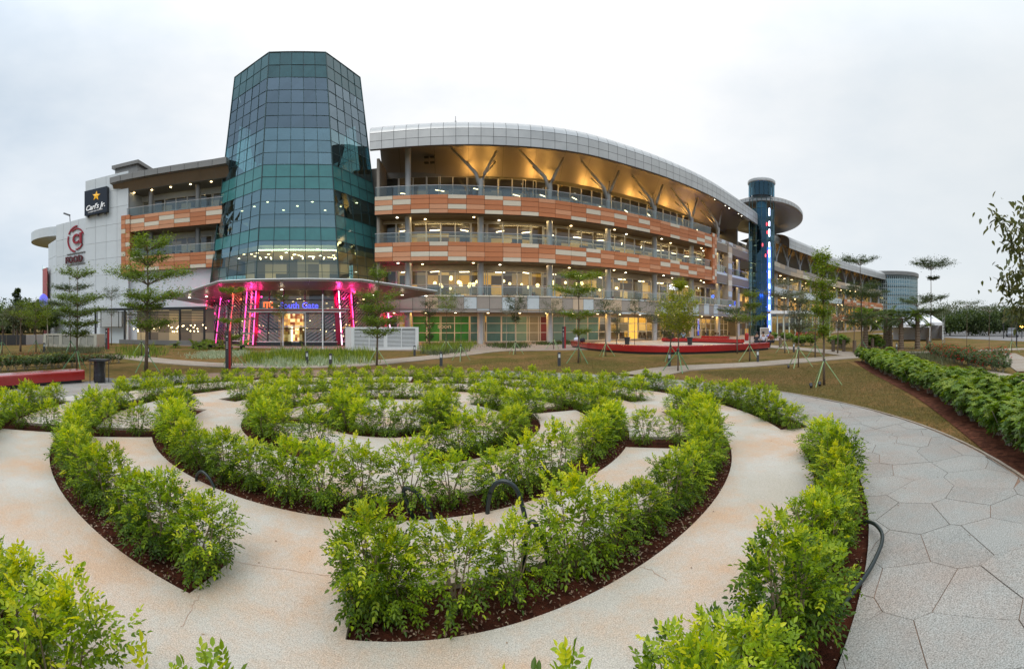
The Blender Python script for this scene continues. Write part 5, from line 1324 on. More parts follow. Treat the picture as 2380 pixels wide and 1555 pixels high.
# broad-leaved hedge to the east
def rosette_proto(seed, h=.85, rad=.42, n=150, ll=.125, lw=.36, m=None, per=7, low=.2, k=6, nst=7):
    rng = np.random.default_rng(seed); b = MB()
    for i in range(nst):
        a = rng.uniform(0, 2*pi); q = rng.uniform(.2, .9)*rad; b.tube([(rng.uniform(-.08, .08), rng.uniform(-.08, .08), -.05), (q*cos(a)*.5, q*sin(a)*.5, h*.35), (q*cos(a), q*sin(a), h*.75)], [.014, .012, .006], 4, cap=False)
    u = rng.normal(0, 1, (n, 3)); u /= np.linalg.norm(u, axis=1)[:, None]; q = rng.uniform(.35, 1, n)**.5; lobe = 1+.15*np.sin(4*np.arctan2(u[:, 1], u[:, 0])+seed)
    P = np.column_stack([u[:, 0]*rad*q*lobe, u[:, 1]*rad*q*lobe, low+(h-low)*.5+u[:, 2]*(h-low)*.5*q]); A = unit(u*.7+np.array((0, 0, .8))+rng.normal(0, .2, (n, 3)))
    VS, TS = [], []; e1 = unit(np.cross(A, rng.normal(0, 1, (n, 3)))); e2 = np.cross(A, e1); ty = np.clip((P[:, 2]/h-.3)*.9+rng.normal(0, .2, n), 0, 1)*.8+.1
    for i in range(per):
        an = 2*pi*i/per+rng.uniform(-.2, .2, n); d = unit((e1*np.cos(an)[:, None]+e2*np.sin(an)[:, None])*.9+A*.35); s_ = ll*rng.uniform(.7, 1.1, n)
        VS.append(leaves(P, d, s_, s_*lw, rng, k, .12, up=A)); TS.append(ty+rng.normal(0, .06, n))
    return quad_mesh('broad_foliage', np.concatenate(VS), np.concatenate(TS), m or LF_big), b.mesh('broad_stems', MATS['bark_pale'])
BIG = [rosette_proto(s_) for s_ in (1, 2, 3, 4)]
hc = Curve([sg(*p) for p in ((2090, 880), (2132, 907), (2241, 963), (2359, 1046), (2459, 1124), (2540, 1200))])
k_ = 0
for row, off in enumerate((0.38, 1.02, 1.6)):
    u = .2
    while u < hc.L:
        x, y, a = hc.at(u, off); u += .62; 
        if abs(atan2(x, y)) > 1.24: continue
        d = sqrt(x*x+y*y); row_n = ('lawn edge row', 'middle row', 'rear row')[row]; dp = ('nearest part', 'second part', 'third part', 'fourth part', 'fifth part', 'far end')[int(min(5, max(0, (d-5)/2)))]
        put_shrub(x+rs_.uniform(-.08, .08), y+rs_.uniform(-.08, .08), BIG, rs_.uniform(.70, 1.08)*(1 if d < 10 else .9), f'broad leaved glossy shrub in the {row_n} of the east hedge, {dp}', f'east hedge {row_n}, {dp}', rs_, name='broad_leaf_shrub', zs=.95); k_ += 1
print('broad shrubs', k_)
b = hc.sweep('planting_soil', [(-.12, -.032), (2.1, -.028)], mat('red_soil', (.115, .042, .024), .95, noise=.5, nscale=9, bump=1, bscale=60, spec=.1)); tag(b, kind='structure')
# generic shrub rows and clumps
FLOW = [rosette_proto(s_, h=.8, rad=.5, n=170, ll=.075, lw=.45, m=leafmat('olive_leaf', (.03, .055, .015), (.075, .115, .022), (.15, .17, .05), .3), per=6, k=4) for s_ in (7, 8)]
def flowers(seed, n=90, h=.8, rad=.5, m=None, sz=.05):
    rng = np.random.default_rng(seed); u = rng.normal(0, 1, (n, 3)); u[:, 2] = abs(u[:, 2]); u /= np.linalg.norm(u, axis=1)[:, None]
    P = np.column_stack([u[:, 0]*rad, u[:, 1]*rad, .35*h+u[:, 2]*h*.66]); VS = []
    for i in range(4): VS.append(leaves(P, rng.normal(0, 1, (n, 3))+u, sz, sz*.7, rng, 4, .2))
    return quad_mesh('flower_heads', np.concatenate(VS), rng.uniform(0, 1, n*4), m or LF_flower)
FL = flowers(3, 46)
LFK = [rosette_proto(s_, h=.75, rad=.42, n=150, ll=.07, lw=.45, m=leafmat('gold_leaf', (.02, .045, .01), (.06, .11, .015), (.5, .42, .05), .3), per=6, k=4) for s_ in (9, 10)]
def clump(pts, protos, label, group, cat='shrub', name='garden_shrub', sc=(.8, 1.1), fl=None, flp=1.0, zs=1, jit=.1):
    for x, y in pts:
        e_ = put_shrub(x+rs_.uniform(-jit, jit), y+rs_.uniform(-jit, jit), protos, rs_.uniform(*sc), label, group, rs_, zs=zs, name=name, cat=cat, z=-.05)
        if fl and rs_.random() < flp: link('flowers', fl, e_)
def line(p, q, n, off=0): p, q = sg(*p), sg(*q); return [(p[0]+(q[0]-p[0])*i/(n-1), p[1]+(q[1]-p[1])*i/(n-1)) for i in range(n)]
clump(line((2290, 874), (2420, 905), 9), FLOW, 'olive green bush with red flower heads in the east bed', 'red flowering bushes in the east bed', fl=FL, name='flowering_bush')
clump(line((2270, 866), (2440, 884), 9), FLOW, 'olive green bush with red flowers at the back of the east bed', 'rear red flowering bushes', fl=FL, flp=.9, name='flowering_bush')
clump(line((2330, 884), (2450, 908), 7), FLOW, 'olive bush at the front of the east flower bed', 'front bushes of the east bed', fl=FL, flp=.25, name='flowering_bush')
clump(line((-20, 905), (175, 893), 12), LFK, 'bushy yellow-tipped shrub in the row behind the red bench', 'yellow tipped shrubs behind the west bench', zs=.95)
clump(line((60, 893), (290, 884), 11), LFK, 'dark green round shrub in the second row behind the west bench', 'second row shrubs behind the west bench', zs=.8)
clump(line((-10, 878), (200, 874), 8), FLOW, 'low reddish flowering plant in the west bed', 'low red flowering plants in the west bed', fl=FL, flp=.7, zs=.45, name='flowering_plant')
for i, (pp, n, lab) in enumerate((((2045, 848), 4, 'under the umbrella tree'), ((1975, 842), 4, 'by the side entrance path'), ((2150, 850), 4, 'beneath the palms'), ((1905, 832), 4, 'beside the bench plaza'))):
    x, y = sg(*pp); clump([(x+rs_.uniform(-1.5, 1.5), y+rs_.uniform(-1, 1)) for _ in range(n)], BIG, f'dark green bush {lab}', f'bushes {lab}', sc=(1.0, 1.4))
# grasses and ground cover
def tuft(name, pts, n, h, m, wdt, lean, seed): return blades(name, [sg(*p) for p in pts], n, h, m, wdt, lean, seed=seed)
tuft('ornamental_grass', ((600, 888), (610, 868), (700, 860), (900, 858), (900, 884), (800, 889)), 9000, .55, LF_big, .02, .5, 5)
tuft('striped_ground_cover', ((600, 892), (640, 882), (760, 880), (870, 877), (880, 888), (800, 893), (700, 895)), 5000, .32, LF_varieg, .03, .9, 6)
tuft('ornamental_grass', ((1030, 860), (1040, 842), (1160, 838), (1150, 850), (1100, 862)), 5000, .55, LF_tree, .02, .5, 7)
tuft('striped_ground_cover', ((1035, 862), (1120, 852), (1130, 858), (1070, 868)), 2000, .3, LF_grey, .03, .9, 8)
tuft('silver_ground_cover', ((465, 866), (500, 857), (600, 855), (605, 864), (540, 872), (480, 873)), 5000, .14, LF_varieg, .035, .9, 9)
tuft('silver_ground_cover', ((655, 858), (680, 851), (760, 851), (790, 858), (720, 861)), 3000, .14, LF_varieg, .035, .9, 10)
tuft('ornamental_grass', ((110, 862), (115, 852), (240, 850), (240, 862)), 4000, .4, LF_grey, .025, .5, 11)
tuft('ornamental_grass', ((290, 872), (300, 850), (395, 848), (395, 866), (330, 876)), 3000, .5, LF_tree, .025, .5, 12)
tuft('feather_grass', ((2190, 880), (2200, 862), (2290, 862), (2330, 882), (2300, 900)), 6000, .42, LF_grey, .012, .5, 13)
tuft('weedy_ground_cover', ((-20, 885), (-20, 866), (150, 864), (260, 868), (260, 880), (120, 884)), 7000, .3, leafmat('rusty_leaf', (.07, .06, .02), (.14, .11, .035), (.26, .10, .05), .3), .02, .8, 14)
tuft('low_box_hedge', ((1198, 846), (1200, 840), (1280, 838), (1282, 848), (1240, 851)), 2500, .3, LF_dark, .04, .7, 15)
tuft('low_box_hedge', ((1310, 842), (1310, 836), (1395, 834), (1395, 841)), 2500, .3, LF_dark, .04, .7, 16)

# ------------------------------------------------------------------ trees
def tree(name, x, y, h, tiers, label, cat='tree', group=None, m=None, trunk=.05, bark='bark', lean=0, lsz=.095, dens=1.0, seed=1, lw=.45, flat=True, droop=0, brn=6, k=4):
    rng = np.random.default_rng(seed); root = empty(name, (x, y, -.05), 0, label, cat, group)
    m = m or LF_tree; n = 7; pts = []; lean += rng.uniform(-.025, .025)
    for i in range(n): t = i/(n-1); pts.append((lean*t*h+rng.normal(0, .012)*h*.3*t, rng.normal(0, .01)*h*t*.4, h*t))
    MB().tube(pts, [trunk*(1-.8*i/(n-1)) for i in range(n)], 7).build('trunk', MATS[bark], root, smooth=True)
    P_, D_, b = [], [], MB(); PX = np.array(pts)
    for (z, r, th, cx) in tiers:
        cxp = np.interp(z, PX[:, 2], PX[:, 0]); cyp = np.interp(z, PX[:, 2], PX[:, 1]); nb_ = max(4, int(brn*rng.uniform(.9, 1.3)))
        for i in range(nb_):
            a = 2*pi*i/nb_+rng.uniform(-.3, .3); l = r*rng.uniform(.7, 1.1); rise = th*rng.uniform(.3, .8)
            zb = max(.1, z-th*.6-r*.18); p0 = np.array((np.interp(zb, PX[:, 2], PX[:, 0]), np.interp(zb, PX[:, 2], PX[:, 1]), zb)); p2 = np.array((cxp+cx*r+l*cos(a), cyp+l*sin(a), z+rise*.4)); p1 = (p0+p2)/2+np.array((0, 0, r*.08))
            b.tube([p0, p1, p2], [trunk*.32, trunk*.2, trunk*.07], 4, cap=False)
            kk = int((60+120*r*l)*dens)
            for q in range(3):
                t = rng.uniform(.35, .9); o = p0+(p2-p0)*t+np.array((0, 0, r*.05)); a2 = a+rng.uniform(-.9, .9); e2 = o+np.array((cos(a2), sin(a2), .15))*r*.38; b.tube([o, e2], [trunk*.12, trunk*.04], 3, cap=False)
                kq = kk//5; s_ = rng.uniform(.1, 1.1, kq)[:, None]; P_.append(o+(e2-o)*s_+rng.normal(0, 1, (kq, 3))*np.array((.07, .07, .035 if flat else .08))*(r*.6+.4))
            t = rng.uniform(.3, 1.08, kk)[:, None]; P_.append(p0+(p2-p0)*t+np.array((0, 0, .05))*r+rng.normal(0, 1, (kk, 3))*np.array((.15*r+.03, .15*r+.03, th*.34 if flat else th*.4)))
    b.build('branches', MATS[bark], root)
    P = np.vstack(P_); D = rng.normal(0, 1, P.shape); D[:, 2] = D[:, 2]*.4+(.2-droop); s_ = lsz*rng.uniform(.6, 1.25, len(P))
    V = leaves(P, D, s_, s_*lw, rng, k, .15); tn = np.clip(rng.normal(.45, .25, len(P)), 0, 1)
    quads('crown', V, tn, m, root); return root
TRI = {}
def stakes(x, y, h=.85, r=.6, label='', col='green_pole_pale', rz=0, group='stake tripods round the young trees'):
    key = col
    if key not in TRI:
        t = empty('tree_stakes'); 
        for i in range(3): a = 2*pi*i/3; MB().tube([(cos(a), sin(a), 0), (-.07*cos(a), -.07*sin(a), 1.06)], .027, 6).build('pole', MATS[col], t)
        MB().tube([(-.06, -.03, .93), (.06, .03, 1.0)], .075, 7).build('binding', MATS['black_metal'], t); TRI[key] = t
    else: t = copy_tree(TRI[key])
    tag(t, label, 'stake tripod', group); t.location = (x, y, -.05); t.rotation_euler = (0, 0, rz); t.scale = (r, r, h)
    return t
def T(x, yb, **k): X, Y = sg(x, yb); return X, Y
# tiers: (height, radius, thickness, sideways shift)
TREES = [
 # x, base y, height, tiers, leaf, kw, stake?, label
 (357, 905, 5.5, [(5.35, .95, .35, .25), (4.75, .9, .4, -.1), (4.05, 1.5, .3, .1), (3.15, 1.35, .25, .35), (2.75, .9, .25, -.3), (2.0, .8, .3, .4)], LF_tree, dict(trunk=.085, dens=1.3), 'green_pole', 'tallest layered tree on the left, before the terracotta frame'),
 (187, 900, 4.5, [(4.2, .75, .25, .2), (3.1, 1.15, .2, .1), (2.55, 1.05, .2, 0), (2.0, .85, .2, .1), (1.6, .6, .2, 0)], LF_tree, dict(trunk=.05, dens=1.1), 'green_pole', 'layered tree with thin flat tiers in front of the FOOD sign'),
 (172, 865, 5.0, [(4.4, 1.2, .25, 0), (3.3, 1.5, .2, -.3), (2.6, 1.3, .25, .2)], LF_dark, dict(trunk=.05), 'green_pole', 'thin layered tree just behind the one before the FOOD sign'),
 (88, 858, 3.9, [(3.4, 1.2, .5, 0), (2.7, 1.6, .5, .1), (2.0, .9, .4, .1)], LF_lime, dict(trunk=.05), 'green_pole', 'light green spreading tree near the red drum wall'),
 (5, 862, 2.2, [(2.0, .5, .3, 0)], LF_dark, dict(dens=.5), 'green_pole', 'small staked tree at the far left edge'),
 (565, 893, 3.7, [(3.55, .6, .12, 0), (2.15, .62, .12, -.15), (1.4, .4, .15, .2)], LF_lime, dict(trunk=.03, dens=1.1), 'green_pole_pale', 'slim lime tree with two flat tiers beside the red totem'),
 (920, 890, 4.9, [(4.4, .42, .5, -.1), (3.35, 1.0, .45, .1), (2.75, .85, .35, 0), (2.15, 1.0, .3, .1), (1.6, .8, .25, .3)], LF_tree, dict(trunk=.055, dens=1.3), 'green_pole_pale', 'grey-green layered tree in front of the white louvre enclosure'),
 (1412, 884, 4.7, [(4.45, 1.15, .18, .1), (3.75, 1.2, .35, -.15), (2.5, .9, .25, 0), (1.6, .4, .2, .3)], LF_lime, dict(trunk=.05, dens=1.2), 'green_pole', 'layered green tree left of the big red bench'),
 (1655, 905, 3.8, [(3.6, .25, .3, 0), (3.15, .6, .4, 0), (2.75, .85, .5, .05), (2.3, .85, .45, -.05), (1.9, .65, .35, 0)], leafmat('golden_leaf', (.10, .14, .01), (.26, .30, .02), (.48, .46, .05), .45), dict(trunk=.035, dens=1.8, flat=False, lsz=.08), 'green_pole', 'dense yellow-green round tree in front of the shop lettering'),
 (1637, 880, 3.4, [(3.0, 1.0, .6, -.2), (2.3, 1.2, .6, 0), (1.6, .8, .5, .1)], LF_grey, dict(trunk=.04, dens=.9, flat=False), 'green_pole', 'feathery grey-green tree behind the round yellow-green one'),
 (1830, 880, 4.0, [(3.6, .5, .3, -.1), (3.0, .45, .25, .2), (2.35, .9, .25, 0)], LF_lime, dict(trunk=.04, dens=.9), 'green_pole_pale', 'thin pale green tree at the right end of the big red bench'),
 (1800, 862, 3.6, [(2.9, 1.2, .3, 0), (2.3, .9, .2, .2)], LF_dark, dict(trunk=.05), None, 'dark flat-topped tree behind the right end of the big bench'),
 (2012, 937, 4.25, [(4.1, .22, .35, 0), (3.75, .40, .35, .1), (3.3, .45, .35, -.1), (2.9, .35, .3, .2), (2.4, .3, .3, -.2), (1.8, .22, .3, 0)], LF_lime, dict(trunk=.045, dens=1.6, flat=False, lsz=.08), 'green_pole_pale', 'upright leafy tree with bright tripod in the middle of the east lawn'),
 (2105, 860, 6.6, [(6.4, 1.15, .25, -.3), (4.6, 1.2, .5, .3), (4.1, 1.6, .35, 0), (2.6, 1.3, .3, .1), (2.1, 1.0, .3, -.2)], LF_dark, dict(trunk=.07, dens=1.3, lean=-.01), 'green_pole', 'tall dark umbrella tree against the sky before the far wing'),
 (2272, 866, 6.1, [(5.85, 1.25, .3, 0), (4.95, .38, .15, .8), (3.7, .85, .25, .2), (2.85, 1.0, .25, .1)], LF_dark, dict(trunk=.05, dens=1.4), 'green_pole_pale', 'tallest umbrella tree standing alone against the eastern sky'),
 (2238, 850, 4.2, [(3.9, 1.5, .3, -.1), (3.0, 1.6, .3, 0), (1.9, 1.0, .3, .4)], LF_dark, dict(trunk=.07, dens=1.0), 'green_pole_pale', 'broad tiered tree in front of the white marquees'),
 (1916, 860, 5.1, [(4.9, 1.1, .3, 0), (4.1, 1.5, .25, .1), (3.2, .6, .3, 0)], LF_grey, dict(trunk=.055, dens=.8, bark='bark_pale'), 'green_pole_pale', 'sparse tree with a pale crooked trunk right of the lift tower'),
 (1949, 894, 3.4, [(3.1, .5, .5, 0), (2.5, .55, .5, 0), (1.9, .5, .4, .1)], LF_grey, dict(trunk=.035, dens=.9, flat=False), 'green_pole_pale', 'grey-green bushy sapling beside the paved path fork'),
 (1990, 872, 4.0, [(3.4, 1.0, .8, 0), (2.5, 1.3, .8, 0), (1.6, 1.0, .6, 0)], LF_lime, dict(trunk=.05, dens=.8, flat=False), 'green_pole', 'hazy olive tree behind the east lawn tree'),
 (2045, 862, 3.6, [(3.1, 1.0, .7, 0), (2.3, 1.2, .7, 0)], LF_grey, dict(trunk=.05, dens=.7, flat=False), None, 'loose olive tree between path fork and umbrella tree'),
 (2085, 846, 4.0, [(3.4, 1.2, .6, 0), (2.5, 1.0, .6, 0)], LF_dark, dict(trunk=.05, dens=.8, flat=False), None, 'small dark tree low against the far wing'),
 (1125, 879, 3.6, [(3.3, .5, .35, 0), (2.9, .55, .3, 0)], LF_grey, dict(trunk=.022, dens=.35, flat=False, lsz=.05, bark='bark'), 'green_pole_pale', 'nearly bare sapling left of the path before the green hoarding'),
 (1089, 858, 4.2, [(3.9, .8, .6, .2), (3.3, .8, .5, 0)], LF_lime, dict(trunk=.03, dens=.8, flat=False), 'green_pole_pale', 'light green sapling before the green hoarding'),
 (1048, 846, 4.3, [(3.9, .8, .6, 0), (3.0, .6, .6, 0), (2.0, .45, .8, 0), (1.0, .4, .8, 0)], LF_dark, dict(trunk=.06, dens=1.0, flat=False), None, 'dark creeper-covered trunk right of the white louvre enclosure'),
 (1258, 863, 3.9, [(3.6, .7, .5, 0), (3.1, .6, .4, .1), (2.4, .3, .5, 0)], LF_dark, dict(trunk=.035, dens=.9, flat=False, bark='bark_pale'), 'green_pole_pale', 'pale-trunked sapling before the teal hoarding'),
 (1236, 852, 3.3, [(3.0, .5, .4, 0)], LF_grey, dict(trunk=.03, dens=.5, flat=False, bark='bark_pale'), None, 'white-stemmed sapling just left of the pale-trunked one'),
 (1352, 852, 4.0, [(3.7, .9, .5, 0), (3.1, .9, .5, 0)], LF_grey, dict(trunk=.03, dens=.6, flat=False), 'green_pole_pale', 'reddish sparse sapling left of the dark way-marker'),
 (1479, 868, 3.6, [(3.3, .6, .4, 0), (2.8, .5, .4, 0)], LF_dark, dict(trunk=.03, dens=.6, flat=False), 'green_pole_pale', 'thin sapling behind the left part of the big red bench'),
 (1549, 846, 4.3, [(4.0, .6, .6, 0), (3.3, .6, .5, 0)], LF_dark, dict(trunk=.035, dens=.7, flat=False), None, 'slim dark sapling before the yellow shop'),
 (1505, 842, 4.0, [(3.4, .5, .8, 0), (2.4, .5, .8, 0), (1.4, .4, .6, 0)], LF_dark, dict(trunk=.04, dens=.7, flat=False), None, 'creeper-clad thin tree beside a ground floor column'),
 (686, 847, 4.5, [(4.3, .8, .4, 0), (3.6, .7, .5, -.2), (2.9, .6, .5, -.1)], LF_tree, dict(trunk=.06, dens=.8, flat=False, bark='bark_pale'), None, 'pale forked tree in front of the entrance doors'),
 (272, 842, 5.7, [(5.3, .8, .5, 0), (4.7, .9, .5, .1), (3.2, .5, .6, .1)], LF_dark, dict(trunk=.045, dens=.6, flat=False), None, 'slim dark-leaved tree before the louvre screen of the pavilion'),
 (345, 868, 3.6, [(3.2, .8, .3, 0), (2.6, .8, .3, 0)], LF_grey, dict(trunk=.03, dens=.5), 'green_pole_pale', 'small sparse sapling behind the tallest left tree'),
 (50, 857, 3.0, [(2.6, .5, .6, 0)], LF_grey, dict(trunk=.09, dens=.25), None, 'bare grey trunk with few leaves at the left edge'),
 (118, 846, 4.2, [(3.8, 1.4, .4, .6), (3.0, 1.0, .5, 1.0)], LF_dark, dict(trunk=.06, dens=.8, bark='bark_pale', lean=-.1), None, 'leaning pale-trunked tree behind the cream louvre fence'),
 (2415, 862, 3.4, [(3.1, .9, .25, .2)], LF_dark, dict(trunk=.03, dens=.5), None, 'far thin umbrella tree on the eastern skyline'),
 (2470, 858, 3.1, [(2.8, .6, .5, 0), (2.2, .6, .4, 0)], LF_dark, dict(trunk=.03, dens=.5, flat=False), 'green_pole_pale', 'young staked tree beside the eastern lamp post'),
 (2360, 846, 4.2, [(3.9, 1.3, .2, 0)], LF_dark, dict(trunk=.03, dens=.35), None, 'wispy tree top over the eastern wood'),
]
for i, (x, yb, h, tiers, m, kw, st, lab) in enumerate(TREES):
    X, Y = sg(x, yb); tree('young_tree', X, Y, h, tiers, lab, m=m, seed=100+i, group='young trees in the mall garden', **kw)
    if st: stakes(X, Y, .84+.1*((i*7) % 3)/3, .58+.05*(i % 3), ' '.join(('green tripod under the '+lab).split()[:16]), st, rz=.5+i*1.3)
# big-leaved tree hanging into the view on the right
X, Y = 11*sin(1.205), 11*cos(1.205)
tree('broad_leaf_tree', X, Y, 5.0, [(4.5, .95, .7, -.2), (3.8, .9, .6, -.35), (3.0, 1.0, .6, -.35), (2.3, .8, .5, -.2)], 'tree with large drooping olive leaves at the right edge', m=leafmat('hanging_leaf', (.06, .07, .02), (.13, .15, .04), (.24, .23, .09), .3), lsz=.20, lw=.42, droop=1.3, dens=.26, flat=False, trunk=.05, seed=400, k=6)
# palms
def palm(x, y, ht, fr, label, trunk=.16, n=22, seed=1, fan=True, cat='palm', grp='palm trees', z=-.05, m=None, name='palm_tree'):
    rng = np.random.default_rng(seed); root = empty(name, (x, y, z), 0, label, cat, grp)
    if ht > .3:
        b = MB(); pr_ = []
        for i in range(14): t = i/13; pr_ += [(trunk*(1.25-.35*t), ht*t), (trunk*(1.05-.3*t), ht*t+ht/26)]
        b.lathe(pr_, 9); b.build('trunk', MATS['bark'], root)
    P, D, Lg, W, TN = [], [], [], [], []; b = MB()
    for i in range(n):
        a = 2*pi*i/n*2.4+rng.uniform(-.2, .2); el = rng.uniform(-.5, 1.2); o = np.array((0, 0, ht)); d = np.array((cos(a)*cos(el), sin(a)*cos(el), sin(el))); l = fr*rng.uniform(.75, 1.05); pts = [o+d*l*t+np.array((0, 0, -.38*l*t*t)) for t in np.linspace(0, 1, 6)]
        b.tube(pts, [.012*fr, .01*fr, .008*fr, .006*fr, .004*fr, .002*fr], 3, cap=False)
        for t in np.linspace(.2, 1, 15):
            p = o+d*l*t+np.array((0, 0, -.38*l*t*t)); sd = np.cross(d, (0, 0, 1.)); sd /= np.linalg.norm(sd)+1e-6
            for s_ in (-1, 1): P.append(p); D.append(d*.7+sd*s_+np.array((0, 0, -.35))); Lg.append(fr*.34*(1.1-.6*abs(t-.5))); W.append(fr*.035); TN.append(rng.uniform(.2, .8))
    b.build('frond_ribs', MATS['stem'], root); V = leaves(np.array(P), np.array(D), np.array(Lg), np.array(W), rng, 4, .1); quads('fronds', V, np.array(TN), m or LF_tree, root)
    return root
for i, (x, yb, ht, fr, lab) in enumerate(((2113, 852, 2.6, 1.5, 'left palm with a shaggy brown trunk before the far wing'), (2162, 850, 2.6, 1.4, 'second shaggy palm, between the umbrella tree and the marquees'), (2173, 847, 2.9, 1.3, 'third palm, close beside the second'), (2200, 852, 2.4, 1.3, 'right palm in front of the left marquee'), (2240, 851, 2.8, 1.2, 'palm hidden in the tiered tree by the marquees'))):
    X, Y = sg(x, yb); palm(X, Y, ht, fr, lab, .2, seed=i+1, m=LF_dark if i % 2 else LF_tree)
for i, (x, yb, s_) in enumerate(((428, 848, .55), (474, 849, .8), (487, 852, .75), (512, 850, .95), (540, 850, .8), (592, 853, .95), (498, 846, .8))):
    X, Y = sg(x, yb); p = palm(X, Y, .25, s_*1.15, f'{("first","second","third","fourth","fifth","sixth","seventh")[i]} potted palm from the left before the entrance' if i < 6 else 'small potted palm behind the others before the entrance', .05, 14, seed=20+i, grp='potted palms by the entrance', m=LF_lime if i in (0, 4) else LF_tree, name='potted_palm')
    MB().lathe([(.001, 0), (.16, 0), (.21, .36), (.18, .36), (.17, .3), (.001, .3)], 12).build('pot', MATS['black_metal'], p, smooth=False)
# ------------------------------------------------------------------ woods behind
def far_tree(x, d, h, wd, label, m, seed, n=2600, name='woodland_tree', conifer=False, group='trees beyond the garden', lsz=.42):
    rng = np.random.default_rng(seed); X, Y = pol(x, d); root = empty(name, (X, Y, -.05), 0, label, 'tree', group)
    MB().tube([(0, 0, 0), (.1, 0, h*.4), (0, .1, h*.8)], [h*.03, h*.022, h*.008], 6).build('trunk', MATS['bark'], root)
    nl = 9; C_ = np.column_stack([rng.normal(0, wd*.36, nl), rng.normal(0, wd*.36, nl), h*rng.uniform(.42, .86, nl)]); rr = wd*rng.uniform(.28, .5, nl)
    if conifer: C_ = np.column_stack([rng.normal(0, wd*.1, nl), rng.normal(0, wd*.1, nl), np.linspace(h*.3, h*.93, nl)]); rr = wd*np.linspace(.5, .14, nl)
    i = rng.integers(0, nl, n); u = unit(rng.normal(0, 1, (n, 3))); P = C_[i]+u*(rr[i]*rng.uniform(.55, 1.05, n))[:, None]*np.array((1, 1, .72)); P[:, 2] = np.maximum(P[:, 2], .1)
    s_ = lsz*rng.uniform(.5, 1.2, n); V = leaves(P, unit(u+rng.normal(0, .6, (n, 3))), s_, s_*.6, rng, 4, .2); quads('crown', V, np.clip(rng.normal(.45, .3, n), 0, 1), m, root); return root
far_tree(40, 75, 8.4, 2.9, 'dark conifer rising above the trees at the far left', LF_dark, 1, conifer=True, name='conifer', lsz=.35)
for i, (x, d, h, wd, m, lab) in enumerate(((8, 80, 5.6, 5, LF_tree, 'broad green tree at the extreme left behind the fence'), (52, 72, 6.0, 4.5, LF_dark, 'dark round tree below the conifer'), (80, 70, 5.6, 4.0, LF_dark, 'dark tree next to the red drum wall'), (100, 62, 4.4, 2.6, LF_dark, 'low dark bush tree at the foot of the red drum wall'), (-30, 85, 6.2, 6, LF_dark, 'dark tree mass at the left edge'), (30, 60, 4.2, 4, LF_grey, 'brownish thin tree left of the conifer'))):
    far_tree(x, d, h, wd, lab, m, 10+i, 2600)
for i in range(15):
    x = 2205+i*15.5+rs_.uniform(-4, 4); d = (78, 96, 118)[i % 3]; h = (4.3, 5.4, 6.3)[i % 3]*rs_.uniform(.82, 1.12); m = (LF_dark, LF_dark, LF_grey)[(i*2) % 3]
    dsc = ('dark green', 'dark', 'grey-green')[(i*2) % 3]
    far_tree(x, d, h, (5, 7, 9)[i % 3], f'{dsc} tree in the {("front","middle","back")[i % 3]} of the wood on the eastern skyline', m, 40+i, 2600, group=f'eastern wood, {("front","middle","back")[i % 3]} trees')
def wood(a0, a1, d0, d1, h, n, seed, m, name='distant_wood'):
    rng = np.random.default_rng(seed); a = rng.uniform(a0, a1, n); d = rng.uniform(d0, d1, n); top = h*(.72+.18*np.sin(a*37+seed)+.12*np.sin(a*91))
    P = np.column_stack([d*np.sin(a), d*np.cos(a), top*rng.uniform(0, 1, n)**.6]); s_ = rng.uniform(.5, 1.3, n); return tag(quads(name, leaves(P, rng.normal(0, 1, (n, 3)), s_, s_*.7, rng, 4, .2), np.clip(rng.normal(.4, .25, n), 0, 1), m), kind='stuff')
wood(.88, 1.35, 135, 165, 6.8, 16000, 3, LF_dark); wood(-1.35, -1.03, 95, 120, 7.0, 9000, 4, LF_dark)
# ================================================================== things in the garden
def bench(name, pts, wd, h_, label, group=None, z0=-.0):
    cv = Curve(pts, 8); r_ = empty(name, (0, 0, 0)); tag(r_, label, 'bench', group)
    e_ = .05
    pf = [(0, .10), (0, h_-e_), (.012, h_-e_*.35), (e_, h_), (wd-e_, h_), (wd-.012, h_-e_*.35), (wd, h_-e_), (wd, .10)]
    cv.sweep('seat', pf, MATS['red_gloss'], r_, step=.35, smooth=False, caps=True, closed=True)
    cv.sweep('plinth', [(.09, -.06), (.09, .099), (wd-.09, .099), (wd-.09, -.06)], MATS['black_metal'], r_, .06, cv.L-.06, step=.5, caps=True, closed=True)
    return r_
bench('curved_bench', [sg(*p) for p in ((1394, 847), (1451, 855), (1526, 861), (1590, 863.2), (1652, 863.5), (1715, 862.3), (1778, 859.7), (1830, 856.5), (1879, 852))], .55, .53, 'longest curved glossy red bench across the plaza')
bench('curved_bench', [sg(*p) for p in ((1615, 834.5), (1690, 836), (1760, 838), (1809, 839.5))], .6, .45, 'shorter red bench behind the longest one')
bench('curved_bench', [sg(*p) for p in ((1712, 828.5), (1745, 829), (1775, 829.5))], .6, .45, 'farthest, shortest red bench near the columns')
bench('curved_bench', [sg(*p) for p in ((-150, 965), (-60, 957), (0, 952), (60, 946.5), (120, 941), (207, 934))], .62, .41, 'thick glossy red bench at the left edge behind the hedges')

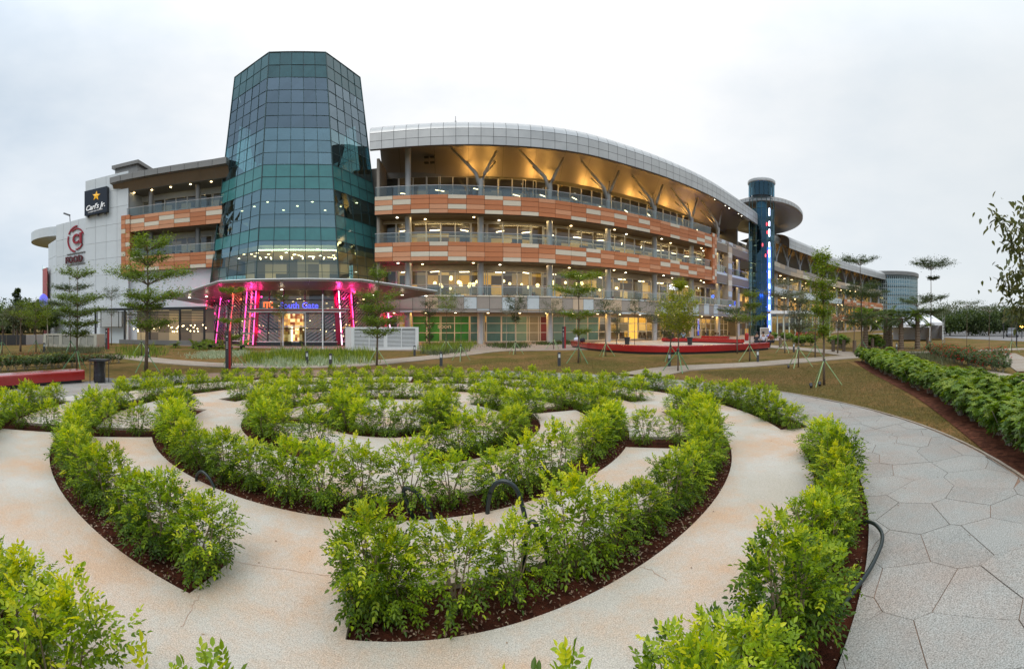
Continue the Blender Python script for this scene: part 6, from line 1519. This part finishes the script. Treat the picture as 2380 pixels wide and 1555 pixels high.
def totem(x, yb, h_, wd, rz, label, col='charcoal', mark=None):
    X, Y = sg(x, yb); t = tag(empty('wayfinding_totem', (X, Y, -.05), rz), label, 'sign')
    box('slab', -wd/2, -.05, 0, wd*.12, .05, h_, MATS[col], t); box('red_slab', wd*.13, -.055, 0, wd/2, .055, h_+.03, mat('totem_red', (.36, .012, .015), .35), t)
    b = MB(); b.lathe([(.001, 0), (wd*.14, 0)], 12); b.build('mark', MATS['mullion_white'], t, loc=(-wd*.2, -.052, h_*.86), rot=(pi/2, 0, 0))
    for k in range(4): box('text_line', -wd*.36, -.054, h_*(.70-.05*k), -wd*.05, -.0505, h_*(.715-.05*k), MATS['mullion_white'], t)
    return t
totem(557, 897, 1.66, .24, .5, 'slim charcoal and red totem sign standing behind the left hedges')
totem(1377, 850, 1.80, .30, -.15, 'dark totem sign at the left end of the longest red bench')
totem(262, 851, 1.68, .32, .6, 'black and red totem sign before the white pavilion wall')
# bollard lights
bl = None; BT = [(749, 888, 'in the striped ground cover before the entrance'), (807, 896, 'just above the hedge, below the white enclosure'), (1012, 867, 'at the right corner of the white enclosure'), (1077, 891, 'left of the bare sapling by the path'), (1365, 891, 'left of the layered green tree'), (1634, 893, 'under the yellow-green tree'), (1850, 883, 'before the right end of the longest bench'), (1938, 858, 'on the path behind the seated people'), (2189, 858, 'behind the far end of the east hedge'), (361, 873, 'behind the tallest left tree'), (108, 858, 'before the cream louvre fence')]
for i, (x, yb, lab) in enumerate(BT):
    X, Y = sg(x, yb)
    if bl is None:
        bl = empty('bollard_light'); g = bl
        b = MB(); b.box(-.065, -.05, 0, .065, .05, .40).box(-.065, -.05, .58, .065, .05, .66).box(-.065, .0, .4, .065, .05, .58).box(-.065, -.05, .4, -.05, 0, .58).box(.05, -.05, .4, .065, 0, .58); b.build('post', MATS['charcoal'], bl)
        box('lamp_panel', -.05, -.03, .40, .05, -.005, .58, mat('lamp_opal', (.7, .72, .72), .4), bl)
    else: g = copy_tree(bl)
    tag(g, f'short dark bollard light {lab}', 'bollard', 'bollard lights along the paths'); g.location = (X, Y, -.05); g.rotation_euler = (0, 0, -atan2(X, Y)+rs_.uniform(-.3, .3)); g.scale = (1, 1, 1.0)
# louvred plant enclosures
def enclosure(name, x0, x1, yb, h_, label, m, dp=2.0, panels=2, slats=13, rz=None):
    A, B_ = sg(x0, yb[0]), sg(x1, yb[1]); l = sqrt((B_[0]-A[0])**2+(B_[1]-A[1])**2); t = tag(empty(name, (*A, -.05), atan2(B_[1]-A[1], B_[0]-A[0])), label, 'enclosure')
    fr = .28
    box('top_rail', 0, 0, h_-.14, l, .1, h_, m, t); box('bottom_rail', 0, 0, 0, l, .1, .22, m, t)
    pw = l/panels
    for k in range(panels+1): x = k*pw; box('pier', max(0, x-.14) if 0 < k < panels else (0 if k == 0 else l-.26), -.012, .221, (x+.14) if 0 < k < panels else (.26 if k == 0 else l), .11, h_-.141, m, t)
    for k in range(panels):
        a, c = k*pw+(.26 if k == 0 else .14), (k+1)*pw-(.26 if k == panels-1 else .14)
        for j in range(slats):
            z = .25+(h_-.45)*j/slats; MB().face([(a, .02, z), (c, .02, z), (c, .07, z+.045), (a, .07, z+.045)]).face([(a, .022, z-.008), (a, .072, z+.037), (c, .072, z+.037), (c, .022, z-.008)]).face([(a, .02, z), (a, .022, z-.008), (c, .022, z-.008), (c, .02, z)]).build('louvre', m, t)
        mid = (a+c)/2; box('stile', mid-.03, -.005, .221, mid+.03, .05, h_-.141, m, t)
        box('dark_backing', a, .09, .2, c, .1, h_-.1, MATS['alu_dark'], t)
    b = MB(); b.box(0, .101, 0, .1, dp, h_-.002).box(l-.1, .111, 0, l-.002, dp, h_-.002).box(0, dp-.1, 0, l-.002, dp, h_-.004); b.build('side_wall', m, t); return t
enclosure('louvre_enclosure', 857, 1022, (855, 852), 1.78, 'white louvred plant enclosure on the lawn right of the entrance', MATS['white_metal'])
enclosure('louvre_fence', 106, 236, (845, 848), 1.15, 'cream louvred enclosure on the left before the white annexe', MATS['cream_metal'], panels=3, slats=9)
A, B_ = sg(-60, 843), sg(64, 841)
f_ = tag(empty('panel_fence', (*A, -.05), atan2(B_[1]-A[1], B_[0]-A[0])), 'dark grey sheet fence at the far left of the garden', 'fence'); l = sqrt((B_[0]-A[0])**2+(B_[1]-A[1])**2)
for k in range(5): box('fence_panel', k*l/5+.02, 0, 0, (k+1)*l/5-.02, .05, 1.0, MATS['charcoal'], f_)
A, B_ = sg(64, 841), sg(106, 838); f_ = tag(empty('low_wall', (*A, -.05), atan2(B_[1]-A[1], B_[0]-A[0])), 'pale grey low wall beside the cream louvred enclosure', 'wall'); box('wall_body', 0, .05, 0, sqrt((B_[0]-A[0])**2+(B_[1]-A[1])**2), .25, .95, MATS['column_grey'], f_)
# poles
def pole(name, x, yb, h_, r_, m, label, cat='pole'):
    X, Y = sg(x, yb); b = MB(); b.tube([(X, Y, -.05), (X, Y, h_)], [r_, r_*.8], 8); b.lathe([(r_*2.5, -.05), (r_*2.5, .02), (r_, .04)], 8, X, Y); return tag(b.build(name, m), label, cat)
pole('flagpole', 788, 851, 4.35, .055, MATS['white_metal'], 'bare white flagpole before the entrance lobby')
X, Y = sg(2482, 850)
lp_ = tag(empty('lamp_post', (X, Y, -.05)), 'nearer black lamp post at the right edge', 'lamp post'); b = MB(); b.tube([(0, 0, 0), (0, 0, 3.3)], .055, 8).box(-.12, -.12, 0, .12, .12, .05); b.build('post', MATS['black_metal'], lp_)
box('lamp_head', -.07, -.07, 3.3, .07, .07, 3.4, MATS['charcoal'], lp_)
X, Y = sg(2450, 826); lq = tag(empty('lamp_post', (X, Y, -.05)), 'farther black lamp post beyond the east path', 'lamp post'); b = MB(); b.tube([(0, 0, 0), (0, 0, 3.9)], .08, 6); b.build('post', MATS['black_metal'], lq); box('lamp_head', -.1, -.1, 3.9, .1, .1, 4.05, MATS['charcoal'], lq)
X, Y = pol(2375, 62); lg_ = tag(empty('street_lamp', (X, Y, -.05)), 'glowing orange street lamp at the right edge before the wood', 'lamp'); MB().tube([(0, 0, 0), (0, 0, 1.6)], .06, 6).build('post', MATS['black_metal'], lg_)
MB().lathe([(.001, -.26), (.2, -.16), (.26, 0), (.2, .16), (.001, .26)], 10).build('globe', emit('lamp_orange', (1, .42, .06), 9), lg_, loc=(0, 0, 1.8), smooth=True)
pole('light_pole', 34, 826, 4.6, .09, MATS['column_grey'], 'pale pole in front of the woods at the far left')
# draped bin by the hedges
X, Y = gp(231, 889)
t = tag(empty('litter_bin', (X, Y, -.05), .6), 'tall bin draped in a black plastic sack beside the left red bench', 'bin')
b = MB(); n = 20; rr = random.Random(8)
prof = [(.0, .17), (.15, .19), (.3, .165), (.45, .15), (.6, .165), (.72, .185)]
for z, r_ in prof:
    for k in range(n): a = 2*pi*k/n; q = r_*(1+.12*sin(a*5+z*4)+rr.uniform(-.05, .05)); b.v.append((q*cos(a), q*sin(a), z+.02))
for i in range(len(prof)-1):
    for k in range(n): k2 = (k+1) % n; b.f.append((i*n+k, i*n+k2, (i+1)*n+k2, (i+1)*n+k)); b.mi.append(0)
b.build('sack', MATS['plastic_bag'], t, smooth=True)
box('top_board', -.30, -.22, .76, .30, .22, .82, MATS['black_metal'], t)
for a, c in ((-.26, -.19), (.26, -.19), (.26, .19), (-.26, .19)): MB().tube([(a, c, 0), (a, c, .759)], .014, 5).build('leg', MATS['charcoal'], t)
X, Y = gp(262, 884); dk = tag(empty('drain_grating', (X, Y, .004), .3), 'dark slatted grating on the paving beside the sack-draped bin', 'grating')
for k in range(14): box('slat', -.55, -.42+k*.06, 0, .55, -.42+k*.06+.035, .012, MATS['alu_dark'], dk)
def bin_(x, yb, label):
    X, Y = sg(x, yb); t = tag(empty('litter_bin', (X, Y, -.02)), label, 'bin', 'black plaza bins'); MB().lathe([(.20, 0), (.22, .1), (.26, .62), (.30, .64), (.30, .68)], 12).build('body', MATS['black_metal'], t); MB().lathe([(.29, .68), (.33, .70), (.33, .74), (.2, .76), (.001, .76)], 12).build('rim', MATS['plastic_bag'], t)
bin_(1531, 842, 'black bin behind the left half of the longest red bench'); bin_(1684, 842, 'black bin between the longest red bench and the shorter one')
# irrigation hoses looping out of the beds
def hose(pts, label, r_=.017):
    P = cr_spline(pts, 8); b = MB(); b.tube(list(P), r_, 8); return tag(b.build('irrigation_hose', MATS['hose'], smooth=True), label, 'hose')
def hp(x, d, z): X, Y = pol(x, d); return (X, Y, z)
hose([hp(1992, 4.25, -.05), hp(2006, 4.12, .05), hp(2030, 3.98, .10), hp(2048, 3.82, .10), hp(2050, 3.66, .09), hp(2038, 3.48, .07), hp(2018, 3.30, .045), hp(1988, 3.12, .02), hp(1960, 2.98, -.01), hp(1948, 2.93, -.06)], 'black hose looping over the edge of the right-hand flagstones')
hose([hp(1132, 4.42, -.06), hp(1136, 4.42, .14), hp(1148, 4.40, .29), hp(1172, 4.38, .34), hp(1198, 4.36, .28), hp(1213, 4.34, .12), hp(1224, 4.30, -.06)], 'black hose arching in the middle, right of the other two arches', .024)
hose([hp(962, 4.40, -.06), hp(950, 4.38, .08), hp(938, 4.38, .22), hp(945, 4.36, .28), hp(968, 4.34, .24), hp(992, 4.32, .12), hp(1010, 4.30, -.06)], 'black hose arching in the centre of the third ring', .022)
hose([hp(456, 5.35, -.06), hp(458, 5.32, .08), hp(470, 5.26, .14), hp(488, 5.18, .08), hp(504, 5.1, -.06)], 'thin black hose loop in the left of the third ring', .018)
hose([hp(1275, 3.3, -.06), hp(1268, 3.3, .25), hp(1252, 3.32, .34), hp(1240, 3.34, .40), hp(1226, 3.36, .34), hp(1215, 3.4, -.06)], 'black hose standing among the near right shrubs', .018)
# lawn spotlights
for x, yb, lab in ((1980, 944, 'left black lawn spotlight at the foot of the upright leafy tree'), (2001, 940, 'right black lawn spotlight at the foot of the upright leafy tree'), (1925, 897, 'black lawn spotlight by the grey-green bushy sapling')):
    X, Y = sg(x, yb); t = tag(empty('lawn_spotlight', (X, Y, -.05), 1), lab, 'spotlight'); MB().tube([(0, 0, 0), (0, 0, .05)], .02, 6).build('spike', MATS['black_metal'], t); MB().tube([(-.03, 0, .05), (.06, 0, .12)], [.045, .06], 10).build('head', MATS['black_metal'], t)
# timber posts near the fork
for i, (x, yb) in enumerate(((2034, 858), (2060, 858), (2086, 861), (2130, 852), (2265, 850), (1905, 848))):
    X, Y = sg(x, yb); o = MB().box(-.09, -.09, 0, .09, .09, .85).box(-.1, -.1, .851, .1, .1, .88).build('timber_post', MATS['bark'], loc=(X, Y, -.05)); tag(o, 'short square timber post beyond the path fork', 'post', 'timber posts beyond the path fork')
X, Y = sg(1823, 831); t = tag(empty('red_bin', (X, Y, -.05)), 'small round-topped red bin beside the plaza bushes', 'bin'); MB().lathe([(.2, 0), (.24, .1), (.26, .7), (.001, .72)], 14).build('body', mat('bright_red', (.34, .015, .012), .35), t); MB().lathe([(.27, .70), (.24, .86), (.12, .96), (.001, .98)], 14).build('lid', MATS['bright_red'], t)
X, Y = sg(1867, 822); t = tag(empty('notice_board', (X, Y, -.05), -.5), 'white framed grey notice board beside the seated people', 'sign'); box('frame', -.75, 0, .3, .75, .08, 1.5, MATS['white_metal'], t); box('face', -.68, -.01, .42, .68, -.002, 1.4, MATS['taupe_panel'], t)
for s_ in (-.7, .62): box('leg', s_, .01, 0, s_+.07, .07, .3, MATS['white_metal'], t)

# ------------------------------------------------------------------ people
def skin_mesh(name, V, E_, R_, m, root=0, sub=1):
    me = bpy.data.meshes.new(name); me.from_pydata(V, E_, []); o = bpy.data.objects.new(name, me); C.objects.link(o)
    o.modifiers.new('skin', 'SKIN'); sv = me.skin_vertices[0].data
    for i, r_ in enumerate(R_): sv[i].radius = r_ if hasattr(r_, '__len__') else (r_, r_); sv[i].use_root = (i == root)
    s_ = o.modifiers.new('sub', 'SUBSURF'); s_.levels = sub; s_.render_levels = sub
    dg = bpy.context.evaluated_depsgraph_get(); r = bpy.data.meshes.new_from_object(o.evaluated_get(dg)); r.name = name
    C.objects.unlink(o); bpy.data.objects.remove(o); r.materials.clear(); r.materials.append(m)
    r.polygons.foreach_set('use_smooth', [True]*len(r.polygons)); return r
def person(x, y, z, rz, label, shirt, lean=0.0, turn=0, knees=.0, hair='hair', legs='fabric_dark', s_=1.0):
    t = tag(empty('person', (x, y, z), rz), label, 'person'); t.scale = (s_,)*3
    L_ = lean
    V = [(0, 0, .06), (0, -L_*.4, .28), (0, -L_*.9, .50), (turn*.02, -L_*1.0, .60), (turn*.03, -L_*1.05, .74), (turn*.03, -L_*1.08, .82),
         (.19, -L_*.9, .48), (.26, -L_*.7-.03, .22), (.14, -.28-L_, .16), (.10, -.34-L_, .16), (-.19, -L_*.9, .48), (-.26, -L_*.7-.03, .22), (-.14, -.28-L_, .16), (-.10, -.34-L_, .16),
         (.10, -.02, .04), (.13+knees, -.44, .06), (.12, -.46, -.36), (.12, -.56, -.40), (-.10, -.02, .04), (-.13, -.44, .06), (-.12, -.42, -.36), (-.12, -.52, -.40)]
    E_ = [(0, 1), (1, 2), (2, 3), (3, 4), (4, 5), (2, 6), (6, 7), (7, 8), (8, 9), (2, 10), (10, 11), (11, 12), (12, 13), (0, 14), (14, 15), (15, 16), (16, 17), (0, 18), (18, 19), (19, 20), (20, 21)]
    R_ = [(.15, .11), (.13, .09), (.15, .09), .05, (.078, .09), (.06, .07), .055, .042, .032, .03, .055, .042, .032, .03, .085, .06, .045, .035, .085, .06, .045, .035]
    link('body', skin_mesh('body', V, E_, R_, MATS['skin']), t)
    iv = [0, 1, 2, 6, 7, 10, 11]; mp__ = {v: i for i, v in enumerate(iv)}
    link('shirt', skin_mesh('shirt', [V[i] for i in iv], [(mp__[a], mp__[c]) for a, c in E_ if a in mp__ and c in mp__], [(.175, .13), (.16, .115), (.175, .11), .072, .06, .072, .06], MATS[shirt]), t)
    iv = [0, 14, 15, 16, 18, 19, 20]; mp2 = {v: i for i, v in enumerate(iv)}
    link('trousers', skin_mesh('trousers', [V[i] for i in iv], [(mp2[a], mp2[c]) for a, c in E_ if a in mp2 and c in mp2], [(.17, .12), .105, .078, .06, .105, .078, .06], MATS[legs]), t)
    hx, hy, hz = V[4]
    b = MB(); b.lathe([(.092, -.04), (.098, .02), (.085, .075), (.05, .105), (.001, .118)], 12); b.v = [(x_+hx, y_*1.12+hy+.02, z_+hz+.01) for x_, y_, z_ in b.v]; b.build('hair', MATS[hair], t, smooth=True)
    for i in (17, 21): a = V[i-1]; MB().box(a[0]-.045, a[1]-.2, -.45, a[0]+.045, a[1]+.06, -.37).build('shoe', MATS['black_metal'], t)
    return t
X, Y = sg(1868, 852); person(X, Y+.25, .53, pi-.3, 'person in a pale blue-white shirt seated with back turned on the longest red bench', 'fabric_white', lean=.05)
X, Y = sg(1882, 851); person(X+.15, Y+.1, .53, -1.2, 'person in rust top and dark trousers seated at the end of the longest bench', 'fabric_rust', lean=.16, turn=-1, knees=.06)
X, Y = sg(1859, 850); person(X, Y+.75, .48, pi-.9, 'person in dark clothes seated just behind the one in the white shirt', 'fabric_dark', lean=.1)
X, Y = sg(1672, 835.5); person(X, Y+.4, .45, pi-.2, 'person in a light blue shirt seated alone on the shorter red bench', 'fabric_blue', lean=.06)
X, Y = sg(1647, 835); person(X, Y+.4, .45, pi+.2, 'person in dark clothes crouched low on the shorter red bench', 'fabric_dark', lean=.22)
for x, lab, m in ((1407, 'pale bag standing on the left end of the longest red bench', 'fabric_white'), (1422, 'black bag beside the pale one on the longest red bench', 'fabric_dark')):
    X, Y = sg(x, 848.5 if x < 1415 else 851); t = tag(empty('bag', (X+.05, Y+.3, .53), .3), lab, 'bag'); b = MB(); b.lathe([(.001, 0), (.17, .01), (.2, .12), (.17, .26), (.08, .31), (.001, .31)], 12, sx=1.25, sy=.6); b.build('body', MATS[m], t, smooth=True)
    MB().tube([(-.1, 0, .28), (-.06, 0, .42), (.06, 0, .42), (.1, 0, .28)], .012, 5).build('handle', MATS[m], t)
# ------------------------------------------------------------------ cafe tables
def cafe_table(m):
    t = empty('cafe_table'); MB().lathe([(.001, .70), (.36, .70), (.36, .735), (.001, .735)], 14).build('table_top', m, t); MB().tube([(0, 0, .02), (0, 0, .70)], .03, 6).build('pedestal', MATS['black_metal'], t); MB().lathe([(.22, 0), (.2, .02), (.03, .04)], 12).build('foot', MATS['black_metal'], t); return t
def cafe_chair(m):
    t = empty('cafe_chair'); box('seat', -.21, -.2, .43, .21, .2, .47, m, t); box('backrest', -.2, .19, .55, .2, .225, .88, m, t)
    for sx in (-1, 1):
        for sy in (-1, 1): box('leg', sx*.18-.018, sy*.17-.018, 0, sx*.18+.018, sy*.17+.018, .429 if sy < 0 else .56, MATS['black_metal'], t)
    return t
tb0 = cafe_table(mat('table_dark', (.05, .03, .02), .4)); ch0 = cafe_chair(mat('chair_dark', (.07, .03, .025), .5)); ch1 = cafe_chair(mat('chair_rust', (.22, .05, .03), .5))
used = set()
def setting(x, y, z, where, n=2):
    g = tb0 if 't' not in used else copy_tree(tb0); used.add('t'); g.location = (x, y, z); g.rotation_euler = (0, 0, rs_.uniform(0, 3)); tag(g, f'small round dark cafe table {where}', 'table', f'cafe tables {where}')
    for k in range(n):
        src = (ch0, ch1)[int(z > 1) if z < 5 else rs_.randint(0, 1)]; key = 'c0' if src is ch0 else 'c1'; c = src if key not in used else copy_tree(src); used.add(key)
        a = rs_.uniform(-.4, .4)+k*pi; c.location = (x+.62*cos(a), y+.62*sin(a), z); c.rotation_euler = (0, 0, a-pi/2); tag(c, f'{"dark" if src is ch0 else "rust red"} cafe chair at a round table {where}', 'chair', f'cafe chairs {where}, {"dark" if src is ch0 else "rust"}')
for k in range(7): X, Y = sg(1530+k*15, 829-(k % 2)*2); setting(X, Y, -.01, 'before the yellow shop')
for k in range(3): X, Y = sg(1735+k*16, 826.5-(k % 2)); setting(X, Y, -.01, 'near the farthest red bench')
for k in range(13): x, y, a = EA.at(5+k*2.5, 1.2+(k % 2)*.9); setting(x, y, 4.2, 'on the first floor terrace, '+('left', 'middle', 'right')[k//5])
for k in range(12): x, y, a = EA.at(2+k*3.1, 1.1+(k % 2)*.9); setting(x, y, 9.3, 'on the second floor terrace, '+('left', 'middle', 'right')[k//4])
for k in range(6): x, y, a = WW.at(3+k*2.3, 1.5); setting(x, y, 9.3, 'on the west wing balcony')
def put_low(pts, z, label, group):
    for (x, y) in pts[:10]: put_shrub(x, y, FLOW, .55, label, group, rs_, name='terrace_plant', cat='plant', z=z)
put_low([EA.at(8+k*1.9, .75)[:2] for k in range(14)], 4.25, 'small leafy plant behind the glass of the first floor terrace', 'terrace plants')
# parked cars far to the east
def car(x, d, rz, col, label):
    X, Y = pol(x, d); t = tag(empty('parked_car', (X, Y, -.02), rz), label, 'car'); m = mat('paint_'+'_'.join(str(int(c*100)) for c in col), col, .25, coat=.6)
    sec = [(-2.1, .35, .62), (-2.0, .3, .85), (-1.2, .3, .92), (-.6, .3, .96), (1.3, .3, .98), (2.0, .3, .9), (2.1, .38, .6)]
    b = MB()
    for i, (xx, z0, z1) in enumerate(sec): b.v += [(xx, -.82, z0), (xx, -.84, z1*.75), (xx, -.74, z1), (xx, .74, z1), (xx, .84, z1*.75), (xx, .82, z0)]
    for i in range(len(sec)-1):
        for k in range(6): b.f.append((i*6+k, i*6+(k+1) % 6, (i+1)*6+(k+1) % 6, (i+1)*6+k)); b.mi.append(0)
    b.f += [tuple(range(5, -1, -1)), tuple(36+k for k in range(6))]; b.mi += [0, 0]; b.build('body', m, t, smooth=False)
    b = MB(); b.v = [(-1.1, -.70, .9), (1.7, -.70, .93), (1.7, .70, .93), (-1.1, .70, .9), (-.35, -.58, 1.42), (1.2, -.58, 1.42), (1.2, .58, 1.42), (-.35, .58, 1.42)]; b.f = [(0, 1, 5, 4), (1, 2, 6, 5), (2, 3, 7, 6), (3, 0, 4, 7)]; b.mi = [0]*4; b.build('window', MATS['hall_dark'], t)
    b = MB(); b.box(-.33, -.57, 1.415, 1.18, .57, 1.46); b.build('roof', m, t)
    for xx in (-1.35, 1.35):
        for yy in (-.8, .8): MB().tube([(xx, yy-.09, .32), (xx, yy+.09, .32)], .32, 14).build('wheel', MATS['black_metal'], t)
    return t
car(2128, 62, 1.1, (.6, .6, .6), 'white car parked beyond the marquees'); car(2352, 70, .5, (.25, .26, .28), 'grey car parked before the eastern wood'); car(1880, 64, .2, (.3, .02, .02), 'dark red car near the side entrance')
STUFFY = ('shop_fittings', 'branches', 'stems', 'light_strip', 'frond_ribs', 'flowers', 'mullions', 'vent_slot', 'hoarding_lettering', 'glazing_frame', 'raking_brace', 'lantern_glass', 'foliage', 'fronds', 'crown', 'red_indicator', 'valance', 'side_wall', 'curved_band')
for o in S.objects:
    if o.type == 'MESH' and o.name.split('.')[0] in STUFFY: o['kind'] = 'stuff'
    if o.get('label'): o['label'] = ' '.join(o['label'].split()[:16])
